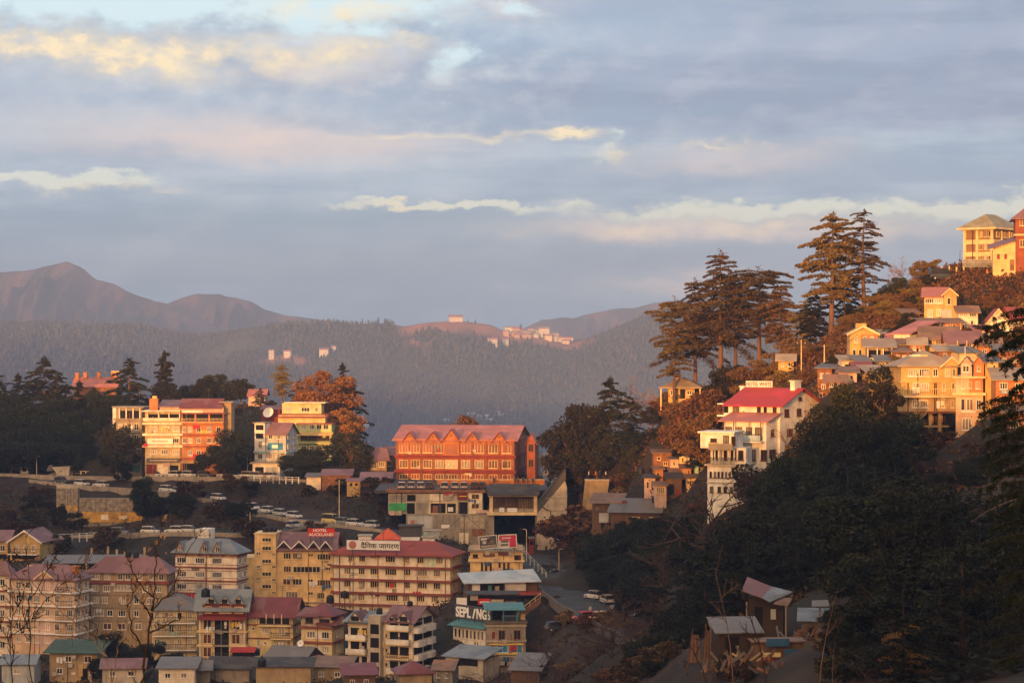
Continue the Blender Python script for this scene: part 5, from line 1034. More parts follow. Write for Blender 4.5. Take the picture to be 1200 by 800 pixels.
def hill_houses():
    def house(name, label, pl, pr, pt, pb, D, wall, roof, kind='gx', rise=1.5, r=0, depth=6, ps=None, wins=(), over=.5, dark=(), found=6, fr='trimwhite', panes=None):
        b = Bld(name, label, 'house', pl, pr, pt, pb, D, r, depth=depth, ps=ps, wall=wall, found=found, fr=fr, panes=panes or ['glass', 'curtain', 'glassbrown'])
        if kind == 'gx': b.gable(roof, rise, 'x', over)
        elif kind == 'gy': b.gable(roof, rise, 'y', over, barge='trimcream')
        elif kind == 'hip': b.hip(roof, rise, over)
        elif kind == 'shed': b.shed(roof, rise, over)
        elif kind == 'shedR': b.shed(roof, rise, over, to='R')
        elif kind == 'flat': b.flat(roof, .2, over, 0)
        for w in wins: b.win(*w)
        for q in dark: b.recess(*q)
        return b
    b = house('yellow_house', 'tall narrow yellow house with gable front and boxy rooftop room', 996, 1027, 389, 424, 346, 'yellow', 'rooftan', 'gy', 1.0, -4, 6, wins=((1003, 398, 4, 7, 1), (1001, 413, 4, 7, 1), (1008, 413, 4, 7, 1), (1020, 416, 5, 6, 2)))
    b.pbox('timber_bay', 'orange', 1009, 1028.5, 391.5, 405, -.5, .0); b.win(1014, 397, 4, 6, 2, y=-.5); b.win(1022, 397, 4, 6, 2, y=-.5); b.box('rooftop_room', 'yellow', 1003.5, 1015.5, 378.5, 390, 2.5, 5)
    b = house('long_house', 'long low house with white window strip right of the tall yellow house', 1029, 1047, 392, 401, 352, 'cream', 'rooftan', 'shed', .7, 0, 4, wins=((1033, 396, 5, 6, 2), (1039, 396, 5, 6, 2), (1044, 396, 3, 6, 1)))
    b = house('pink_roofed_house', 'white fronted house with long pink roof and yellow side wall', 1047.5, 1066, 391.5, 411, 344, 'white', 'roofpink', 'shed', 2.0, -38, ps=1095, over=.6, wins=((1052, 398, 3, 5, 1), (1057, 398, 3, 5, 1), (1062, 398, 3, 5, 1)))
    b.pbox('timber_wall', 'brown', 1048, 1066, 405.5, 411, -.1, -.01); b.side([400], 5, 2, .9)
    b = house('veranda_house', 'open fronted house with brown roof and thin white posts below the yellow one', 1016, 1046, 407.5, 424, 338, 'tan', 'rooftan', 'shed', 1.3, -6, 5, dark=((1018, 1032, 410, 422), (1034, 1045, 411, 423)), over=.7)
    b.posts([1017, 1028, 1035, 1045], 408, 424, -.8, .12, 'trimwhite', 'veranda_post'); b.pbox('railing', 'trimwhite', 1017, 1030, 419, 424, -.9, -.84)
    b = house('tin_house', 'rusty walled house with low tin roof below the white fronted house', 1047, 1066, 413, 425, 336, 'brick', 'roofbrown', 'shed', 1.0, 0, 4, wins=((1052, 419, 4, 6, 2), (1060, 419, 5, 6, 2)))
    b = house('brown_roofed_house', 'yellow house under a wide brown roof in the middle of the hill cluster', 1082, 1120, 394.5, 414, 341, 'yellow', 'roofbrown', 'gx', 1.6, -8, 6, wins=((1090, 401, 5, 6, 2), (1099, 401, 6, 6, 3), (1110, 402, 5, 7, 2), (1093, 410, 4, 6, 1)), over=.8, dark=((1102, 1118, 406, 413),))
    b = house('mauve_roofed_house', 'house with mauve tin roof and open porch, right of the brown roofed one', 1112, 1146, 398.5, 415, 335, 'ochre', 'roofmauve', 'gx', 1.4, -6, 5, wins=((1118, 404, 5, 5, 2), (1136, 404, 5, 6, 2)), dark=((1124, 1132, 402, 413),), over=.8)
    b.posts([1122, 1133, 1144], 399, 415, -.8, .12, 'trimcream')
    b = house('upper_yellow_house', 'yellow house with pink roof and gable standing alone on the grassy slope', 1083, 1108, 346, 377, 366, 'yellow', 'roofpink', 'gx', 1.4, -12, 7, wins=((1089, 352.5, 10, 6, 4), (1100, 352.5, 10, 6, 4), (1090, 367, 6, 9, 3), (1100, 366, 5, 8, 2)))
    b.pbox('gable_bay', 'yellow', 1106.5, 1121, 345, 377, -.7, 4); b.dormer(1113.5, 345, 16, 7, 5, 'roofpink', wm='yellow', y=-.75, barge='trimcream'); b.win(1112, 353, 4, 8, 1, y=-.7); b.pbox('grey_panel', 'greyblue', 1103, 1116, 362.5, 375, -.85, -.72)
    b = house('cream_annex', 'small cream house with brown roof right of the pink roofed upper house', 1123, 1146, 365, 385, 362, 'cream', 'roofbrown', 'gx', 1.0, -4, 5, wins=((1129, 369, 9, 4, 4), (1140, 369, 8, 4, 3), (1139, 378, 3, 5, 1)))
    b = house('shed_row', 'row of orange sheds with thin white posts under the upper yellow house', 1076, 1128, 379, 388, 355, 'orange', 'roofbrown', 'shed', .8, 0, 4, wins=((1104, 383, 4, 6, 1), (1110, 383, 3, 5, 1), (1118, 383, 4, 6, 1)), dark=((1080, 1088, 380.5, 387), (1092, 1100, 380.5, 387)))
    b.posts([1078, 1090, 1102, 1114, 1126], 379, 388, -.5, .1, 'trimcream')
    b = house('red_roofed_house', 'white gabled house with red roof behind the near conifer', 1156, 1184, 378, 396, 352, 'white', 'roofred', 'gy', 2.2, -6, 7, wins=((1163, 385, 5, 6, 2), (1176, 385, 5, 6, 2)))
    b = house('red_roofed_house', 'house with plain red roof at the right edge above the near conifer', 1186, 1214, 373, 394, 350, 'cream', 'roofred', 'gx', 1.8, 0, 7, wins=((1195, 381, 5, 6, 2),))
    b = house('brick_house', 'tall rust brown house at the left end of the hill cluster', 958, 975, 432, 466, 324, 'brick', 'roofgrey', 'shed', .8, -10, 5, ps=986, wins=((963, 440, 4, 6, 1), (970, 440, 4, 6, 1), (965, 453, 5, 6, 2), (962, 463, 4, 5, 1)))
    b.side([440, 453], 6, 2, .8)
    b = house('tin_house', 'orange fronted tin house with red roof beside the rust brown house', 1002, 1020, 431, 442, 328, 'orange', 'roofmaroon', 'gx', .9, 0, 4, wins=((1007, 436, 5, 5, 2), (1015, 436, 5, 5, 2)))
    b = house('tin_house', 'low pink tin house with rusty roof, partly behind treetops', 983, 1004, 437, 447, 322, 'pink', 'roofbrown', 'shed', .8, -6, 4, wins=((989, 442, 4, 5, 1), (998, 442, 4, 5, 1)))
    b = house('tin_house', 'tin roofed house stepping down beside the big yellow house on stilts', 1018, 1050, 437, 450, 322, 'ochre', 'rooftan', 'shed', 1.0, 5, 5, wins=((1026, 443, 5, 6, 2), (1038, 443, 5, 6, 2)))
    b = house('yellow_hut', 'little yellow hut alone among russet trees', 912, 930, 421, 432, 368, 'yellow', 'rooftan', 'gx', .9, -8, 4, wins=((917, 427, 3, 5, 1), (925, 427, 3, 5, 1)))
    b = house('white_hut', 'pale hut with white awning below the tall yellow house', 987, 1003, 423, 432, 335, 'cream', 'rooftan', 'shed', .8, 0, 4, dark=((990, 996, 427, 432),))
    for k, (pl, pr, pt, pb, D, wall, roof, l) in enumerate(((968, 990, 446, 456, 318, 'brick', 'roofbrown', 'rusty lean-to under the rust brown house, mostly behind treetops'), (1030, 1048, 424, 434, 331, 'tan', 'roofgrey', 'grey roofed shack left of the rusty walled house'), (1050, 1068, 404, 411, 340, 'cream', 'roofbrown', 'cream shack at the foot of the white fronted house'), (1066, 1084, 402, 414, 338, 'orange', 'rooftan', 'orange shack left of the brown roofed house'), (1100, 1124, 412, 420, 330, 'brick', 'rooftan', 'low brick shack behind the stilt house gable'),
                                                      (1124, 1146, 414, 424, 326, 'paleyellow', 'roofgrey', 'pale shack behind the pink turrets'), (1146, 1172, 403, 420, 334, 'orange', 'roofbrown', 'orange shack right of the mauve roofed house'), (1168, 1196, 412, 432, 326, 'brick', 'roofgrey', 'brick house half hidden by the near conifer'), (1060, 1078, 368, 378, 368, 'brick', 'roofbrown', 'brown shack left of the upper yellow house'), (1040, 1056, 398, 404, 349, 'brown', 'roofpink', 'brown shack between the long low house and the pink roof'), (1144, 1160, 388, 400, 345, 'cream', 'roofpink', 'cream shack right of the cream annex'), (1005, 1018, 424, 434, 332, 'brown', 'roofgrey', 'grey roofed shack in front of the tall yellow house'))):
        w_ = pr - pl; b = house('tin_shack', l, pl, pr, pt, pb, D, wall, roof, 'gx' if k % 3 == 0 else 'shed', .9, (-8, 0, 6)[k % 3], 4, wins=((pl + w_ * .3, (pt + pb) / 2, w_ * .2, 5, 2), (pl + w_ * .72, (pt + pb) / 2, w_ * .2, 5, 2)), dark=((pl + w_ * .45, pl + w_ * .58, pb - 6, pb),) if k % 2 else ())
    # big house on stilts
    b = Bld('stilt_house', 'large three storey yellow house on tall concrete stilts with grey roof', 'house', 1056, 1122, 428.5, 483, 306, 2, depth=8, wall='yellow', found=0, ground=False, fr='trimwhite', panes=['curtain', 'glass', 'curtain2'])
    for x, w, n in ((1070, 12, 4), (1083, 12, 4), (1096, 6, 2), (1110.5, 6, 2), (1118, 4, 1)): b.win(x, 436.5, w, 9, n)
    for x, w, n in ((1074, 9, 3), (1084, 9, 3), (1106, 4, 1), (1117, 4, 1)): b.win(x, 453, w, 9, n); b.win(x - 1, 473, w, 9, n)
    b.band([447.5], .2, .15, 'yellow'); b.balcony(1057, 1121.5, 463.5, 1.0, 'bars', 'trimcream', 'trimcream'); b.band([464.6, 483], .28, .3, 'trimbrown'); b.piers([1064, 1095, 1097], 448, 482, .14, .12, 'trimbrown', 'drainpipe')
    b.pbox('weathered_storey', 'tan', 1056.2, 1121.8, 466, 481.5, -.05, -.003)  # tan panel paints the shade over the lowest storey
    b.hip('rooftan', 2.1, .6); b.dormer(1114, 428.5, 24, 10.5, 5, 'rooftan', wm='yellow', y=-.5, barge='trimcream'); b.box('roof_room', 'cream', 1069, 1079, 415.5, 428, 2.0, 4.2); b.box('roof_room', 'ochre', 1079.3, 1087, 415.8, 428, 2.0, 4.2)
    for x in (1066, 1078, 1090, 1101): b.posts([x], 484, 520, .5, .42, 'stonetan', 'stilt', 5); b.posts([x + 2], 484, 520, 6.5, .42, 'stonetan', 'stilt', 5)
    b.part('stilt_beam', 'stonetan', lambda m: m.box(b.U(1066), b.U(1113), .35, .65, b.V(500.5), b.V(498.5))); b.part('back_wall', 'brown', lambda m: m.box(0, b.W, 7.2, 7.8, -6, -.2))
    for x in (1060, 1088, 1118): gpx(x, 527, 304); gpx(x, 512, 316)
    # pink tower house
    b = Bld('pink_tower_house', 'tall pink house with small gabled turrets beside the stilt house', 'house', 1120, 1152, 442, 530, 300, -14, ps=1172, wall='salmon', panes=['glass', 'curtain2', 'glassbrown'], found=6)
    for x, y, w, h, n in ((1129, 449, 4, 13, 1), (1136.5, 451, 4, 8, 1), (1146, 451, 5, 9, 2), (1128.5, 474, 5, 14, 1), (1136.5, 474, 8, 14, 2), (1133, 497, 11, 14, 3), (1147, 474, 6, 12, 2), (1147, 497, 6, 12, 2)): b.win(x, y, w, h, n)
    b.side([452, 475, 498], 10, 2, 1.0); b.band([461.5], .35, .4, 'trimcream', 'cornice'); b.band([442], .25, .35, 'trimcream'); b.pbox('white_surround', 'trimwhite', 1126, 1144, 481.5, 483.5, -.15, .0)
    b.pbox('orange_wall', 'orange', 1136, 1152, 443, 461, -.05, .0)
    b.box('turret', 'pink', 1126, 1139, 423.5, 442, .2, 4); e = (b.U(1126), b.U(1139), .2, 4.0); b.gable('roofmauve', .8, 'y', .35, ext=e, v=b.V(424.5), wm='pink'); b.box('turret', 'orange', 1141, 1153, 424, 442, .1, 4); e = (b.U(1141), b.U(1153), .1, 4.0); b.gable('roofmauve', .8, 'y', .35, ext=e, v=b.V(424.5), wm='orange')
    b.win(1132, 432, 8, 8, 2, y=.2); b.win(1147, 432, 4, 6, 1, y=.1)
    b = house('yellow_cube_house', 'small bright yellow house with grey lean-to roof right of the pink turrets', 1154.5, 1170, 425, 444, 300, 'yellow', 'roofgrey', 'shed', .9, -10, 5, ps=1180, wins=((1160, 430, 3, 5, 1), (1165, 430, 3, 5, 1)))
    b = house('orange_house', 'orange house with sloping pale roof and white framed windows, right edge', 1167, 1204, 446, 463, 293, 'orange', 'rooftan', 'shed', 1.5, -6, 6, wins=((1176, 452, 9, 8, 3), (1193, 453, 7, 9, 2)))
    b.pbox('blue_sill', 'paleblue', 1173, 1186, 457.5, 461, -.4, -.05)
    b = house('orange_house', 'lower orange house with white window group behind the near conifer', 1178, 1210, 484, 512, 288, 'orange', 'roofgrey', 'shed', 1.2, -6, 6, wins=((1189, 499, 10, 10, 3), (1202, 497, 5, 8, 1)))
hill_houses()
def school():
    b = Bld('school_block', 'three storey tan block with cream frame and hip roof on the hilltop', 'building', 1130, 1164, 266.5, 308, 392, -38, ps=1192, wall=mat('ochre_brown_panel', (.26, .15, .07), dirt=.3), found=5, fr='trimcream', panes=['glassbrown', 'curtain', 'glassbrown'])
    b.piers([1131, 1145.5, 1162.8], 267, 307, .45, .22, 'trimcream'); b.band([283, 297.5], .75, .16, 'trimcream'); b.band([268], .4, .2, 'trimcream')
    for y in (274, 289, 303):
        b.win(1150, y, 3.4, 7, 2); b.win(1155, y, 3.6, 7, 2); b.win(1160, y, 3, 7, 1); b.win(1138, y, 3, 6, 1) if False else None
        for f in (.18, .5, .82): b.win_at(b.d * f, b.V(y) - 3.5 * b.s, 1.2, 1.0, 2, side='R')
    for f in (.34, .66): b.part('pilaster', 'trimcream', lambda m: m.box(b.W - .02, b.W + .2, b.d * f - .2, b.d * f + .2, -3, b.H))
    b.part('drainpipe', 'iron', lambda m: m.tube([(b.U(1140.5), -.25, 0), (b.U(1140.5), -.25, b.H)], .07, 5)); b.hip('roofgreygreen', 2.5, .9, fm='trimcream')
    b = Bld('orange_hall', 'orange building with low lean-to porch at the right edge of the hilltop', 'building', 1190, 1222, 256, 318, 376, -10, depth=8, wall='redorange', found=5, fr='trimcream', panes=['glass', 'glassbrown']); b.hip('roofmauve', 2.4, .7); b.win(1198, 260, 6, 9, 2); b.win(1198, 285, 6, 9, 2); b.band([275], .3, .2, 'trimcream')
    b.box('porch', 'ochre', 1163.5, 1189.8, 292, 318, -.4, 5, 4); b.part('porch_roof', 'roofmauve', lambda m: m.slab([(b.U(1158), -1.0, b.V(291.5)), (b.U(1190), -1.0, b.V(281.5)), (b.U(1190), 5.4, b.V(275)), (b.U(1158), 5.4, b.V(285))], .14)); b.part('porch_gable', 'ochre', lambda m: m.prism_y([(b.U(1163.5), b.V(292)), (b.U(1189.8), b.V(292)), (b.U(1189.8), b.V(283))], -.39, .5))
    for x in (1170, 1178.5): b.win(x, 300.5, 4.5, 7.5, 1, y=-.4, pane='glassred')
    b.door(1186, 317, 5, 13, 'brick', y=-.4)
    t = Bld('fence', 'blue grey railing in front of the hilltop school', 'fence', 1128, 1162, 303.5, 309, 384, -4, depth=.2, body=False, ground=False)
    t.part('panel', 'greyblue', lambda m: [m.box(i * t.W / 40, i * t.W / 40 + .05, 0, .05, -.6, t.H) for i in range(41)] + [m.box(0, t.W, .06, .1, z, z + .08) for z in (.2, t.H - .1)])
    t = Bld('road_railing', 'white post railing along the hilltop road edge', 'railing', 1104, 1214, 312, 320, 385, 4, depth=.2, body=False, ground=False)
    for i in range(14): t.part('post', 'trimcream', lambda m: m.box(i * t.W / 13 - .11, i * t.W / 13 + .11, 0, .2, -.5, t.H * (.9 + .1 * (i % 2))))
    t.part('rail', 'iron', lambda m: [m.box(0, t.W, .21, .27, z, z + .07) for z in (t.H * .35, t.H * .8)])
school()
def forest_shed():
    b = Bld('tin_roof_shelter', 'leaning shelter with big patched pink and grey tin roof in the dark woods', 'shelter', 874, 922, 702, 752, 226, -12, depth=3.2, body=False, found=3)
    W = b.W; z = b.H
    b.part('roof', 'roofmauve', lambda m: m.slab([(-.3, -1.0, z + .9), (W * .45, -1.4, z + .25), (W * .62, 1.9, z + 1.0), (-.1, 2.4, z + 1.9)], .08)); b.part('roof_panel', 'roofslate', lambda m: m.slab([(W * .44, -1.45, z + .28), (W * .62, -1.5, z - .1), (W + .5, 1.5, z + .6), (W * .6, 1.95, z + 1.05)], .07)); b.part('roof_flap', 'roofbrown', lambda m: m.slab([(W * .7, -1.3, z - .3), (W + .2, -1.0, z - .5), (W + .5, .6, z + .1), (W * .8, .4, z + .2)], .06))
    b.part('wall', 'darkwood', lambda m: m.box(.2, W - .4, .3, 2.4, -2, z + .2)); b.posts([875, 921], 705, 752, -.9, .14, 'barkpale', 'post', 1); b.pbox('doorway', 'void', 884, 893, 712, 750, .2, .29); b.pbox('white_panel', 'greyblue', 903, 909, 714, 726, .18, .28)
    b = Bld('tin_shed', 'low shed with faded patched tin roof left of the leaning shelter', 'shed', 842, 890, 742, 772, 214, 6, depth=3.5, wall='darkwood', found=3); b.shed('roofgrey', 1.0, .4); b.recess(850, 866, 746, 764)
    b = Bld('timber_stall', 'small orange plank stall at the left of the shelter', 'stall', 834, 858, 735, 752, 228, 0, depth=2, wall='brick', found=3); b.shed('roofbrown', .3, .2)
    b = Bld('tarp_shelter', 'low shelter with two blue tarpaulin strips under the leaning roof', 'shelter', 884, 942, 752, 778, 212, 3, depth=2.5, wall='brown', found=3); b.pbox('tarpaulin', 'blueplastic', 897, 924, 747, 756, -.6, -.5); b.pbox('tarpaulin', 'blueplastic', 918, 940, 759, 768, -.8, -.7); b.flat('roofbrown', .1, .3, 0); b.pbox('yellow_sheet', 'paleyellow', 893, 913, 763, 768, -.9, -.8); b.pbox('red_sheet', 'redpaint', 890, 908, 768, 774, -.7, -.6)
    b = Bld('tin_shed', 'small dark shed with two stacked grey tin roofs at the right of the shelter', 'shed', 940, 968, 728, 760, 222, -8, depth=3, wall='darkconcrete', found=3); b.shed('roofslate', .8, .5); b.part('upper_roof', 'roofgrey', lambda m: m.slab([(b.W * .4, .5, b.H + 1.4), (b.W + .3, .3, b.H + 1.5), (b.W + .2, 2, b.H + 1.9), (b.W * .4, 2.1, b.H + 1.8)], .07)); b.part('roof_post', 'barkpale', lambda m: m.box(b.W * .7, b.W * .78, 1, 1.1, b.H + .3, b.H + 1.6)); b.recess(945, 955, 735, 750)
    t = thing('orange_drape', 'reddish orange sheets hung on poles at the left of the shelter', 'tarpaulin', P(816, 776, 216)); r = random.Random(5)
    for (x, w, h) in ((-.8, 1.2, 2.6), (.5, .9, 3.0), (1.3, .5, 1.6)):
        bb = MB(); n = 6
        for i in range(n): bb.hexa([(x + w * i / n, .1 * (i % 2), 0), (x + w * (i + 1) / n, .1 * ((i + 1) % 2), 0), (x + w * (i + 1) / n, .1 * ((i + 1) % 2) + .05, 0), (x + w * i / n, .1 * (i % 2) + .05, 0)], [(x + .3 + w * .6 * i / n, .1 * (i % 2), h), (x + .3 + w * .6 * (i + 1) / n, .1 * ((i + 1) % 2), h), (x + .3 + w * .6 * (i + 1) / n, .1 * ((i + 1) % 2) + .05, h), (x + .3 + w * .6 * i / n, .1 * (i % 2) + .05, h)])
        bb.build('sheet', 'brown', t)
    bb = MB(); bb.tube([(-.9, .2, -1), (-.3, .2, 3.2)], .06, 5); bb.tube([(1.2, .2, -1), (.9, .2, 3.6)], .06, 5); bb.build('poles', 'bark', t)
forest_shed()
def scrap():
    r = random.Random(21)
    for k, (px, py, D, l) in enumerate(((866, 770, 205, 'heap of planks and poles in front of the leaning shelter, left'), (915, 782, 200, 'heap of bright scrap boards below the blue tarpaulins'), (952, 772, 206, 'heap of leaning boards at the right of the blue tarpaulins'), (846, 782, 202, 'heap of dull boards at the foot of the reddish sheets'), (935, 745, 216, 'heap of tin and poles between shelter and stacked tin roofs'))):
        t = thing('scrap_heap', l, 'scrap heap', P(px, py, D))
        for m_ in ('brick', 'brown', 'darkconcrete', ('tan', 'darkroof', 'roofslate', 'brown', 'roofslate')[k]):
            b = MB()
            for i in range(5):
                x, y, a = r.gauss(0, 1.2), r.gauss(0, .5), r.uniform(-1.2, 1.2); L_ = r.uniform(.5, 1.5); d = Vector((math.sin(a) * L_, r.uniform(-.3, .3), math.cos(a) * L_)); p = Vector((x, y, -.3)); s = Vector((math.cos(a), 0, -math.sin(a))) * r.uniform(.04, .14); n = Vector((0, .04, 0))
                b.hexa([p - s - n, p + s - n, p + s + n, p - s + n], [p + d - s - n, p + d + s - n, p + d + s + n, p + d - s + n])
            b.build('boards', m_, t)
scrap()
# ------------------------------------------------------------------ roads (centre line pixels, depth, half width)
ROADS = [
 ('upper_road', [(-70, 553, 548), (20, 556, 538), (90, 558.5, 531), (150, 559.5, 525), (215, 559.5, 517), (275, 560, 513), (330, 561, 510), (365, 563, 508)], 3.2),
 ('hillside_road', [(45, 563, 526), (100, 569.5, 517), (150, 572.5, 511), (205, 577, 503), (256, 586, 493), (305, 600, 481), (345, 607.5, 474), (395, 614, 467), (440, 619, 462), (472, 624, 458)], 2.6),
 ('lower_road', [(-60, 640, 462), (60, 630, 464), (120, 626.5, 464), (175, 625, 461), (230, 624, 459), (285, 626, 457), (330, 622, 463), (365, 613, 470)], 2.4),
 ('main_road', [(604, 636, 470), (616, 645, 458), (634, 660, 438), (652, 678, 418), (668, 693, 400), (688, 708, 383), (714, 721, 366), (744, 735, 348), (785, 752, 326)], 4.8),
]
ROADOBJ = []
for nm, pts, hw in ROADS:
    c = [P(*p) for p in pts]; v = []; q = []; n = len(c); dense = []
    for i in range(n - 1):
        for k in range(6): dense.append(c[i].lerp(c[i + 1], k / 6))
    dense.append(c[-1])
    for i, p in enumerate(dense):
        t = (dense[min(i + 2, len(dense) - 1)] - dense[max(i - 2, 0)]); t.z = 0; t.normalize(); s = Vector((-t.y, t.x, 0))
        v += [p - s * hw, p + s * hw]
        if i % 3 == 0:
            for k in (-1.25, 0, 1.25):
                g_ = p + s * hw * k; gp(g_.x, g_.y, p.z - .18)
    for i in range(len(dense) - 1): q.append((2 * i, 2 * i + 2, 2 * i + 3, 2 * i + 1))
    b = MB(); b.v = [tuple(x) for x in v]; b.f = [tuple(reversed(f)) for f in q]; b.m = [0] * len(q)
    o = b.build(nm, 'asphalt'); o['kind'] = 'structure'
    # kerb wall on the downhill side
    b = MB()
    for i in range(len(dense) - 1):
        a0, a1 = Vector(v[2 * i]), Vector(v[2 * i + 2])
        if a0.y > dense[i].y: a0, a1 = Vector(v[2 * i + 1]), Vector(v[2 * i + 3])
        w = (a0 - dense[i]); w.z = 0; w.normalize(); w *= .28; up = Vector((0, 0, .45)); dn = Vector((0, 0, 1.2))
        b.hexa([a0 - dn, a1 - dn, a1 + w - dn, a0 + w - dn], [a0 + up, a1 + up, a1 + w + up, a0 + w + up])
    tag(b.build('kerb_wall', 'darkconcrete' if nm == 'main_road' else 'concrete'), {'upper_road': 'low stained parapet along the upper road on the left ridge', 'hillside_road': 'low parapet along the road running down past the ochre stained walls', 'lower_road': 'low parapet along the road behind the yellow hotel tower', 'main_road': 'kerb wall along the wide road coming out of the garage mouth'}[nm], 'wall')
# ------------------------------------------------------------------ ground
for q in [(-60, 563, 520), (20, 600, 490), (0, 645, 455), (250, 612, 478), (320, 640, 450), (420, 640, 447), (130, 640, 446), (60, 655, 440), (200, 600, 488), (30, 575, 515),
          (40, 530, 562), (100, 522, 572), (150, 505, 578), (230, 492, 590), (300, 484, 590), (380, 492, 576), (420, 520, 562), (480, 556, 535), (0, 520, 562), (-80, 520, 560), (60, 548, 545), (-60, 545, 552),
          (636, 762, 384), (620, 800, 362), (700, 800, 340), (560, 830, 350), (700, 860, 300), (770, 800, 315), (640, 720, 398), (780, 800, 270), (692, 655, 430), (735, 692, 385), (780, 704, 370),
          (760, 752, 332), (850, 692, 300), (950, 650, 280), (1100, 585, 262), (1200, 562, 252), (850, 805, 200), (950, 752, 208), (1100, 690, 200), (1200, 648, 200), (1220, 800, 120), (1000, 850, 150), (900, 778, 218),
          (1200, 319, 385), (1130, 313, 390), (1092, 318, 388), (1060, 345, 392), (1030, 372, 396), (980, 388, 400), (930, 420, 420), (880, 441, 430), (840, 453, 436), (800, 469, 440), (760, 500, 456), (740, 520, 457), (720, 545, 456), (705, 563, 452), (690, 564, 454), (668, 569, 472),
          (1150, 345, 372), (1100, 378, 366), (1050, 400, 362), (960, 445, 352), (900, 478, 345), (835, 520, 405), (855, 492, 410), (800, 510, 432), (760, 535, 440), (735, 575, 432), (820, 598, 385), (785, 606, 400), (745, 632, 404), (705, 634, 408), (860, 605, 298), (930, 565, 300), (1000, 528, 302), (1180, 525, 284), (1160, 420, 330), (1020, 425, 345)]:
    gpx(*q)
for q in [(0, 0, -1.8), (-10, 0, -2.4), (12, 0, -1.6), (0, -30, 0), (-60, -30, -3), (60, -30, 3), (0, 30, -10), (-30, 40, -16), (30, 40, -12), (0, 80, -24), (-60, 100, -36), (20, 100, -25), (45, 110, -18), (0, 200, -55), (-90, 200, -56), (-100, 300, -64), (0, 300, -62),
          (-180, 300, -60), (-90, 370, -66), (0, 350, -60), (110, 250, -8), (140, 300, 4), (170, 380, 13), (220, 400, 15), (60, 470, -32), (20, 520, -52), (60, 600, -110), (110, 500, -5), (200, 520, 0), (150, 700, -160), (-60, 640, -45), (-120, 660, -45), (-100, 780, -140), (0, 660, -95), (0, 800, -220),
          (-170, 500, -26), (-230, 480, -20), (-300, 520, -15), (-300, 300, -45), (-350, 100, -20), (-350, -100, 0), (350, -100, 20), (350, 200, 0), (350, 500, 0), (350, 850, -240), (-350, 850, -200), (100, 880, -260), (-100, 880, -240), (55, 545, -70), (-160, 440, -45)]: gp(*q)
pts = np.array(PTS); key = np.round(pts[:, :2] / 1.2).astype(int); _, idx = np.unique(key, axis=0, return_index=True); pts = pts[np.sort(idx)]
Dm = np.sqrt(((pts[:, None, :2] - pts[None, :, :2]) ** 2).sum(-1)); n = len(pts)
Asys = np.zeros((n + 1, n + 1)); Asys[:n, :n] = Dm - np.eye(n) * 0.6; Asys[n, :n] = 1; Asys[:n, n] = 1
wts = np.linalg.solve(Asys, np.concatenate([pts[:, 2], [0]]))
gx = np.arange(-420, 421, 4.0); gy = np.arange(-170, 901, 4.0); GX, GY = np.meshgrid(gx, gy); flat = np.stack([GX.ravel(), GY.ravel()], 1)
Z = np.empty(len(flat))
for i in range(0, len(flat), 4000):
    ch = flat[i:i + 4000]; Z[i:i + 4000] = np.sqrt(((ch[:, None] - pts[None, :, :2]) ** 2).sum(-1)) @ wts[:n] + wts[n]
# raise the ground a little behind nothing, keep it below every road and floor
GZ = Z.reshape(GX.shape)
def ground(x, y):
    fx = min(max((x + 420) / 4.0, 0), len(gx) - 1.001); fy = min(max((y + 170) / 4.0, 0), len(gy) - 1.001); i, j = int(fx), int(fy); a, b_ = fx - i, fy - j
    return (GZ[j, i] * (1 - a) + GZ[j, i + 1] * a) * (1 - b_) + (GZ[j + 1, i] * (1 - a) + GZ[j + 1, i + 1] * a) * b_
nx_, ny_ = len(gx), len(gy); ii = (np.arange(ny_ - 1)[:, None] * nx_ + np.arange(nx_ - 1)[None]).ravel()
rough = RNG.normal(0, .10, GZ.shape)
me = npmesh('ground', np.stack([GX.ravel(), GY.ravel(), (GZ + rough).ravel()], 1), np.stack([ii, ii + 1, ii + nx_ + 1, ii + nx_], 1), [], True)
gm = mat('hillside_soil', (0.036, 0.023, 0.014), var=.5, scale=.12, col2=(0.024, 0.021, 0.012), rough=.95); gm2 = bpy.data.materials['hillside_soil']; me.materials.append(gm2)
tag(link('ground', me), None, None, None, 'structure')

# ------------------------------------------------------------------ distant land
def fbm2(x, y, seed, octs=5, base=1.0):
    r = np.random.default_rng(seed); out = np.zeros_like(x); amp = 1.0; fr = base
    for o in range(octs):
        G = r.random((64, 64)); u = x * fr; v = y * fr; i = np.floor(u).astype(int); j = np.floor(v).astype(int); a = u - i; b_ = v - j; a = a * a * (3 - 2 * a); b_ = b_ * b_ * (3 - 2 * b_)
        g_ = lambda p, q: G[p % 64, q % 64]
        out += amp * ((g_(i, j) * (1 - a) + g_(i + 1, j) * a) * (1 - b_) + (g_(i, j + 1) * (1 - a) + g_(i + 1, j + 1) * a) * b_ - .5); amp *= .5; fr *= 2
    return out
def colour_mat(name, rough=.95):
    m = bpy.data.materials.new(name); m.use_nodes = True; MATS[name] = m; nt = m.node_tree; a = nt.nodes.new('ShaderNodeVertexColor'); a.layer_name = 'col'
    nt.links.new(a.outputs[0], nt.nodes['Principled BSDF'].inputs['Base Color']); nt.nodes['Principled BSDF'].inputs['Roughness'].default_value = rough; nt.nodes['Principled BSDF'].inputs['Specular IOR Level'].default_value = .1
    return m
colour_mat('far_slope_ground')
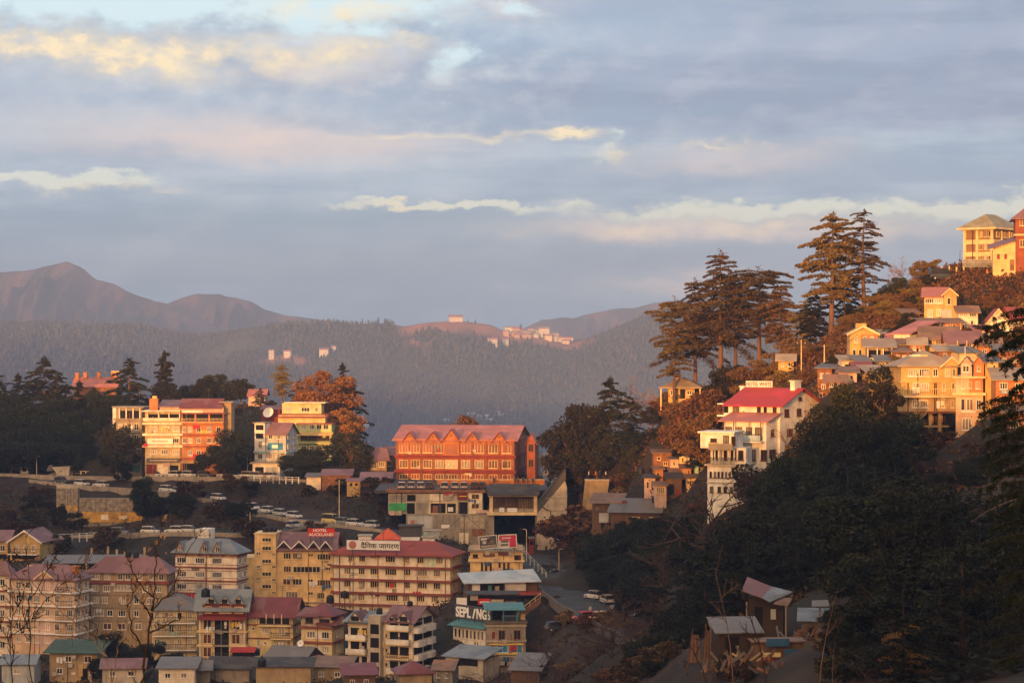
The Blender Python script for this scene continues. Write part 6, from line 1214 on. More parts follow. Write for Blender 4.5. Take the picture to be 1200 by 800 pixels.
def grid_mesh(name, Xg, Yg, Zg, colr, m):
    ny, nx = Xg.shape; i = (np.arange(ny - 1)[:, None] * nx + np.arange(nx - 1)[None]).ravel()
    me = npmesh(name, np.stack([Xg.ravel(), Yg.ravel(), Zg.ravel()], 1), np.stack([i, i + 1, i + nx + 1, i + nx], 1), [m], True)
    ca = me.color_attributes.new('col', 'FLOAT_COLOR', 'POINT'); c4 = np.concatenate([colr.reshape(-1, 3), np.ones((colr.size // 3, 1))], 1).astype(np.float32); ca.data.foreach_set('color', c4.ravel())
    o = link(name, me); o['kind'] = 'structure'; return o
# forested middle ridge
DR = 4800.0
cp = np.array([(-300, 372), (0, 376), (43, 370), (67, 376), (100, 380), (150, 378), (200, 386), (240, 390), (300, 378), (367, 378), (400, 376), (450, 374), (475, 378), (495, 374), (534, 371), (576, 376), (590, 383), (625, 387), (660, 397), (680, 394), (702, 387), (730, 375), (751, 366), (772, 361), (820, 358), (900, 366), (1000, 376), (1300, 372), (1500, 380)], float)
crest = lambda x: (400 - (np.interp(x / DR * F + 600, cp[:, 0], cp[:, 1]) + 4.5)) / F * DR
rx = np.arange(-1640, 1640, 14.0); rt = np.linspace(0, 1, 60)
RX, RT = np.meshgrid(rx, rt)
spur = fbm2(RX / 240, RT * .6 + 3, 5, 4) * 290 * RT * (1.25 - .5 * RT) + fbm2(RX / 40, RT * 2, 9, 3) * 28 * RT
RY = DR - 1150 * RT + spur
RZ = crest(RX) * (1 - RT) + (-330) * RT ** 1.04 * 1.0 + RT * 6 * fbm2(RX / 60, RT * 5, 11, 3) - 0.0
rz0 = crest(RX); RZ = rz0 + (-330 - rz0) * RT ** 1.05 + 14 * fbm2(RX / 70, RT * 5, 11, 4) * np.minimum(1, RT * 6)
pxr = RX / DR * F + 600
bare = np.clip(1.5 - ((pxr - 550) / 85) ** 2 - ((RT - .035) / .06) ** 2 + fbm2(RX / 45, RT * 9, 21, 4) * 1.4, 0, 1) + np.clip(1.4 - ((pxr - 645) / 42) ** 2 - ((RT - .03) / .04) ** 2 + fbm2(RX / 45, RT * 9, 22, 4) * 1.2, 0, 1) \
     + np.clip(1.0 - ((pxr - 357) / 40) ** 2 - ((RT - .20) / .035) ** 2 + fbm2(RX / 30, RT * 12, 23, 4) * 1.6, 0, 1) + np.clip(.75 - ((pxr - 500) / 25) ** 2 - ((RT - .12) / .05) ** 2 + fbm2(RX / 30, RT * 12, 24, 4) * 1.6, 0, 1)
bare = np.clip(bare, 0, 1)
gcol = np.array([.080, .070, .042]) * (1 + .5 * fbm2(RX / 50, RT * 8, 31, 4)[..., None]) * (1 - bare[..., None]) + np.array([.36, .155, .085]) * (1 + .35 * fbm2(RX / 25, RT * 14, 32, 4)[..., None]) * bare[..., None]
# crest edge continues down the far side
bX = np.vstack([RX[:1], RX[:1], RX]); bY = np.vstack([RY[:1] * 0 + DR + 500, RY[:1] * 0 + DR + 40, RY]); bZ = np.vstack([RZ[:1] * 0 - 300, RZ[:1] - 14, RZ]); bC = np.concatenate([gcol[:1], gcol[:1], gcol], 0)
grid_mesh('forested_ridge', bX, bY, bZ, np.clip(bC, .01, 1), 'far_slope_ground')
def bil(A, u, v):
    fx = np.clip((u + 1640) / 14.0, 0, A.shape[1] - 1.001); fy = np.clip(v * 59, 0, A.shape[0] - 1.001); i = fx.astype(int); j = fy.astype(int); a = fx - i; b_ = fy - j
    return (A[j, i] * (1 - a) + A[j, i + 1] * a) * (1 - b_) + (A[j + 1, i] * (1 - a) + A[j + 1, i + 1] * a) * b_
NT_ = 70000
tx = RNG.uniform(-1170, 520, NT_); tv = RNG.random(NT_) ** .85; tv[:1400] = RNG.random(1400) * .012; tv = np.clip(tv, 0, .995)
keep = RNG.random(NT_) > bil(bare, tx, tv) * 1.15 + .75 * (fbm2(tx / 90, tv * 9, 77, 4) > .22)
tx, tv = tx[keep], tv[keep]; nt_ = len(tx)
th = RNG.uniform(5, 15, nt_) * (1 + .8 * fbm2(tx / 110, tv * 6, 41, 3)); tr_ = th * RNG.uniform(.15, .27, nt_)
base = np.stack([tx, bil(RY, tx, tv), bil(RZ, tx, tv) - .5], 1)
K = 4; ang = np.arange(K) * 2 * np.pi / K
prof = [(0.10, .75), (.45, 1.0), (.62, .55), (.80, .40), (1.0, .02)]
vs = []
for zf, rf in prof:
    a = ang[None] + RNG.random((nt_, 1)) * 6; rr = tr_[:, None] * rf * RNG.uniform(.75, 1.25, (nt_, K))
    vs.append(np.stack([base[:, 0:1] + rr * np.cos(a), base[:, 1:2] + rr * np.sin(a), base[:, 2:3] + th[:, None] * zf + 0 * rr], -1))
V_ = np.stack(vs, 1).reshape(nt_, -1, 3); nvp = V_.shape[1]; q = []
for l in range(len(prof) - 1):
    for k in range(K): q.append((l * K + k, l * K + (k + 1) % K, (l + 1) * K + (k + 1) % K, (l + 1) * K + k))
q = np.array(q); Q = (np.arange(nt_)[:, None, None] * nvp + q[None]).reshape(-1, 4)
fo = link('ridge_forest', npmesh('ridge_forest', V_.reshape(-1, 3), Q, ['far_forest_leaf'])); tag(fo, 'distant conifer forest covering the hazy middle ridge', 'forest', None, 'stuff')
# far mountains
def mountain(name, D, prof_, depth, seed, px0, px1, zb=-60):
    pr = np.array(prof_, float); px = np.arange(px0, px1, 2.0); t = np.linspace(0, 1, 80); PX, T = np.meshgrid(px, t); Xm = (PX - 600) / F * D
    zc = (400 - np.interp(PX, pr[:, 0], pr[:, 1])) / F * D + 4 * fbm2(PX / 14, PX * 0 + 1, seed, 4) * (T < .9)
    s = fbm2(PX / 45, T * .9, seed + 1, 5); Ym = D - depth * T + s * depth * .75 * T * (1.3 - T)
    Zm = zc + (zb - zc) * T ** .9 + (80 * fbm2(PX / 26, T * 5, seed + 2, 5) + 26 * fbm2(PX / 7, T * 16, seed + 5, 4)) * np.minimum(1, T * 5)
    Zm -= 170 * np.abs(fbm2(PX / 19 + T * 1.5, T * 2.2, seed + 7, 4)) * np.minimum(1, T * 4) * (zc + 100) / 330
    bare = np.clip(.45 + 1.7 * fbm2(PX / 28, T * 5, seed + 3, 5), 0, 1)[..., None]
    c = np.array([.06, .05, .035]) * (1 - bare) + np.array([.15, .085, .065]) * bare
    bx = np.vstack([Xm[:1], Xm]); by = np.vstack([Ym[:1] + depth * .6, Ym]); bz = np.vstack([Zm[:1] * 0 + zb, Zm]); return grid_mesh(name, bx, by, bz, np.concatenate([c[:1], c], 0), 'far_slope_ground')
mountain('far_mountain', 6900, [(-300, 335), (-120, 325), (0, 319), (35, 317), (63, 310), (78, 306), (97, 315), (113, 327), (133, 333), (150, 342), (167, 348), (183, 353), (192, 360), (260, 385), (420, 420)], 1250, 51, -320, 430, -150)
mountain('far_mountain', 7200, [(60, 420), (150, 375), (180, 352), (197, 356), (213, 349), (233, 344), (257, 345), (277, 349), (293, 353), (310, 362), (333, 369), (370, 374), (420, 382), (560, 400)], 1000, 61, 40, 600, -150)
mountain('far_mountain', 7800, [(480, 420), (560, 396), (618, 383), (635, 374), (674, 372), (716, 362), (744, 361), (768, 354), (786, 354), (830, 350), (900, 360), (1000, 372), (1400, 380)], 900, 71, 480, 1420, -150)
# wide valley floor reaching past the mountains
b = MB(); b.face([(-3250, -690, -345), (3250, -690, -345), (3250, 8500, -345), (-3250, 8500, -345)]); o = b.build('valley_floor', 'stone'); o.data.materials.clear(); o.data.materials.append(mat('valley_forest_floor', (.04, .04, .025), var=.4, scale=.01)); o['kind'] = 'structure'
# unseen hill behind the viewer, crest shaped to shade the lower town and valley
hx = np.arange(-2500, 640, 12.0); hy = np.arange(-640, -150, 14.0); HX, HY = np.meshgrid(hx, hy)
prof = np.interp(HX, [-2500, -1950, -1500, -1150, -950, -800, -600, -470, -425, -392, -330, -270, -207, -186, -150, -100, 300, 640], OCC)
HZ = -60 + (prof + 60) * np.exp(-((HY + 340) / 95) ** 2) + 0 * HX
HZ = HZ + 2.2 * fbm2(HX / 22, HY / 22, 81, 4) * np.exp(-((HY + 340) / 60) ** 2)
hc = np.ones(HX.shape + (3,)) * np.array([.05, .045, .025])
grid_mesh('hill', HX, HY, HZ, hc, 'far_slope_ground')
# ------------------------------------------------------------------ trees
def leaf_quads(c, s, flat, rng, asp=.6):
    n = len(c); nrm = rng.normal(size=(n, 3)); nrm /= np.linalg.norm(nrm, axis=1)[:, None]; nrm = nrm * (1 - flat) + np.array([0, 0, 1.0]) * flat; nrm /= np.linalg.norm(nrm, axis=1)[:, None]
    r = rng.normal(size=(n, 3)); u = np.cross(nrm, r); u /= np.linalg.norm(u, axis=1)[:, None] + 1e-9; v = np.cross(nrm, u)
    s = (s * rng.uniform(.6, 1.35, n))[:, None] if np.isscalar(s) else s[:, None]; u = u * s; v = v * s * asp
    V = np.stack([c - u - v * .5, c + u * .2 - v, c + u + v * .4, c - u * .1 + v], 1).reshape(-1, 3); return V, np.arange(4 * n).reshape(-1, 4)
TREES = {}
def proto(kind, h, crown, trunk): TREES[kind] = (h, crown, trunk)
def deodar(kind, seed, h, base, rmax, nlev, leaf, mt, per=30, shape=0, ls=.28, gap=.0, flat=.62, bark='bark', tr=.020, nb=(5, 7)):
    rng = np.random.default_rng(seed); t = MB(); r0 = h * tr
    bend = rng.normal(0, .006 * h, 2)
    ax = lambda z: np.array([bend[0] * math.sin(z / h * 3), bend[1] * math.sin(z / h * 2.3), z])
    zs = np.linspace(-1.2, h * .985, 9); t.tube([ax(max(z, 0)) * np.array([1, 1, 0]) + np.array([0, 0, z]) for z in zs], [r0 * (1.25 if z < 0 else max(.06, 1 - .93 * z / h)) for z in zs], 7)
    cs = []
    lob = rng.uniform(0, 6.28); lk = rng.uniform(.1, .32)
    for li in range(nlev):
        f = (li + rng.uniform(-.3, .3)) / (nlev - 1); f = min(max(f, 0), 1); z = h * (base + (1 - base) * f * .985)
        if shape == 0: L = rmax * (.55 + .45 * math.sin(min(1, f * 1.5) * 1.57)) * (1 - .78 * max(0, f - .35) / .65) if f > .0 else rmax
        elif shape == 1: L = rmax * (1 - .88 * f ** 1.1)
        elif shape == 2: L = rmax * (.55 + .45 * f) if f < .93 else rmax * .8        # flat topped
        else: L = rmax * math.sin(math.pi * (.12 + .80 * f)) ** .7
        m = rng.integers(nb[0], nb[1] + 1); zc = z
        for k in range(m):
            if rng.random() < gap: continue
            z = min(zc + rng.normal(0, .55) * h * (1 - base) / nlev, h * .985); a = rng.uniform(0, 6.283); l = L * rng.uniform(.4, 1.3) * (1 + lk * math.cos(a - lob + 2.2 * math.sin(li * 1.3))); up = rng.uniform(-.05, .22) if shape != 2 else rng.uniform(.05, .3); dr_ = rng.uniform(.12, .42); d = np.array([math.cos(a), math.sin(a), 0]); sd = np.array([-d[1], d[0], 0]); o = ax(z)
            pt = lambda s: o + d * l * s + np.array([0, 0, l * (up * s - dr_ * s * s)])
            t.tube([pt(0), pt(.5), pt(.96)], [max(.03, r0 * .22 * (1 - f * .6)), r0 * .13, .02], 3, cap=False)
            nl = max(6, int(per * l / rmax * 1.6)); s = rng.uniform(.12, 1.03, nl) ** .8; w = rng.normal(0, .24, nl) * l * (1.08 - s) + rng.normal(0, .05 * l, nl)
            p = np.stack([pt(x) for x in s]) + sd[None] * w[:, None]; p[:, 2] += rng.normal(0, .05, nl) * l * .5 - np.abs(w) * .18; cs.append(p)
    c = np.concatenate(cs); top = ax(h); c = np.concatenate([c, top + rng.normal(0, 1, (30, 3)) * np.array([.22, .22, .35]) * rmax * .2])
    V, Q = leaf_quads(c, ls, flat, rng, .45); proto(kind, h, npmesh('crown', V, Q, [mt]), t.mesh('trunk', bark, True))
def broad(kind, seed, h, rw, mt, nclump=34, per=190, ls=.22, bark='bark', base=.22, elong=1.0, solid=.0):
    rng = np.random.default_rng(seed); t = MB(); cz = h * (base + (1 - base) * .5); rz = h * (1 - base) * .5
    t.tube([(0, 0, -1), (0, 0, 0), (rng.normal(0, .1), rng.normal(0, .1), h * .3), (rng.normal(0, .2), rng.normal(0, .2), h * .62)], [h * .028, h * .024, h * .018, h * .008], 7)
    cs = []
    for k in range(nclump):
        while True:
            p = rng.uniform(-1, 1, 3)
            if .16 < (p ** 2).sum() < 1: break
        c = np.array([p[0] * rw, p[1] * rw, cz + p[2] * rz * elong]); rr = rw * rng.uniform(.16, .36)
        t.tube([(0, 0, max(h * .15, c[2] * .5)), tuple((c * .55 + np.array([0, 0, c[2] * .40]))), tuple(c)], [h * .010, h * .007, .015], 4, cap=False)
        m = int(per * rng.uniform(.6, 1.3)); d = rng.normal(size=(m, 3)); d /= np.linalg.norm(d, axis=1)[:, None]; q = c + d * rr * (rng.uniform(.35, 1.12, m) ** .6)[:, None] * np.array([1.15, 1.15, .75]); cs.append(q)
    c = np.concatenate(cs); V, Q = leaf_quads(c, ls, .25, rng); proto(kind, h, npmesh('crown', V, Q, [mt]), t.mesh('trunk', bark, True))
def bare(kind, seed, h, spread, mt='twig', bark='barkdark', depth=5, twig=.018, fork=3, leaf=0, lmt=None):
    rng = np.random.default_rng(seed); t = MB(); c = MB(); tips = []
    def grow(p, d, l, r, lv):
        n = 3; pts = [p]; q = p
        for i in range(n):
            d = d + rng.normal(0, .13, 3); d[2] += .03; d /= np.linalg.norm(d); q = q + d * l / n; pts.append(q)
        (t if lv < 2 else c).tube(pts, [r, r * .85, r * .72, r * .6], 5 if lv < 2 else 3, cap=False)
        if lv >= depth: tips.append(q); return
        for k in range(fork if lv else fork + 1):
            nd = d + rng.normal(0, spread, 3); nd[2] = nd[2] * .6 + .25; nd /= np.linalg.norm(nd); st = pts[rng.integers(1, 4)] if k else q
            grow(st, nd, l * rng.uniform(.60, .82), max(twig, r * .58), lv + 1)
    grow(np.array([0, 0, -.4]), np.array([0, 0, 1.0]), h * .33, h * .017, 0)
    cm = c.mesh('branches', mt)
    if leaf:
        tp = np.array(tips); cc = np.repeat(tp, leaf, 0) + rng.normal(0, h * .03, (len(tp) * leaf, 3)); V, Q = leaf_quads(cc, .14, .2, rng); cm = None; lm = npmesh('crown', V, Q, [lmt or mt]); c2 = c.mesh('branches', bark)
        TREES[kind] = (h, lm, t.mesh('trunk', bark), c2); return
    zmax = max(v[2] for v in c.v); TREES[kind] = (zmax, cm, t.mesh('trunk', bark))
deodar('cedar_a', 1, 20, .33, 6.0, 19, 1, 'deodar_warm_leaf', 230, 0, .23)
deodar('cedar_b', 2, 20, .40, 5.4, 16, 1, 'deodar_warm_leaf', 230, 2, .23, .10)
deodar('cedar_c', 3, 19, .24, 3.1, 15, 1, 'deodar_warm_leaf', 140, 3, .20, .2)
deodar('cedar_d', 4, 14, .08, 4.3, 20, 1, 'deodar_leaf', 70, 1, .36, .05)
deodar('cedar_e', 5, 13, .14, 4.8, 16, 1, 'deodar_leaf', 72, 0, .36, .05)
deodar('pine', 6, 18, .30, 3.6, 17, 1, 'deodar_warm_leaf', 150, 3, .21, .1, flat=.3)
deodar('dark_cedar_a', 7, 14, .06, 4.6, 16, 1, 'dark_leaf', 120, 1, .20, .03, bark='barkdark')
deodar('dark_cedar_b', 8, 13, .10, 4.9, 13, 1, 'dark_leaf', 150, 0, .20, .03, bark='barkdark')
broad('oak_a', 11, 9, 4.2, 'oak_leaf', 40, 330, .17)
broad('oak_b', 12, 8, 4.0, 'oak_leaf', 32, 330, .17, base=.15)
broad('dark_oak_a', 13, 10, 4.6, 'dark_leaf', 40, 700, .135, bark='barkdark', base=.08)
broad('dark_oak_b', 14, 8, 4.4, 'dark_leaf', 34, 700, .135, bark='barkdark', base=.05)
broad('autumn_tree', 15, 12, 5.0, 'autumn_leaf', 50, 300, .19)
broad('russet_a', 16, 7, 3.6, 'russet_leaf', 36, 300, .15, base=.1)
broad('russet_b', 17, 6, 3.6, 'russet_leaf', 32, 300, .15, base=.05)
broad('dark_shrub', 28, 2.6, 1.8, 'dark_brush', 22, 110, .14, base=.02)  # shrub in the darkened brush colour, for shaded ground
broad('shrub', 18, 2.6, 1.8, 'dry_brush', 22, 110, .14, base=.02)
broad('green_shrub', 19, 2.8, 1.9, 'oak_leaf', 22, 120, .15, base=.02)
deodar('poplar', 20, 12, .06, 1.55, 26, 1, 'deodar_leaf', 34, 3, .24, 0, flat=.1, nb=(6, 8))
bare('bare_a', 21, 7, .62, depth=5); bare('bare_b', 22, 7, .75, depth=5); bare('bare_pale', 23, 7, .6, 'twig_pale', 'barkpale', 5); bare('bare_small', 24, 5, .8, depth=4)
bare('sparse_leaf', 25, 6, .7, leaf=16, lmt='oak_leaf', depth=4)
NAMES = dict(cedar_a='cedar_tree', cedar_b='cedar_tree', cedar_c='cedar_tree', cedar_d='cedar_tree', cedar_e='cedar_tree', pine='pine_tree', dark_cedar_a='cedar_tree', dark_cedar_b='cedar_tree', oak_a='oak_tree', oak_b='oak_tree', dark_oak_a='oak_tree', dark_oak_b='oak_tree', autumn_tree='autumn_tree', russet_a='russet_tree', russet_b='russet_tree', shrub='shrub', dark_shrub='shrub', green_shrub='shrub', poplar='poplar_tree', bare_a='bare_tree', bare_b='bare_tree', bare_pale='bare_tree', bare_small='bare_tree', sparse_leaf='leafy_tree')
TR = random.Random(99)
def put_tree(kind, x, y, H, label, group=None, w=1.0, z=None):
    kind = 'dark_shrub' if kind == 'shrub' and (x < 8 or y < 320) else kind; p = TREES[kind]; cat = 'shrub' if 'shrub' in kind else 'tree'  # shrubs on shaded ground take the copy with shade in its colour
    z = ground(x, y) - .15 if z is None else z; t = thing(NAMES[kind], label, cat, (x, y, z), TR.uniform(0, 6.28), group); s = H / p[0]; t.scale = (s * w, s * w, s)
    link('trunk', p[2], t); link('crown' if not kind.startswith('bare') else 'branches', p[1], t)
    if len(p) > 3: link('branches', p[3], t)
    return t
def tree(kind, px, pyt, D, label, w=1.0, group=None, pyb=None):
    x = (px - 600) / F * D; z = ground(x, D) - .15 if pyb is None else (400 - pyb) / F * D; zt = (400 - pyt) / F * D
    return put_tree(kind, x, D, max(1.5, zt - z), label, group, w, z)
# right hill, sunlit cedars
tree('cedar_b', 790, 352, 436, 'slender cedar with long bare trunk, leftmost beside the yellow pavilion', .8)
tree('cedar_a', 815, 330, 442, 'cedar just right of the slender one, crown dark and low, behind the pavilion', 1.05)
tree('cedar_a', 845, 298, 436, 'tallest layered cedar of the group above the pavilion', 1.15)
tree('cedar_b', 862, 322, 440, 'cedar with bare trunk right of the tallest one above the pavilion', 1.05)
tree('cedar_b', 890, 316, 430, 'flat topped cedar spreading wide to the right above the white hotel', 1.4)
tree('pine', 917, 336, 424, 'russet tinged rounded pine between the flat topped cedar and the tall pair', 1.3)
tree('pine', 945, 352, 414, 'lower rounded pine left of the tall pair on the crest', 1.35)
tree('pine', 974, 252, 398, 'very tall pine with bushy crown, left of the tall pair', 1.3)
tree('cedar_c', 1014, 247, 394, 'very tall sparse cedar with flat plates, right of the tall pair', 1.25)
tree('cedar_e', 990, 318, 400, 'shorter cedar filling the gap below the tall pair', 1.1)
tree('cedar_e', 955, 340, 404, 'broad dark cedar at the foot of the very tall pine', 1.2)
tree('bare_pale', 1057, 299, 392, 'pale twiggy tree against the sky on the hilltop edge', 1.0)
tree('russet_a', 1080, 305, 392, 'russet round tree on the hilltop edge beside the twiggy one', 1.0)
tree('russet_b', 1095, 305, 398, 'low round russet tree behind the dark vehicle on the hilltop', 1.2)
tree('oak_a', 1052, 326, 384, 'big round dark russet tree on the slope below the twiggy tree', 1.15)
tree('russet_a', 1032, 346, 384, 'bushy russet tree left of the yellow upper house', 1.2)
tree('oak_b', 1066, 350, 376, 'bushy green tree just left of the upper yellow house', 1.2)
tree('oak_b', 1010, 362, 384, 'bushy tree at the foot of the tall sparse cedar', 1.2)
for i, (px, pyt, D, k, l) in enumerate(((930, 395, 385, 'russet_a', 'russet tree above the little yellow hut'), (950, 402, 372, 'russet_b', 'orange brown bush right of the little yellow hut'), (905, 412, 402, 'russet_a', 'russet tree left of the little yellow hut'), (885, 428, 400, 'russet_a', 'russet tree just behind the red hotel roof'), (915, 436, 345, 'russet_b', 'russet bush right behind the hotel sign'),
        (945, 432, 345, 'russet_a', 'russet tree between the hotel gable and rust brown house'), (860, 432, 425, 'oak_b', 'dark bushy tree under the flat topped cedar'), (835, 462, 415, 'russet_b', 'russet bush left of the hotel roof'), (812, 470, 428, 'russet_a', 'russet bush just below the pavilion'), (975, 408, 372, 'russet_a', 'russet bush left of the tall yellow house'), (900, 455, 350, 'russet_b', 'low russet bush under the hotel sign'), (830, 485, 400, 'russet_b', 'dull russet bush on the slope left of the hotel'))):
    tree(k, px, pyt, D, l, 1.15)
tree('russet_b', 543, 490, 524, 'russet tree top showing above the pink roof of the heritage building', .8)
# wooded shoulder left of the hotel
tree('cedar_e', 715, 445, 458, 'broad layered cedar on the end of the right hill shoulder', 1.05)
tree('cedar_e', 742, 470, 460, 'layered cedar tucked behind the broad one on the hill shoulder', .9)
tree('oak_a', 682, 478, 462, 'oak leaning over the valley at the very end of the hill shoulder', .9)
tree('oak_b', 668, 500, 470, 'low oak at the left tip of the hill shoulder', .8)
tree('bare_pale', 745, 437, 464, 'pale twiggy tree rising behind the broad cedar', 1.0)
for i, (px, pyt, D, k, l) in enumerate(((765, 478, 456, 'oak_b', 'dark bush right of the layered cedars on the shoulder'), (785, 476, 446, 'russet_b', 'russet bush under the pavilion, left part'), (700, 515, 456, 'oak_a', 'dark oak low on the hill shoulder'), (730, 505, 455, 'dark_oak_b', 'dark oak in the middle of the hill shoulder'), (762, 505, 448, 'dark_oak_b', 'dark oak above the rust coloured shack'), (795, 498, 434, 'dark_oak_a', 'dark oak above the bright yellow hut'), (820, 505, 418, 'dark_oak_b', 'dark oak left of the hotel wing'), (680, 535, 464, 'green_shrub', 'green bush above the tarpaulin stall'), (745, 525, 448, 'oak_b', 'dark oak left of the rust coloured shack'))):
    tree(k, px, pyt, D, l, 1.2)
tree('sparse_leaf', 889, 492, 296, 'thin dark leafed tree growing in front of the white hotel', 1.0)
tree('bare_a', 868, 545, 294, 'bare branching tree in front of the hotel base', .9); tree('bare_small', 838, 562, 294, 'small bare tree at the lower left corner of the hotel', 1.0)
SB = random.Random(12)
for k in range(120):
    px = SB.uniform(955, 1215); D = SB.uniform(346, 392); x = (px - 600) / F * D; py = 400 - ground(x, D) / D * F
    if px > 1095 and py < 338: continue
    if not (322 < py < 400) or (1080 < px < 1150 and py > 345): continue
    kd = SB.choice(['shrub', 'shrub', 'russet_b', 'green_shrub', 'oak_b']); H = SB.uniform(1.4, 2.8) if 'shrub' in kd else SB.uniform(2, 3.6)
    put_tree(kd, x, D, H, {'s': 'dry shrub on the sunlit slope below the hilltop school', 'r': 'small russet tree on the sunlit slope below the hilltop school', 'g': 'green shrub on the sunlit slope below the hilltop school', 'o': 'small dark tree on the sunlit slope below the hilltop school'}[kd[0]], 'bushes on the sunlit slope', 1.3)
for k in range(46):
    px = SB.uniform(690, 960); D = SB.uniform(385, 440); x = (px - 600) / F * D; py = 400 - ground(x, D) / D * F
    if not (452 < py < 600) or (760 < px < 832 and py > 525) or (780 < px < 816 and py < 480) or (px < 760 and py > 540): continue
    kd = SB.choice(['shrub', 'russet_b', 'russet_a', 'oak_b', 'green_shrub']); H = SB.uniform(2, 4.5)
    put_tree(kd, x, D, H, {'s': 'dry shrub on the slope between pavilion and huts', 'r': 'russet tree on the slope between pavilion and huts', 'g': 'green shrub on the slope between pavilion and huts', 'o': 'dark tree on the slope between pavilion and huts'}[kd[0]], 'bushes on the slope under the pavilion', 1.2)
tree('bare_pale', 1012, 438, 294, 'brown twiggy tree catching the sun above the dark trees, left', .9); tree('bare_pale', 1046, 443, 296, 'brown twiggy tree catching the sun beside the stilt house', .9); tree('bare_pale', 965, 462, 292, 'brown twiggy tree catching the sun in front of the rust brown house', .8)
for k in range(46):
    px = SB.uniform(1035, 1225); D = SB.uniform(262, 298); x = (px - 600) / F * D; py = 400 - ground(x, D) / D * F
    if py < 528: continue
    kd = SB.choice(['shrub', 'bare_a', 'bare_b', 'green_shrub', 'dark_oak_b']); put_tree(kd, x, D, SB.uniform(1.6, 3.2), {'s': 'dry shrub on the bank under the stilt house', 'b': 'bare bush on the bank under the stilt house', 'g': 'green shrub on the bank under the stilt house', 'd': 'dark bush on the bank under the stilt house'}[kd[0]], 'scrub under the stilt house', 1.3)
for k in range(110):
    px = SB.uniform(668, 770); D = SB.uniform(392, 446); x = (px - 600) / F * D; py = 400 - ground(x, D) / D * F
    q = [onr for onr in ROADS[3][1] if abs(onr[2] - D) < 9]
    if q and px < max(o_[0] for o_ in q) + 33: continue
    if not (612 < py < 705): continue
    if D > 424 and px < 686: continue
    kd = SB.choice(['shrub', 'bare_a', 'green_shrub', 'dark_oak_b', 'dark_oak_a']); put_tree(kd, x, D, SB.uniform(1.8, 3.8), {'s': 'dry shrub on the steep bank right of the main road', 'b': 'bare bush on the steep bank right of the main road', 'g': 'green shrub on the steep bank right of the main road', 'd': 'dark tree on the steep bank right of the main road'}[kd[0]], 'scrub right of the main road', 1.2)
for k in range(26):
    px = SB.uniform(820, 985); D = SB.uniform(196, 226); x = (px - 600) / F * D; py = 400 - ground(x, D) / D * F
    if py < 778 and 815 < px < 985: continue
    put_tree(SB.choice(['shrub', 'green_shrub', 'bare_small']), x, D, SB.uniform(1, 2.2), 'low scrub around the leaning shelter in the dark wood', 'scrub round the shelter', 1.3)
# dark trees before the sunlit houses
for i, (px, pyt, D, k, w, l) in enumerate(((990, 455, 288, 'oak_a', .7, 'big dark tree in front of the rust brown house, left half'), (1036, 456, 292, 'oak_b', .7, 'big dark tree left of the stilt house'), (968, 480, 286, 'dark_oak_a', .7, 'dark tree overlapping the right end of the hotel'), (938, 525, 282, 'dark_oak_b', .75, 'dark tree below the hotel gable'), (1012, 494, 276, 'dark_oak_a', .75, 'dark tree in the second rank below the rust brown house'), (972, 532, 272, 'dark_oak_b', .8, 'dark tree at the middle of the slope below the hotel'), (1052, 485, 284, 'dark_oak_b', .9, 'dark tree against the left stilts'), (912, 568, 284, 'dark_oak_b', .9, 'dark tree at the hotel foot, right side'))):
    tree(k, px, pyt, D, l, w)
tree('bare_a', 1125, 515, 286, 'bare bush under the pink tower house', 1.2); tree('bare_b', 1085, 530, 290, 'bare bush between the stilts', 1.2); tree('bare_b', 1045, 540, 280, 'bare bush left of the stilts', 1.2); tree('bare_a', 1105, 540, 282, 'bare bush right of the stilts', 1.2)
# the dark wood on the lower right slope
outline = np.array([(630, 760), (680, 655), (690, 628), (720, 614), (760, 606), (800, 602), (830, 600), (865, 596), (888, 592), (905, 572), (930, 535), (960, 505), (1000, 505), (1060, 545), (1110, 565), (1160, 575), (1260, 560), (1300, 470), (1450, 430)], float)
cnt = 0
for D in (398, 384, 370, 358, 346, 335, 318, 302, 288, 275, 262, 250, 238, 227, 216, 205, 195, 186, 172, 158):
    px = (672 if D < 340 else {398: 705, 384: 722, 370: 742, 358: 762, 346: 782}[D]) + TR.uniform(0, 30)
    while px < 1430:
        stp = TR.uniform(36, 62) * 250 / D; top = max(np.interp(px + o_ * 3200 / D, outline[:, 0], outline[:, 1]) for o_ in (-1, 0, .6)); x = (px - 600) / F * D; g_ = ground(x, D); ybase = 400 - g_ / D * F
        H = TR.uniform(7.5, 13.5); ytop = 400 - (g_ + H) / D * F
        ok = ybase > top + 12
        if ytop < top: H = (400 - top) / F * D - g_ - TR.uniform(0, 1.2)
        if H < 3.2: ok = False
        ytop = 400 - (g_ + H) / D * F
        lim = 4.6 * F / D * .8
        if D < 242 and 815 - lim * 1.15 < px < 968 + lim * 1.15 and ytop < 772: ok = False
        if 236 <= D < 262 and 850 < px < 950: H = min(H, 9)
        if px < 805 and D < 345: ok = False
        if px < 735 and D > 325 and (400 - (ground(x, D) + H) / D * F) < 612: H *= .8
        if ytop > 800: ok = False
        if D > 340 and px > 850: ok = False
        if ok:
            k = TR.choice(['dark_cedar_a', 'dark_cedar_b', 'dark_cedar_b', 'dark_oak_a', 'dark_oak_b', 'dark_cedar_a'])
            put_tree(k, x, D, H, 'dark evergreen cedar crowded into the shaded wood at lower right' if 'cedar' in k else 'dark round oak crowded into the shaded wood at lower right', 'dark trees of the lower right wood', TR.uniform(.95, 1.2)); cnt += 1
        px += stp
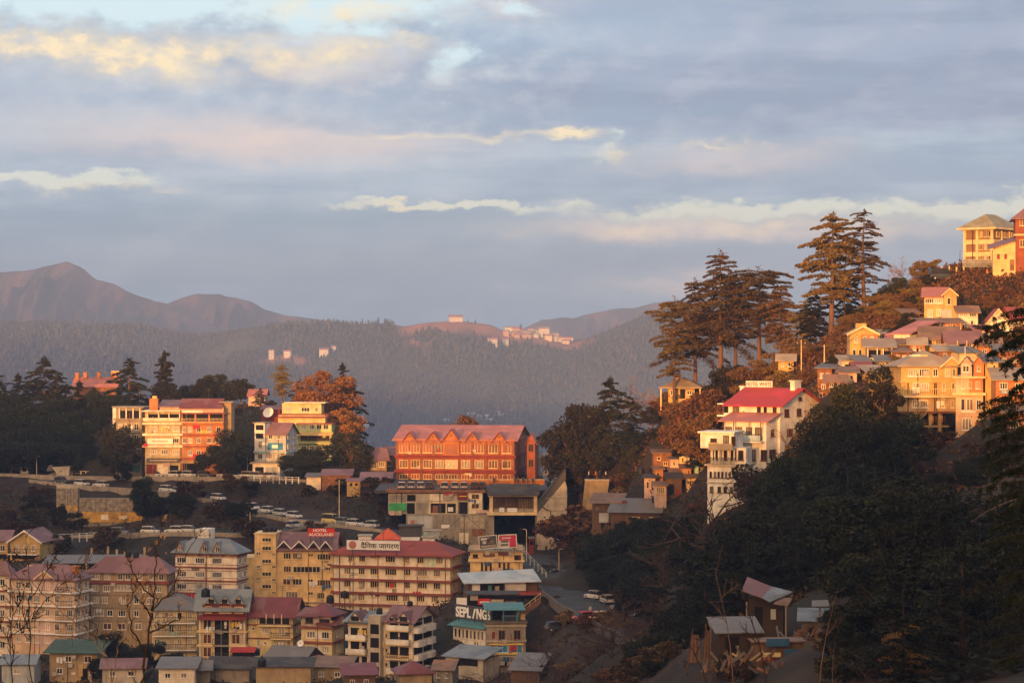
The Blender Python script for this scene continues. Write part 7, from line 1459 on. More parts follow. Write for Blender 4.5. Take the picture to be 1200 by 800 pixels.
for k in range(420):
    px = TR.uniform(690, 885); D = TR.uniform(322, 416); x = (px - 600) / F * D; g_ = ground(x, D); py = 400 - g_ / D * F
    rd = min(ROADS[3][1], key=lambda q: abs(q[2] - D)); 
    if px < rd[0] + 46 or not (616 < py < 742) or (px > 828 and py < 640): continue
    H = TR.uniform(5, 9); top = max(np.interp(px + o_, outline[:, 0], outline[:, 1]) for o_ in (-16, 0, 12)); H = min(H, (400 - top) / F * D - g_)
    if H < 2.6: continue
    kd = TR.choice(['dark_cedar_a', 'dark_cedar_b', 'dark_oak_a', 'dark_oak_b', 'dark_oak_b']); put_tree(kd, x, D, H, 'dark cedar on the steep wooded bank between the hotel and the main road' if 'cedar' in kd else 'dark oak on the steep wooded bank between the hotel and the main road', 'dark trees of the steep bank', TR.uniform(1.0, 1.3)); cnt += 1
    if cnt > 250: break
for px, pyt, D, k, l in ((1002, 716, 214, 'dark_oak_b', 'dark bush right of the stacked tin roofs, upper'), (1022, 730, 206, 'dark_oak_a', 'dark tree right of the stacked tin roofs'), (996, 756, 200, 'dark_oak_b', 'dark bush right of the leaning boards'), (1030, 758, 190, 'dark_cedar_b', 'dark cedar low on the right of the leaning boards'), (985, 735, 218, 'green_shrub', 'shrub touching the stacked tin roofs'), (1004, 778, 192, 'dark_oak_b', 'dark bush at the bottom right of the scrap heaps'), (780, 735, 262, 'dark_oak_b', 'dark bush left of the reddish sheets'), (760, 752, 268, 'dark_oak_b', 'dark bush in the hollow left of the reddish sheets'), (800, 716, 272, 'dark_oak_b', 'dark bush behind the reddish sheets')): tree(k, px, pyt, D, l, 1.1)
for px, pyt, D, k, l in ((1185, 728, 150, 'dark_cedar_b', 'dark cedar in the bottom right corner'), (1150, 742, 152, 'dark_cedar_a', 'dark cedar left of the bottom right corner'), (1218, 715, 146, 'dark_cedar_b', 'dark cedar cut by the right edge in the bottom corner'), (1110, 752, 156, 'dark_cedar_b', 'dark cedar at the bottom edge, right part')): tree(k, px, pyt, D, l, 1.3)
for k in range(60):
    px = TR.uniform(962, 1045); D = TR.uniform(176, 224); x = (px - 600) / F * D
    if px < 980 and D > 200: continue
    kd = TR.choice(['green_shrub', 'shrub', 'bare_small', 'dark_oak_b', 'dark_oak_a']); put_tree(kd, x, D, TR.uniform(1.3, 2.8), {'g': 'green shrub on the dark bank right of the shelter', 's': 'brown shrub on the dark bank right of the shelter', 'b': 'bare bush on the dark bank right of the shelter', 'd': 'dark bush on the dark bank right of the shelter'}[kd[0]], 'scrub on the dark bank right of the shelter', 1.3)
for k in range(50):
    px = TR.uniform(1205, 1440); D = TR.uniform(290, 400); x = (px - 600) / F * D
    if px < 1225 and D > 300: continue
    kd = TR.choice(['oak_b', 'russet_a', 'russet_b', 'shrub', 'oak_a']); put_tree(kd, x, D, TR.uniform(3, 7), {'o': 'dark tree on the hillside beyond the right edge', 'r': 'russet tree on the hillside beyond the right edge', 's': 'dry shrub on the hillside beyond the right edge'}[kd[0]], 'trees beyond the right edge', 1.2)
for px, pyt, D, k, l in ((1040, 386, 356, 'oak_b', 'dark tree behind the long low house'), (1070, 372, 362, 'russet_b', 'russet tree left of the row of orange sheds'), (1150, 372, 366, 'oak_b', 'dark tree right of the cream annex'), (1132, 388, 350, 'russet_b', 'russet tree right of the row of orange sheds'), (1076, 394, 346, 'oak_b', 'dark tree right of the pink roofed house'), (1152, 398, 340, 'oak_b', 'dark tree beside the mauve roofed house'), (1047, 416, 332, 'russet_b', 'russet bush beside the rusty walled house'), (1012, 418, 336, 'russet_b', 'russet bush at the foot of the tall yellow house'), (975, 418, 345, 'oak_b', 'dark tree left of the pale hut with white awning'), (1052, 432, 314, 'oak_b', 'dark tree at the left side of the stilt house'), (1176, 434, 304, 'oak_b', 'dark tree behind the orange house at the right edge')): tree(k, px, pyt, D, l, 1.1)
tree('autumn_tree', 1030, 690, 190, 'dull orange tree in the dark wood right of the shelter', .7); tree('russet_b', 1165, 650, 180, 'dull russet tree near the right edge of the dark wood', .8); tree('russet_b', 1062, 735, 170, 'dull russet bush low in the dark wood at the right', .8)
# left ridge trees
L = [('cedar_d', -5, 432, 556, 'dark cedar cut by the left edge of the ridge'), ('cedar_d', 22, 440, 560, 'second cedar from the left edge on the ridge'), ('cedar_e', 52, 421, 564, 'layered cedar standing tallest at the left end of the ridge'), ('cedar_d', 78, 452, 560, 'cedar in front of the red chimneys cottage, left'), ('cedar_e', 110, 455, 556, 'cedar in front of the red chimneys cottage'), ('cedar_e', 152, 422, 572, 'layered cedar right of the red chimneys cottage'), ('poplar', 193, 413, 580, 'tall narrow poplar sticking up above the yellow block'), ('oak_b', 196, 452, 572, 'round tree at the foot of the poplar'),
     ('oak_a', 255, 440, 585, 'broad dark tree above the orange block'), ('oak_a', 238, 445, 580, 'dark round tree left of the broad one above the orange block'), ('oak_b', 282, 446, 580, 'dark round tree right of the broad one above the orange block'), ('cedar_e', 305, 455, 570, 'spreading tree beside the pink house'), ('pine', 331, 427, 575, 'upright pine between pink house and orange tree'), ('cedar_e', 352, 446, 570, 'dark cedar left of the orange tree'), ('autumn_tree', 380, 434, 556, 'big orange autumn tree above the cream yellow house'), ('cedar_d', 402, 428, 566, 'cedar behind the right side of the orange autumn tree'), ('cedar_e', 412, 450, 560, 'cedar with branches sticking out right over the valley'), ('autumn_tree', 398, 478, 545, 'lower orange tree right of the cream yellow house'),
     ('oak_a', 410, 508, 516, 'round dark oak behind the low brown sheds'), ('dark_oak_b', 372, 522, 512, 'dark bush below the green balcony house'), ('dark_oak_a', 262, 505, 512, 'dark round tree covering the orange block corner'), ('oak_b', 284, 520, 524, 'dark tree left of the blue board house'), ('dark_oak_b', 348, 530, 510, 'dark bush right of the white shop'), ('dark_oak_b', 175, 0, 0, ''), ('oak_a', 225, 452, 592, 'dark tree right of the poplar foot'), ('oak_b', 318, 470, 556, 'dark bush behind the maroon shed'), ('oak_b', 280, 478, 556, 'dark bush between orange block and maroon shed'), ('oak_b', 428, 528, 540, 'bush on the ridge end beside the tan gabled house')]
for k, px, pyt, D, l in L:
    if D: tree(k, px, pyt, D, l, 1.1)
tree('oak_b', 138, 505, 522, 'dark bush overlapping the left edge of the narrow grey house', 1.0); tree('dark_oak_b', 143, 536, 520, 'dark bush at the foot of the narrow grey house', .7)
i = 0
for (px, pyt, D) in ((5, 446, 556), (36, 450, 554), (66, 446, 552), (95, 452, 552), (122, 456, 550), (138, 462, 548), (-20, 470, 545), (8, 468, 548), (30, 475, 542), (55, 470, 546), (80, 478, 545), (102, 480, 544), (125, 478, 545), (15, 495, 540), (42, 500, 540), (68, 498, 542), (92, 502, 540), (118, 500, 540), (132, 492, 538), (-12, 500, 541), (108, 520, 536), (128, 520, 534), (90, 522, 536), (30, 516, 541), (10, 518, 541), (50, 512, 542)):
    k = TR.choice(['cedar_d', 'dark_oak_a', 'dark_cedar_b', 'cedar_e', 'dark_oak_b']); tree(k, px + TR.uniform(-6, 6), pyt + TR.uniform(-7, 7), D, 'dark tree packed in the grove at the left end of the ridge', 1.15, 'trees of the left ridge grove')
# scrub on the banks between the roads
BR = random.Random(5)
for k in range(95):
    px = BR.uniform(-10, 470); D = BR.uniform(450, 512); x = (px - 600) / F * D; y = D; z = ground(x, y); py = 400 - z / D * F
    if any(abs(px - q[0]) < 26 and abs(py - q[1]) < 7 for r_ in ROADS[:3] for q in r_[1]): continue
    if not (568 < py < 655): continue
    if 60 < px < 172 and 560 < py < 618 and D > 488: continue
    kind = BR.choice(['bare_a', 'bare_b', 'bare_small', 'shrub', 'green_shrub', 'shrub', 'dark_oak_b']); H = BR.uniform(2.2, 4.6)
    put_tree(kind, x, y, H, {'b': 'bare brown tree on the bank between the left roads', 's': 'dry brown shrub on the bank between the left roads', 'g': 'dull green shrub on the bank between the left roads', 'd': 'dark bushy tree on the bank between the left roads'}[kind[0]], 'scrub on the banks between the left roads', 1.2)
tree('dark_oak_a', 172, 560, 492, 'dark leafy tree in front of the long ochre stained wall', .8); tree('dark_oak_b', 284, 586, 470, 'dark bush below the row of white cars', 1.1); tree('dark_oak_b', 70, 590, 486, 'dark bush hiding the foot of the striped retaining wall', .5)
tree('dark_oak_a', 135, 741, 374, 'dark round tree in front of the tan block', 1.15); tree('dark_oak_b', 178, 752, 370, 'dark bush left of the red fronted house', 1.1); tree('dark_oak_b', 205, 764, 366, 'dark bush at the bottom below the grey roofed house', 1.1); tree('dark_oak_b', 122, 768, 366, 'dark bush at the bottom right of the green roofed hut', 1.0)
# bare thicket at the bottom of the gully
for k in range(60):
    px = BR.uniform(575, 835); D = BR.uniform(300, 372); x = (px - 600) / F * D; z = ground(x, D); py = 400 - z / D * F
    if py < 735 and px < 760: continue
    H = BR.uniform(3.5, 6.5); yt = 400 - (z + H) / D * F
    if px < 640 and yt < 770: continue
    if px < 700 and yt < 738 or yt > 795: continue
    put_tree(BR.choice(['bare_a', 'bare_b', 'bare_b', 'bare_small']), x, D, H, 'bare purple brown tree in the thicket at the bottom of the gully', 'bare thicket in the gully', 1.25)
for k in range(70):
    px = BR.uniform(715, 1000); D = BR.uniform(205, 300); x = (px - 600) / F * D; z = ground(x, D); py = 400 - z / D * F
    if py < 735 or py > 830 or (D < 240 and 815 < px < 975 and py < 778): continue
    kd = BR.choice(['bare_a', 'bare_b', 'shrub', 'green_shrub', 'bare_small', 'dark_oak_b']); H = BR.uniform(1.4, 3.0)
    if 400 - (z + H) / D * F < 775 and 812 < px < 978 and D < 240: continue
    put_tree(kd, x, D, H, {'b': 'bare bush in the shaded hollow left of the shelter', 's': 'brown shrub in the shaded hollow left of the shelter', 'g': 'green shrub in the shaded hollow left of the shelter', 'd': 'dark bush in the shaded hollow left of the shelter'}[kd[0]], 'scrub in the shaded hollow', 1.3)
for k in range(16):
    px = BR.uniform(655, 830); D = BR.uniform(320, 385); x = (px - 600) / F * D
    if px < 770 and D > 372: continue
    put_tree('shrub', x, D, BR.uniform(1.5, 3), 'dry brown shrub among the bare thicket in the gully', 'shrubs in the gully', 1.4)
for px, pyt, D, k, l in ((678, 588, 446, 'shrub', 'brown shrub on the slope between stairway and tan wall, upper'), (672, 604, 448, 'shrub', 'brown shrub on the slope between stairway and tan wall, lower'), (690, 622, 436, 'green_shrub', 'bush at the foot of the tan retaining wall'), (692, 645, 426, 'dark_oak_b', 'dark bush beside the parked white car at the garage road'), (708, 655, 412, 'dark_oak_b', 'dark bush at the road edge below the tan wall'), (728, 552, 450, 'shrub', 'brown shrub right of the tan wall top'), (725, 568, 440, 'shrub', 'brown shrub above the grey brown shack'), (745, 562, 440, 'green_shrub', 'bush left of the pale pink house'), (650, 712, 392, 'shrub', 'brown shrub on the bank left of the main road'), (640, 735, 392, 'shrub', 'brown shrub above the small dark shed')):
    tree(k, px, pyt, D, l, 1.3)
# dry grass and brush carpeting the slopes
def brush():
    N = 46000; x = np.concatenate([RNG.uniform(-150, 170, N), RNG.uniform(45, 110, 9000)]); y = np.concatenate([RNG.uniform(235, 620, N), RNG.uniform(350, 396, 9000)]); px = x / y * F + 600
    ok = (px > -160) & (px < 1480); x, y = x[ok], y[ok]; z = np.array([ground(a, b_) for a, b_ in zip(x, y)])
    ok = np.ones(len(x), bool)
    for r_ in ROADS:
        for q in r_[1]:
            p = P(*q); ok &= (x - p.x) ** 2 + (y - p.y) ** 2 > 7.5 ** 2
        pts_ = [P(*q) for q in r_[1]]
        for a, b_ in zip(pts_, pts_[1:]):
            for k in range(1, 6): m = a.lerp(b_, k / 6); ok &= (x - m.x) ** 2 + (y - m.y) ** 2 > (r_[2] + .6) ** 2
    x, y, z = x[ok], y[ok], z[ok]; n = len(x); k = 7; s = RNG.uniform(.3, 1.15, n)
    c = np.repeat(np.stack([x, y, z], 1), k, 0) + RNG.normal(0, 1, (n * k, 3)) * np.repeat(s, k)[:, None] * np.array([.9, .9, .35]) + np.array([0, 0, .15])
    V, Q = leaf_quads(c, .27, .1, RNG); sunny = (c[:, 0] > 8) & (c[:, 2] > -24); V4 = V.reshape(-1, 4, 3)  # splits the carpet into a lit and a shaded colour
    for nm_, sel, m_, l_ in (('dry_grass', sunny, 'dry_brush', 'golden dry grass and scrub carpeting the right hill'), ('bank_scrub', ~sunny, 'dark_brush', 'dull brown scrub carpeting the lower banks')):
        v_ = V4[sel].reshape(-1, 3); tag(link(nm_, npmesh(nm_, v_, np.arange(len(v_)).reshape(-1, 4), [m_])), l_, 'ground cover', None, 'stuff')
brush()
# ------------------------------------------------------------------ vehicles
paint = lambda n, c: mat(n, c, rough=.3, var=.04, spec=.5)
for n_, c_ in (('car_white', (.50, .50, .48)), ('car_silver', (.42, .43, .44)), ('car_red', (.50, .025, .03)), ('car_dark', (.035, .038, .042)), ('car_yellow', (.55, .42, .16)), ('car_grey', (.16, .17, .17))): M[n_] = paint(n_, c_)
M['headlight'] = mat('headlight_lens', (.6, .6, .58), rough=.2); M['taillight'] = mat('tail_light_lens', (.35, .02, .02), rough=.3)
CARM = {}
def car_meshes(color, van=False):
    k = (color, van)
    if k in CARM: return CARM[k]
    Ln, Wd, Hh = (4.1, 1.75, 1.95) if van else (3.8, 1.62, 1.50)
    def loft(st, m):
        b = MB(); rings = []
        for x, hw, z0, z1, hw2 in st: rings.append([(x, -hw, z0), (x, -hw * 1.0, (z0 + z1) * .5), (x, -hw2, z1), (x, hw2, z1), (x, hw, (z0 + z1) * .5), (x, hw, z0)])
        for a, c in zip(rings, rings[1:]):
            for i in range(6): j = (i + 1) % 6; b.face([a[i], c[i], c[j], a[j]])
        b.face(rings[0][::-1] if False else rings[0]); b.face(rings[-1][::-1]); return b.mesh('body', m)
    w = Wd / 2; h1 = .86 if not van else 1.0
    body = loft([(-Ln / 2, w * .86, .35, .72, w * .78), (-Ln / 2 + .25, w, .24, h1 * .98, w * .9), (-.6, w, .22, h1, w * .92), (.6, w, .22, h1, w * .92), (Ln / 2 - .9, w, .22, h1 * .95, w * .88), (Ln / 2 - .2, w * .95, .25, h1 * .78, w * .78), (Ln / 2, w * .82, .32, h1 * .6, w * .7)], color)
    x0, x1, x2, x3 = (-Ln / 2 + .12, -Ln / 2 + .45, .55, 1.2) if not van else (-Ln / 2 + .05, -Ln / 2 + .2, 1.0, 1.55)
    cab = loft([(x0, w * .82, h1 * .9, h1 * .95, w * .8), (x1, w * .86, h1 * .9, Hh - .07, w * .70), ((x1 + x2) / 2, w * .88, h1 * .9, Hh - .02, w * .72), (x2, w * .86, h1 * .9, Hh - .08, w * .68), (x3, w * .8, h1 * .86, h1 * .93, w * .76)], 'glass')
    roof = loft([(x1 - .06, w * .73, Hh - .10, Hh - .03, w * .68), ((x1 + x2) / 2, w * .76, Hh - .08, Hh + .03, w * .70), (x2 + .04, w * .71, Hh - .12, Hh - .04, w * .66)], color)
    b = MB()
    for x in (x1 + .08, (x1 + x2) / 2, x2 - .02):
        for s in (-1, 1): b.hexa([(x - .05, s * w * .86 - .02, h1 * .93), (x + .05, s * w * .86 - .02, h1 * .93), (x + .05, s * w * .86 + .02, h1 * .93), (x - .05, s * w * .86 + .02, h1 * .93)], [(x - .05, s * w * .735 - .02, Hh - .06), (x + .05, s * w * .735 - .02, Hh - .06), (x + .05, s * w * .735 + .02, Hh - .06), (x - .05, s * w * .735 + .02, Hh - .06)])
    pil = b.mesh('pillars', color)
    b = MB(); b.tube([(0, -.10, 0), (0, .10, 0)], .30, 12); ty = b.mesh('tyre', 'tyre'); b = MB(); b.tube([(0, -.115, 0), (0, .115, 0)], .17, 10); rim = b.mesh('rim', 'car_silver')
    b = MB(); b.box(0, .08, -.16, .16, -.07, .07); hl = b.mesh('headlight', 'headlight'); tl = b.mesh('tail_light', 'taillight'); tl.materials.clear(); tl.materials.append(M['taillight'])
    CARM[k] = (body, cab, roof, pil, ty, rim, hl, tl, Ln, w, h1); return CARM[k]
def car(px, py, D, color, head, label, group=None, van=False, z=None):
    """head: degrees the nose turns from +x"""
    x = (px - 600) / F * D; z = (400 - py) / F * D if z is None else z
    t = thing('parked_van' if van else 'parked_car', label, 'van' if van else 'car', (x, D, z), RAD(head), group); body, cab, roof, pil, ty, rim, hl, tl, Ln, w, h1 = car_meshes(color, van)
    link('body', body, t); link('windows', cab, t); link('roof', roof, t); link('pillars', pil, t)
    for sx in (-1, 1):
        for sy in (-1, 1): q = link('wheel', ty, t, (sx * Ln * .31, sy * (w - .09), .30)); link('rim', rim, q)
    for sy in (-1, 1): link('headlight', hl, t, (Ln / 2 - .13, sy * w * .6, h1 * .66)); link('tail_light', tl, t, (-Ln / 2 - .02, sy * w * .62, h1 * .72))
G1, G2, G3 = 'cars on the left hillside', 'cars on the parking terrace', 'cars on the garage road'
def onroad(ri, px, off=0.0):      # depth and height of a road under a pixel column
    pts = ROADS[ri][1]
    for a, c in zip(pts, pts[1:]):
        if min(a[0], c[0]) <= px <= max(a[0], c[0]):
            k = (px - a[0]) / (c[0] - a[0]); q = P(*a).lerp(P(*c), k); d = P(*c) - P(*a); return q.y, q.z, math.degrees(math.atan2(d.y, d.x))
def roadcar(ri, px, col, label, off=0, flip=False, van=False):
    D, z, h = onroad(ri, px); car(px, 0, D + off, col, h + (180 if flip else 0), label, G1, van, z + .02)
for a in ((0, 184, 'car_white', 'white car in front of the red shutter of the yellow block', 1.8), (0, 203, 'car_white', 'white car parked before the cream shutter of the yellow block', 1.8, True), (0, 222, 'car_silver', 'silver car parked under the orange block awning', 1.8), (0, 264, 'car_white', 'white car right of the tree at the orange block corner', 1.5), (0, 287, 'car_white', 'white car left of the white shop', 1.5, True), (0, 302, 'car_silver', 'silver car in front of the white shop', 1.2), (0, 318, 'car_white', 'white car right of the one before the white shop', 1.0),
          (1, 96, 'car_white', 'white car alone on the hillside road above the striped wall', 0), (1, 118, 'car_white', 'white car on the hillside road, ahead of the one above the striped wall', 0, True), (1, 196, 'car_white', 'white car of the pair where the hillside road bends', .4), (1, 208, 'car_silver', 'silver car of the pair where the hillside road bends', -.4, True), (1, 256, 'car_white', 'white car on the hillside road between the bend and the parked row', 0), (1, 296, 'car_white', 'white car, upper end of the parked row on the hillside road', 1.0), (1, 312, 'car_white', 'second white car of the parked row on the hillside road', 1.0, True), (1, 329, 'car_silver', 'silver car third in the parked row on the hillside road', 1.0), (1, 345, 'car_white', 'white car, lower end of the parked row on the hillside road', 1.0),
          (1, 388, 'car_yellow', 'cream van parked above the yellow hotel sign', .6, False, True), (1, 402, 'car_grey', 'grey car beside the cream van above the hotel sign', .6), (1, 416, 'car_white', 'white car right of the cream van above the hotel sign', .4), (1, 434, 'car_silver', 'silver car last on the right of the hillside road', .4, True),
          (2, 176, 'car_white', 'white car on the lower road above the tan block', 0), (2, 204, 'car_white', 'white car on the lower road left of the striped block tank room', 0, True), (2, 222, 'car_silver', 'silver car on the lower road beside the striped block tank room', .3), (2, 345, 'car_white', 'white car on the lower road above the yellow hotel gables', 0), (1, 72, 'car_dark', 'dark car on the hillside road at the far left', 0), (0, 240, 'car_dark', 'dark car under the orange block awning', 1.8), (2, 140, 'car_grey', 'grey car on the lower road above the tan block, leftmost', 0)):
    roadcar(a[0], a[1], a[2], a[3], a[4] if len(a) > 4 else 0, a[5] if len(a) > 5 else False, a[6] if len(a) > 6 else False)
tz = P(0, 570, 478).z + .01
for i, (px, c) in enumerate(((471, 'car_white'), (482, 'car_silver'), (493, 'car_white'), (504, 'car_dark'), (521, 'car_white'), (533, 'car_white'), (544, 'car_silver'), (556, 'car_dark'), (565, 'car_dark'))):
    car(px, 0, 470.5, c, 88 + (i % 3) * 3, '%s car parked nose in on the terrace, %s from the left' % (c[4:], ('first', 'second', 'third', 'fourth', 'fifth', 'sixth', 'seventh', 'eighth', 'ninth')[i]), G2, False, tz)
for px, D, c, h, l in ((665, 452, 'car_white', -160, 'white car parked at the foot of the concrete flank near the garage mouth'), (696, 391, 'car_white', 128, 'white car at the right edge of the main road, bend'), (711, 384, 'car_white', 105, 'white car seen end on just right of the one at the bend'), (727, 374, 'car_grey', 128, 'grey car parked on the verge below the bend, upper'), (738, 366, 'car_silver', 132, 'silver car parked on the verge below the bend, lower'), (684, 364, 'car_red', -155, 'red car parked below the main road'), (652, 370, 'car_dark', 20, 'dark car parked on the bank left of the red car'), (701, 361, 'car_yellow', -130, 'pale yellow car right of the red car'), (644, 428, 'car_dark', -50, 'dark car driving down the main road')):
    x = (px - 600) / F * D; car(px, 0, D, c, h, l, G3, False, ground(x, D) + .2)
car(1103, 0, 384, 'car_dark', 5, 'dark off road vehicle parked on the hilltop by the school', None, True, ground((1103 - 600) / F * 384, 384) + .05)
# ------------------------------------------------------------------ people
M['skin'] = mat('skin', (.30, .17, .11), rough=.6); M['hair'] = mat('black_hair', (.012, .010, .010), rough=.6)
for n_, c_ in (('cloth_dark', (.03, .03, .035)), ('cloth_red', (.34, .03, .03)), ('cloth_white', (.6, .58, .54)), ('cloth_blue', (.04, .08, .2)), ('cloth_orange', (.5, .2, .04)), ('cloth_brown', (.12, .07, .045))): M[n_] = mat(n_, c_, var=.1)
PM = {}
def person_mesh(pose, top, leg):
    if (pose, top, leg) in PM: return PM[(pose, top, leg)]
    s = .20 if pose else .0
    V = [(0, 0, .95), (0, .01, 1.18), (0, .0, 1.40), (0, 0, 1.50), (0, -.02, 1.62), (0, -.02, 1.72), (-.10, 0, .90), (-.11, -s * .6, .50), (-.11, -s * .3 - .02 + s * .9 * 0, .08), (-.11, -.16 - s * .3, .03), (.10, 0, .90), (.11, s * .6, .52), (.11, s * 1.4, .09), (.11, s * 1.4 - .14, .03),
         (-.19, 0, 1.38), (-.25, s * .5, 1.10), (-.24, s * .3 - .08, .84), (.19, 0, 1.38), (.25, -s * .5, 1.10), (.24, -s * .5 - .10, .86)]
    E = [(0, 1), (1, 2), (2, 3), (3, 4), (4, 5), (0, 6), (6, 7), (7, 8), (8, 9), (0, 10), (10, 11), (11, 12), (12, 13), (2, 14), (14, 15), (15, 16), (2, 17), (17, 18), (18, 19)]
    R_ = [.15, .14, .15, .06, .10, .085, .10, .075, .055, .05, .10, .075, .055, .05, .075, .055, .042, .075, .055, .042]
    me = bpy.data.meshes.new('body'); me.from_pydata(V, E, []); o = bpy.data.objects.new('person_tmp', me); COL.objects.link(o); m = o.modifiers.new('s', 'SKIN'); o.modifiers.new('u', 'SUBSURF').levels = 1
    for v, r in zip(me.skin_vertices[0].data, R_): v.radius = (r, r * .8)
    me.skin_vertices[0].data[0].use_root = True
    bpy.context.view_layer.update(); out = bpy.data.meshes.new_from_object(o.evaluated_get(bpy.context.evaluated_depsgraph_get())); bpy.data.objects.remove(o); out.name = 'body'
    out.materials.clear()
    for k in (top, leg, 'skin', 'hair'): out.materials.append(M[k])
    for p in out.polygons:
        c = p.center; p.material_index = 3 if (c.z > 1.66 or (c.z > 1.55 and c.y > .02)) else 2 if (c.z > 1.47 or (abs(c.x) > .2 and c.z < .92)) else 0 if c.z > .88 else 1
        p.use_smooth = True
    PM[(pose, top, leg)] = out; return out
def person(px, D, z, rot, pose, top, leg, label, H=1.0):
    o = link('person', person_mesh(pose, top, leg), None, ((px - 600) / F * D, D, z), RAD(rot)); o.scale = (H, H, H); tag(o, label, 'person')
ct = 'person in dark clothes standing before the orange parapet, '
pz = P(0, 570, 478).z + .02
for px, top, rot, l in ((603.5, 'cloth_dark', 20, ct + 'first of the five'), (607, 'cloth_brown', -40, ct + 'second of the five'), (613, 'cloth_dark', 160, ct + 'third of the five'), (618, 'cloth_dark', 90, ct + 'fourth of the five'), (624, 'cloth_blue', 10, ct + 'last of the five'), (579, 'cloth_dark', 30, 'lone person in dark clothes before the middle of the orange parapet')): person(px, 483, pz, rot, int(px) % 2, top, 'cloth_dark', l)
for px, D, top, pose, l in ((629, 455, 'cloth_dark', 1, 'person in dark clothes walking out of the garage mouth'), (640, 452, 'cloth_brown', 0, 'person in brown standing beside the concrete flank'), (645, 449, 'cloth_dark', 1, 'person in dark clothes walking along the concrete flank'), (618, 446, 'cloth_red', 1, 'person in red walking by the garage road railing'), (655, 451, 'cloth_white', 0, 'person in a white top near the parked white car'), (692, 366, 'cloth_white', 1, 'person in a white top beside the red car')): person(px, D, ground((px - 600) / F * D, D) + .2, 30 * (int(px) % 9), pose, top, 'cloth_dark', l)
wz = P(0, 563, 448).z + .22
for px, top, l in ((690, 'cloth_white', 'person in white on top of the tan wall, left'), (698, 'cloth_orange', 'person in orange on top of the tan wall'), (703, 'cloth_blue', 'person in blue on top of the tan wall'), (710, 'cloth_white', 'person in white on top of the tan wall, right end')): person(px, 449.5, wz, 20 * (int(px) % 7), 0, top, 'cloth_dark', l)
for px, top, l in ((1090, 'cloth_red', 'person in red beside the dark vehicle on the hilltop'), (1113, 'cloth_dark', 'person in dark clothes right of the dark vehicle on the hilltop'), (1157, 'cloth_orange', 'person in orange by the railing before the school')): person(px, 378, ground((px - 600) / F * 378, 378), 40, 0, top, 'cloth_dark', l)
# ------------------------------------------------------------------ poles and small street things
def pole(px, pyt, pyb, D, label, m='barkpale', r=.11, arm=True):
    p = P(px, pyb, D); h = (pyb - pyt) / F * D; t = thing('utility_pole', label, 'pole', p); b = MB(); b.tube([(0, 0, -2), (0, 0, h)], [r, r * .7], 7); b.build('shaft', m, t)
    if arm: b = MB(); b.box(-.7, .7, -.05, .05, h - .7, h - .58); b.build('cross_arm', 'iron', t); b = MB(); [b.cyl(x, 0, h - .58, h - .40, .05, 6) for x in (-.6, 0, .6)]; b.build('insulators', 'trimwhite', t)
def lamp(px, pyt, pyb, D, label, side=1):
    p = P(px, pyb, D); h = (pyb - pyt) / F * D; t = thing('street_lamp', label, 'street lamp', p); b = MB(); b.tube([(0, 0, -1.5), (0, 0, h * .97), (side * .2, 0, h), (side * 1.1, 0, h + .1)], [.09, .06, .045, .04], 7); b.build('post', 'trimcream', t); b = MB(); b.box(side * 1.05 - .3, side * 1.05 + .3, -.12, .12, h + .02, h + .14); b.build('lamp_head', 'iron', t)
pole(397.5, 562, 612, 472, 'tall pale utility pole in front of the low brown sheds', 'trimcream'); pole(293, 600, 625, 466, 'utility pole left of the yellow hotel tower', 'ochre'); pole(17, 640, 660, 447, 'thin pole among the yellow houses at far left', 'barkdark', .07, False); pole(966, 404, 428, 352, 'pale post among russet trees below the tall pine', 'trimcream', .12, False); pole(939, 398, 428, 360, 'pale pole rising from the russet trees right of the little yellow hut', 'trimcream', .10)
pole(1127, 500, 415, 300, 'x') if False else pole(1131, 405, 440, 301, 'thin white pole in front of the pink tower house', 'trimwhite', .06, False)
pole(290, 536, 560, 517, 'utility pole left of the white shop', 'trimcream', .09); pole(18, 515, 556, 542, 'utility pole in the dark grove at far left', 'barkpale', .09); pole(544, 600, 650, 446, 'dark pole in the gap right of the red hip roof', 'iron', .09); pole(1106, 385, 400, 345, 'short pole above the brown roofed house', 'barkpale', .06, False); pole(1125, 293, 312, 383, 'thin dark mast left of the hilltop school', 'iron', .05, False)
lamp(655, 643, 692, 428, 'street lamp on the left side of the main road'); lamp(617, 620, 648, 446, 'street lamp by the garage road corner', -1); lamp(66, 552, 576, 522, 'street lamp at the left end of the hillside road'); lamp(43, 534, 557, 536, 'street lamp on the upper road at far left')
def rail(name, label, p0, p1, n, D0, D1, h=1.0, m='trimwhite', cat='railing', solid=False):
    a, c = P(p0[0], p0[1], D0), P(p1[0], p1[1], D1); t = thing(name, label, cat, a); d = c - a; b = MB()
    for z in (h, h * .5): b.tube([Vector((0, 0, z)), d + Vector((0, 0, z))], .05, 5)
    b.build('rails', m, t)
    for i in range(n):
        b = MB(); q = d * (i / (n - 1)); b.box(q.x - .11, q.x + .11, q.y - .11, q.y + .11, q.z - .8, q.z + h + .05); b.build('post', m, t)
rail('railing', 'row of whitewashed posts along the upper road below the dark grove', (66, 556), (165, 559), 18, 537, 529, 1.0, 'trimcream'); rail('railing', 'white railing at the parking row above the hillside road', (268, 561), (350, 564), 12, 507, 503, .9, 'trimwhite'); rail('railing', 'thin railing on the left edge of the garage road', (604, 640), (640, 676), 9, 451, 420, 1.0, 'greyblue')
rail('railing', 'broken pale fence rail on the bank above the long shed', (58, 632), (128, 628), 9, 455, 457, .9, 'greyblue')
b = Bld('auto_rickshaw_stand', 'small red and cream kiosk at the right side of the garage mouth', 'kiosk', 620, 625.5, 631, 640, 452, 0, depth=1.6, wall='redpaint', found=1.5, ground=False); b.shed('roofgrey', .2, .2); b.recess(621, 625, 633.5, 638)
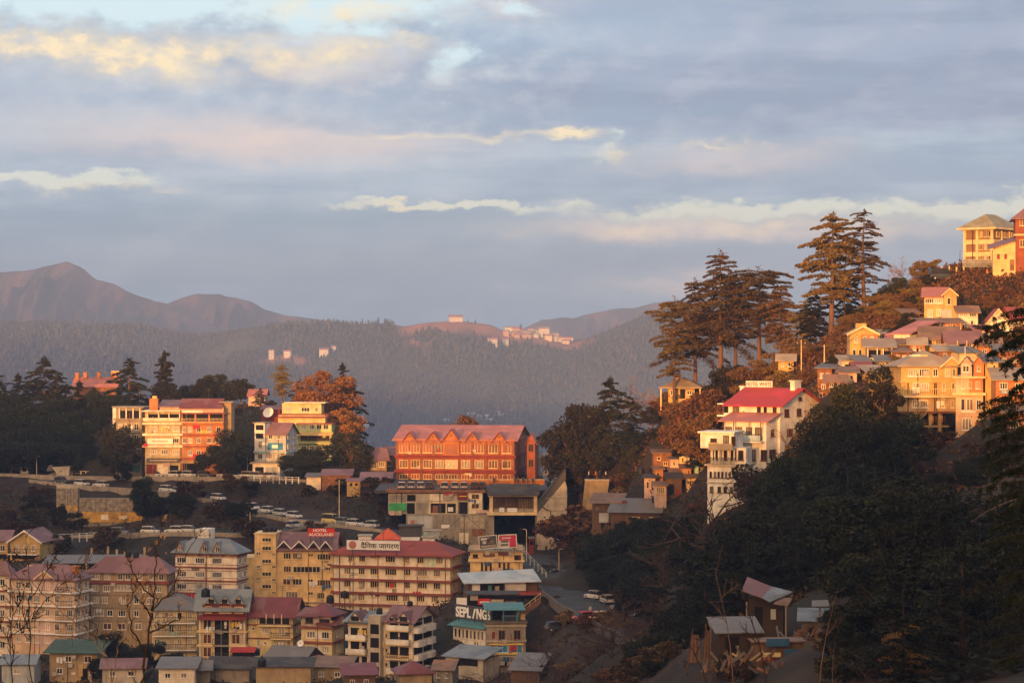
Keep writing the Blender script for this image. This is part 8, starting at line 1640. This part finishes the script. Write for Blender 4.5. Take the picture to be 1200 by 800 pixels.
for i, (px, py, D, c, l) in enumerate(((672, 606, 452, 'stone', 'pile of rubble on the brown slope beside the stairway'), (60, 655, 440, 'greyblue', 'scrap sheets piled beside the yellow gabled house'))):
    t = thing('rubble_pile', l, 'rubble', (P(px, 0, D).x, D, ground(P(px, 0, D).x, D))); r = random.Random(i); bb = MB()
    for k in range(22): x, y, z, s = r.gauss(0, .9), r.gauss(0, .6), abs(r.gauss(0, .25)), r.uniform(.12, .35); bb.hexa([(x - s, y - s, z - .2), (x + s, y - s * .7, z - .2), (x + s * .8, y + s, z - .2), (x - s, y + s, z - .2)], [(x - s * .6, y - s * .7, z + s), (x + s * .5, y - s, z + s * .8), (x + s, y + s * .4, z + s), (x - s, y + s * .5, z + s * .6)])
    bb.build('stones', c, t)
# clutter beside the garage wall roofs
for px, py, D, l in ((455, 613, 462, 'black water tank left of the red pyramid roof'), (387, 706, 424, 'black water tank tower between the yellow hotel and cream block'), (241, 699, 380, 'black water tank above the slate dormers'), (290, 697, 400, 'black water tank behind the red fronted house'), (530, 641, 452, 'black water tank in the gap behind the cream block')):
    water_tank(P(px, py, D), .75, 1.5, l)
pole(404, 700, 716, 419, 'iron stand carrying a tank beside the cream block', 'iron', .1, False); water_tank(P(404, 700, 419), .8, 1.3, 'black water tank raised on an iron stand before the cream block')
# ------------------------------------------------------------------ wear and clutter on the facades
CR = random.Random(31)
for b in BL:
    if b.W < 4.2 or b.H < 4 or b.D < 280 or b.root.get('category') in ('wall', 'shed', 'stall'): continue
    W_, H_ = b.W, b.H
    for k in range(1 + (W_ > 9) + (W_ > 15)):
        u = W_ * CR.uniform(.04, .96); b.part('drainpipe', CR.choice(['iron', 'trimred', 'concrete']), lambda m: m.box(u - .05, u + .05, -.13, -.03, -1, H_ * CR.uniform(.82, .98)))
    for k in range(int(1 + W_ * H_ / 60)):
        u = W_ * CR.uniform(.05, .9); v = H_ * CR.uniform(.02, .85); w, h = CR.uniform(.4, 1.5), CR.uniform(.3, 1.1); b.part('plaster_patch', CR.choice(['concrete', 'paleconcrete', 'tan', 'cream', 'darkconcrete']), lambda m: m.box(u, min(u + w, W_ - .1), -.006 - .002 * (k % 5), .02, v, min(v + h, H_ - .2)))
    if W_ > 6:
        for k in range(CR.randint(1, 3)):
            u = W_ * CR.uniform(.05, .9); v = H_ * CR.uniform(.2, .85); b.part('air_cooler', 'paleconcrete', lambda m: m.box(u, u + .75, -.5, -.02, v, v + .6))
            u = W_ * CR.uniform(.05, .85); v = H_ * CR.uniform(.15, .8); c_ = CR.choice(['redcloth', 'blueplastic', 'signwhite', 'mint', 'pink', 'trimyellow', 'signwhite'])
            b.part('hanging_cloth', c_, lambda m: [m.box(u + i * .55, u + i * .55 + .42, -.34, -.30, v - CR.uniform(0, .5), v + .55) for i in range(CR.randint(1, 3))])
        if CR.random() < .5:
            u = W_ * CR.uniform(.2, .8); b.part('antenna', 'iron', lambda m: (m.box(u - .03, u + .03, b.d * .5 - .03, b.d * .5 + .03, H_, H_ + 4.2), [m.box(u - .5, u + .5, b.d * .5 - .02, b.d * .5 + .02, z, z + .04) for z in (H_ + 3.5, H_ + 3.8, H_ + 4.1)]))
def cable(p0, p1, D0, D1, sag, label):
    a, c = P(p0[0], p0[1], D0), P(p1[0], p1[1], D1); t = [a.lerp(c, i / 10) - Vector((0, 0, sag * 4 * (i / 10) * (1 - i / 10))) - a for i in range(11)]; b = MB(); b.tube(t, .045, 4); tag(b.build('overhead_cable', 'iron', None, a), label, 'cable')
for q in (((293, 601), (397.5, 564), 466, 472, 2.2, 'sagging cable from the left hillside pole to the tall pale pole'), ((397.5, 564), (470, 574), 472, 466, 1.2, 'cable from the tall pale pole to the shop block'), ((290, 537), (210, 500), 517, 521, 1.6, 'cable from the white shop pole to the yellow block'), ((544, 601), (612, 643), 446, 421, 1.2, 'cable from the dark pole to the billboard building'), ((544, 601), (478, 640), 446, 424, 1.2, 'cable from the dark pole to the red hip roof'), ((655, 645), (633, 674), 428, 398, .8, 'cable from the main road lamp to the blue roofed shops'), ((939, 400), (966, 406), 360, 352, .5, 'cable between the two pale poles among the russet trees'), ((966, 406), (1005, 392), 352, 344, .7, 'cable from the pale post to the tall narrow yellow house'), ((1131, 406), (1186, 425), 301, 300, .7, 'cable from the thin white pole over the pink turrets'), ((293, 601), (240, 633), 466, 418, 1.5, 'cable from the left hillside pole to the striped block'), ((17, 641), (60, 668), 447, 396, 1.2, 'cable from the thin left pole to the pink block roof')): cable(*q)
# ------------------------------------------------------------------ far off buildings
FH = {}
def far_house(px, py, w, h, wall, roof, label, group, rot=0):
    w, h = w * 1.75, h * 1.75; k = (round(w, 1), round(h, 1), wall, roof)
    if k not in FH:
        b = MB(); b.box(-w / 2, w / 2, -w * .3, w * .3, -1.8, h); a = b.mesh('wall', wall); b = MB(); e = w * .06
        b.slab([(-w / 2 - e, -w * .3 - e, h), (w / 2 + e, -w * .3 - e, h), (w / 2 + e, 0, h + w * .16), (-w / 2 - e, 0, h + w * .16)], .3); b.slab([(-w / 2 - e, 0, h + w * .16), (w / 2 + e, 0, h + w * .16), (w / 2 + e, w * .3 + e, h), (-w / 2 - e, w * .3 + e, h)], .3)
        c = b.mesh('roof', roof); b = MB()
        for i in range(max(2, int(w / 3.2))):
            for j in range(max(1, int(h / 3.2))): x = -w / 2 + w * (i + .5) / max(2, int(w / 3.2)); z = h * (j + .35) / max(1, int(h / 3.2)); b.box(x - .6, x + .6, -w * .3 - .08, -w * .3 + .02, z, z + 1.3)
        FH[k] = (a, c, b.mesh('windows', 'glass'))
    t = thing('far_house', label, 'house', ridge_at(px, py), RAD(rot), group); link('wall', FH[k][0], t); link('roof', FH[k][1], t); link('windows', FH[k][2], t)
gv = 'houses of the far village on the ridge'; fr_ = random.Random(8)
def ridge_at(px, py):
    t = np.linspace(0, .98, 400); x = np.full(400, (px - 600) / F * DR)
    for _ in range(3): x = (px - 600) / F * bil(RY, x, t)
    y = bil(RY, x, t); z = bil(RZ, x, t); p = 400 - z / y * F; k = np.argmax(p >= py) if (p >= py).any() else 0; return Vector((x[k], y[k] - 1.5, z[k] - .5))
for px, py, w, h, l in ((534, 373.5, 15, 5, 'orange lit house alone on top of the bare ridge summit'), (577, 405.5, 11, 9, 'white blocky house, left of two below the far ridge village'), (592, 405.5, 8, 9, 'narrow white house, right of two below the far ridge village'), (638, 393, 13, 11, 'brightest white building of the far ridge village'), (650, 397, 9, 8, 'white house just right of the brightest building in the far village'), (668, 400, 8, 5, 'last white house at the right end of the far village'),
                        (318, 420, 6, 10, 'white tower like house at the left end of the pink scar'), (337, 418, 8, 7, 'white house in the middle of the pink scar'), (380, 418, 10, 9, 'white house at the right end of the pink scar'), (391, 410, 5, 5, 'small white house above the right end of the pink scar')):
    far_house(px, py, w, h, 'white', 'roofpink' if fr_.random() < .5 else 'rooftan', l, gv, fr_.uniform(-15, 15))
for k in range(17):
    px = fr_.uniform(592, 630); py = fr_.uniform(386, 396); far_house(px, py, fr_.choice([7, 9, 11]), fr_.choice([4, 6]), fr_.choice(['white', 'cream', 'salmon']), fr_.choice(['roofpink', 'rooftan']), 'small pale house in the packed middle of the far ridge village', gv, fr_.uniform(-20, 20))
for k in range(9):
    px = fr_.uniform(640, 672); far_house(px, 393 + (px - 640) * .2 + fr_.uniform(0, 5), fr_.choice([7, 9]), fr_.choice([4, 6]), fr_.choice(['white', 'cream']), 'roofpink', 'small pale house on the right flank of the far ridge village', gv, fr_.uniform(-20, 20))
for px, py, w, l in ((552, 487, 10, 'tiny pale house highest in the shaded valley hamlet'), (566, 489, 14, 'long pale house in the shaded valley hamlet'), (572, 494, 12, 'long pale house low in the shaded valley hamlet'), (590, 488, 11, 'pale house right end of the shaded valley hamlet'), (583, 485, 7, 'tiny pale house right of the shaded valley hamlet top'), (523, 494, 9, 'pale house left of the shaded valley hamlet'), (430, 500, 9, 'pale lone house low in the valley at the left'), (95, 396, 8, 'pale lone house high in the left forest'), (60, 404, 6, 'pale tiny house in the left forest')):
    far_house(px, py, w * .75, 2.6, 'greyblue' if py > 450 else 'white', 'roofblue' if py > 450 else 'roofpink', l, 'scattered far houses in the valley forest', fr_.uniform(-20, 20))
# ------------------------------------------------------------------ nearest trees
def sapling(name, label, D, limbs, seed, m='barkdark', mt='twig', twigs=26, tl=.5, r0=.02, leaves=0, tw=.0034):
    rng = np.random.default_rng(seed); base = P(limbs[0][0][0], limbs[0][0][1], D); t = thing(name, label, 'tree', base); tb, tc = MB(), MB(); lc = []
    for li, lm in enumerate(limbs):
        off = rng.uniform(-.4, .4) if li else 0; pts = []
        for i, (px, py) in enumerate(lm): pts.append(P(px, py, D + off * (i / max(1, len(lm) - 1))) - base)
        den = []
        for a, c in zip(pts, pts[1:]):
            for k in range(4): den.append(a.lerp(c, k / 4) + Vector(rng.normal(0, .010, 3)))
        den.append(pts[-1]); rr = r0 * (1.0 if li == 0 else .72); rad = [rr * (1 - .72 * i / (len(den) - 1)) for i in range(len(den))]; tb.tube(den, rad, 5)
        for k in range(twigs):
            i = int(rng.integers(1, len(den) - 1)); p = den[i]; d = (den[i + 1] - den[i - 1]).normalized(); sd = Vector(rng.normal(0, 1, 3)); sd.y *= .6; v = (d * .8 + sd.normalized() * .9 + Vector((0, 0, .3))).normalized(); L_ = tl * rng.uniform(.3, 1.0) * (1 - .4 * i / len(den)); q = [p]
            for s in range(4): v = (v + Vector(rng.normal(0, .16, 3)) + Vector((0, 0, .05))).normalized(); q.append(q[-1] + v * L_ / 4)
            tc.tube(q, [tw * 1.6, tw * 1.2, tw, tw * .8, tw * .5], 3, cap=False)
            for _ in range(2):
                j = int(rng.integers(1, 4)); v2 = (v + Vector(rng.normal(0, .7, 3))).normalized(); e = q[j] + v2 * L_ * .4; tc.tube([q[j], q[j].lerp(e, .5) + Vector(rng.normal(0, .01, 3)), e], [tw, tw * .8, tw * .5], 3, cap=False)
                if leaves and rng.random() < leaves: lc += [e + Vector(rng.normal(0, .03, 3)) for _ in range(3)]
    tb.build('trunk', m, t); tc.build('branches', mt, t)
    if lc: V, Q = leaf_quads(np.array([tuple(x) for x in lc]), .035, 0, rng, .35); link('dry_leaves', npmesh('dry_leaves', V, Q, ['twig_pale']), t)
leafmat('near_twig', (.020, .013, .011), (.050, .032, .026))
sapling('bare_tree', 'bare dark tree with forked limbs and few dry leaves before the tan block', 30, [[(160, 830), (168, 780), (174, 740), (180, 715), (180, 700), (170, 690), (158, 675), (150, 655), (145, 636)], [(180, 715), (181, 690), (182, 660), (186, 635), (191, 612)], [(180, 712), (200, 692), (215, 656), (233, 622)], [(174, 740), (190, 735), (203, 728), (216, 722)], [(170, 765), (155, 740), (150, 715), (157, 690), (163, 668)], [(178, 725), (168, 708), (160, 700)]], 3, 'near_twig', 'near_twig', 9, .40, .017, .45)
sapling('bare_tree', 'grey stemmed bare sapling forking low between pink and tan blocks', 27, [[(131, 830), (130, 788), (124, 768), (105, 745), (85, 727), (60, 706), (40, 684), (22, 660)], [(131, 800), (138, 765), (147, 735), (156, 700), (164, 676)], [(105, 745), (98, 715), (80, 690), (60, 668)], [(85, 727), (92, 700), (97, 670), (100, 650)], [(124, 768), (112, 740), (106, 712)]], 4, 'barkpale', 'near_twig', 8, .34, .011, .1)
sapling('bare_tree', 'thin dark bare tree with many twigs over the pink block', 24, [[(36, 830), (36, 788), (35, 740), (35, 700), (38, 690), (30, 655), (31, 622)], [(35, 700), (55, 668), (72, 640)], [(35, 740), (25, 715), (10, 690), (-6, 668)], [(36, 725), (52, 705), (66, 690), (88, 668), (108, 655)], [(36, 750), (22, 735), (8, 730)]], 5, 'near_twig', 'near_twig', 10, .30, .0075, .05)
sapling('bare_tree', 'thin dark bare tree at the left frame edge', 22, [[(12, 830), (14, 780), (15, 735), (15, 700), (10, 665), (12, 640)], [(14, 760), (2, 735), (-8, 705)], [(15, 720), (26, 700), (30, 680)], [(14, 745), (28, 735), (44, 722)]], 6, 'near_twig', 'near_twig', 9, .26, .0065, .05)
sapling('bare_tree', 'slender pale bare sapling in front of the leaning tin roof, left', 120, [[(862, 830), (856, 760), (852, 730), (845, 700), (839, 672), (846, 640)], [(852, 730), (840, 712), (832, 705), (858, 704)], [(845, 700), (858, 690), (868, 682)]], 7, 'bark', 'twig', 7, 1.1, .034, 0, .015)
sapling('bare_tree', 'slender pale bare sapling at the right of the leaning tin roof', 120, [[(958, 830), (962, 780), (968, 745), (975, 715), (982, 688)], [(968, 745), (976, 735), (985, 722)], [(975, 830), (976, 770), (980, 740)]], 8, 'bark', 'twig', 7, 1.1, .034, 0, .015)
sapling('bare_tree', 'thin dark sapling crossing the blue tarpaulins', 110, [[(902, 830), (896, 785), (890, 755), (880, 725), (871, 700), (869, 675)], [(890, 755), (876, 742), (866, 728)]], 9, 'near_twig', 'near_twig', 5, 1.0, .045, 0, .012)
sapling('bare_tree', 'thin dark leaning sapling in the thicket left of the shelter', 112, [[(836, 830), (824, 785), (815, 768), (806, 750)], [(815, 768), (822, 752), (830, 738)]], 10, 'near_twig', 'near_twig', 5, .9, .045, 0, .012)
sapling('bare_tree', 'pale bent bare branch reaching over the wood at the right edge', 130, [[(1230, 560), (1195, 583), (1170, 592), (1155, 600), (1138, 611)], [(1195, 583), (1185, 590), (1178, 602)]], 12, 'barkpale', 'twig', 4, .9, .022, 0, .008)
# near conifer hanging in from the right
def near_conifer():
    D = 78; rng = np.random.default_rng(44); base = P(1216, 860, D); t = thing('conifer_tree', 'near dark conifer with drooping boughs hanging in from the right edge', 'tree', base); tb = MB(); top = P(1205, 352, D) - base
    tb.tube([(0, 0, 0), top * .5, top], [.26, .16, .03], 8); cs = []
    B_ = [(366, 1168, .4), (378, 1150, .2), (392, 1141, -.3), (398, 1185, .8), (408, 1160, .6), (420, 1178, -.5), (432, 1190, .2), (366, 1215, -.6), (385, 1236, .5), (410, 1250, .1), (466, 1150, .3), (478, 1146, -.2), (486, 1166, .7), (498, 1150, -.5), (512, 1152, .2), (526, 1158, .5), (540, 1152, -.3), (552, 1162, .3), (566, 1150, .1), (580, 1160, -.4), (596, 1166, .5), (612, 1156, .2), (630, 1160, -.3), (650, 1170, .4), (672, 1164, .0), (696, 1170, .3), (720, 1160, -.4), (745, 1166, .2), (770, 1160, .4), (474, 1240, .3), (520, 1245, -.3), (570, 1248, .2), (630, 1250, 0), (690, 1252, .3), (750, 1250, .1), (455, 1182, .6), (505, 1186, -.6), (545, 1186, .7), (585, 1190, -.7), (640, 1190, .6), (700, 1192, -.6)]
    for py, px, dy in B_:
        tip = P(px + rng.uniform(-5, 5), py + 7, D + dy * 2.2) - base; zc = tip.z + (top.x) * 0 + .25; f = min(max((zc + .30) / top.z, .02), .99); o = Vector((top.x * f, 0, zc + rng.uniform(.05, .25))); L_ = (tip - o).length
        mid = o.lerp(tip, .5) + Vector((0, 0, .16 * L_ * .5)); q = lambda s: (o * (1 - s) ** 2 + mid * 2 * s * (1 - s) + tip * s ** 2); tb.tube([q(0), q(.3), q(.6), q(.98)], [.035, .026, .018, .008], 4, cap=False)
        d = (tip - o).normalized(); sd = d.cross(Vector((0, 0, 1))).normalized()
        for k in range(int(26 * L_ / 1.6) + 9):
            s = rng.uniform(.12, 1.0); p = q(s); w = rng.normal(0, .20) * L_ * (1.1 - s * .8); dr = abs(rng.normal(0, .20)) + abs(w) * .35; e = p + sd * w + Vector((0, 0, -dr)); n = 40
            u = rng.random(n); cs.append(np.array([tuple(p.lerp(e, x)) for x in u]) + rng.normal(0, .032, (n, 3)))
    c = np.concatenate(cs); V, Q = leaf_quads(c, .046, .15, rng, .28); tb.build('trunk', 'barkdark', t); link('crown', npmesh('crown', V, Q, ['dark_leaf']), t)
near_conifer()
# ------------------------------------------------------------------ haze
if HAZE > 0:
    b = MB(); b.box(-3300, 3300, -700, 8550, -347, 290); m = bpy.data.materials.new('haze'); m.use_nodes = True; nt = m.node_tree; nt.nodes.remove(nt.nodes['Principled BSDF']); pv = nt.nodes.new('ShaderNodeVolumePrincipled')
    pv.inputs['Color'].default_value = (*HAZE_COL, 1); pv.inputs['Density'].default_value = HAZE; pv.inputs['Anisotropy'].default_value = HAZE_G; nt.links.new(pv.outputs[0], nt.nodes['Material Output'].inputs['Volume'])
    MATS['haze'] = m; o = b.build('haze', 'haze'); o['kind'] = 'stuff'; o['label'] = 'thin evening haze filling the valley'
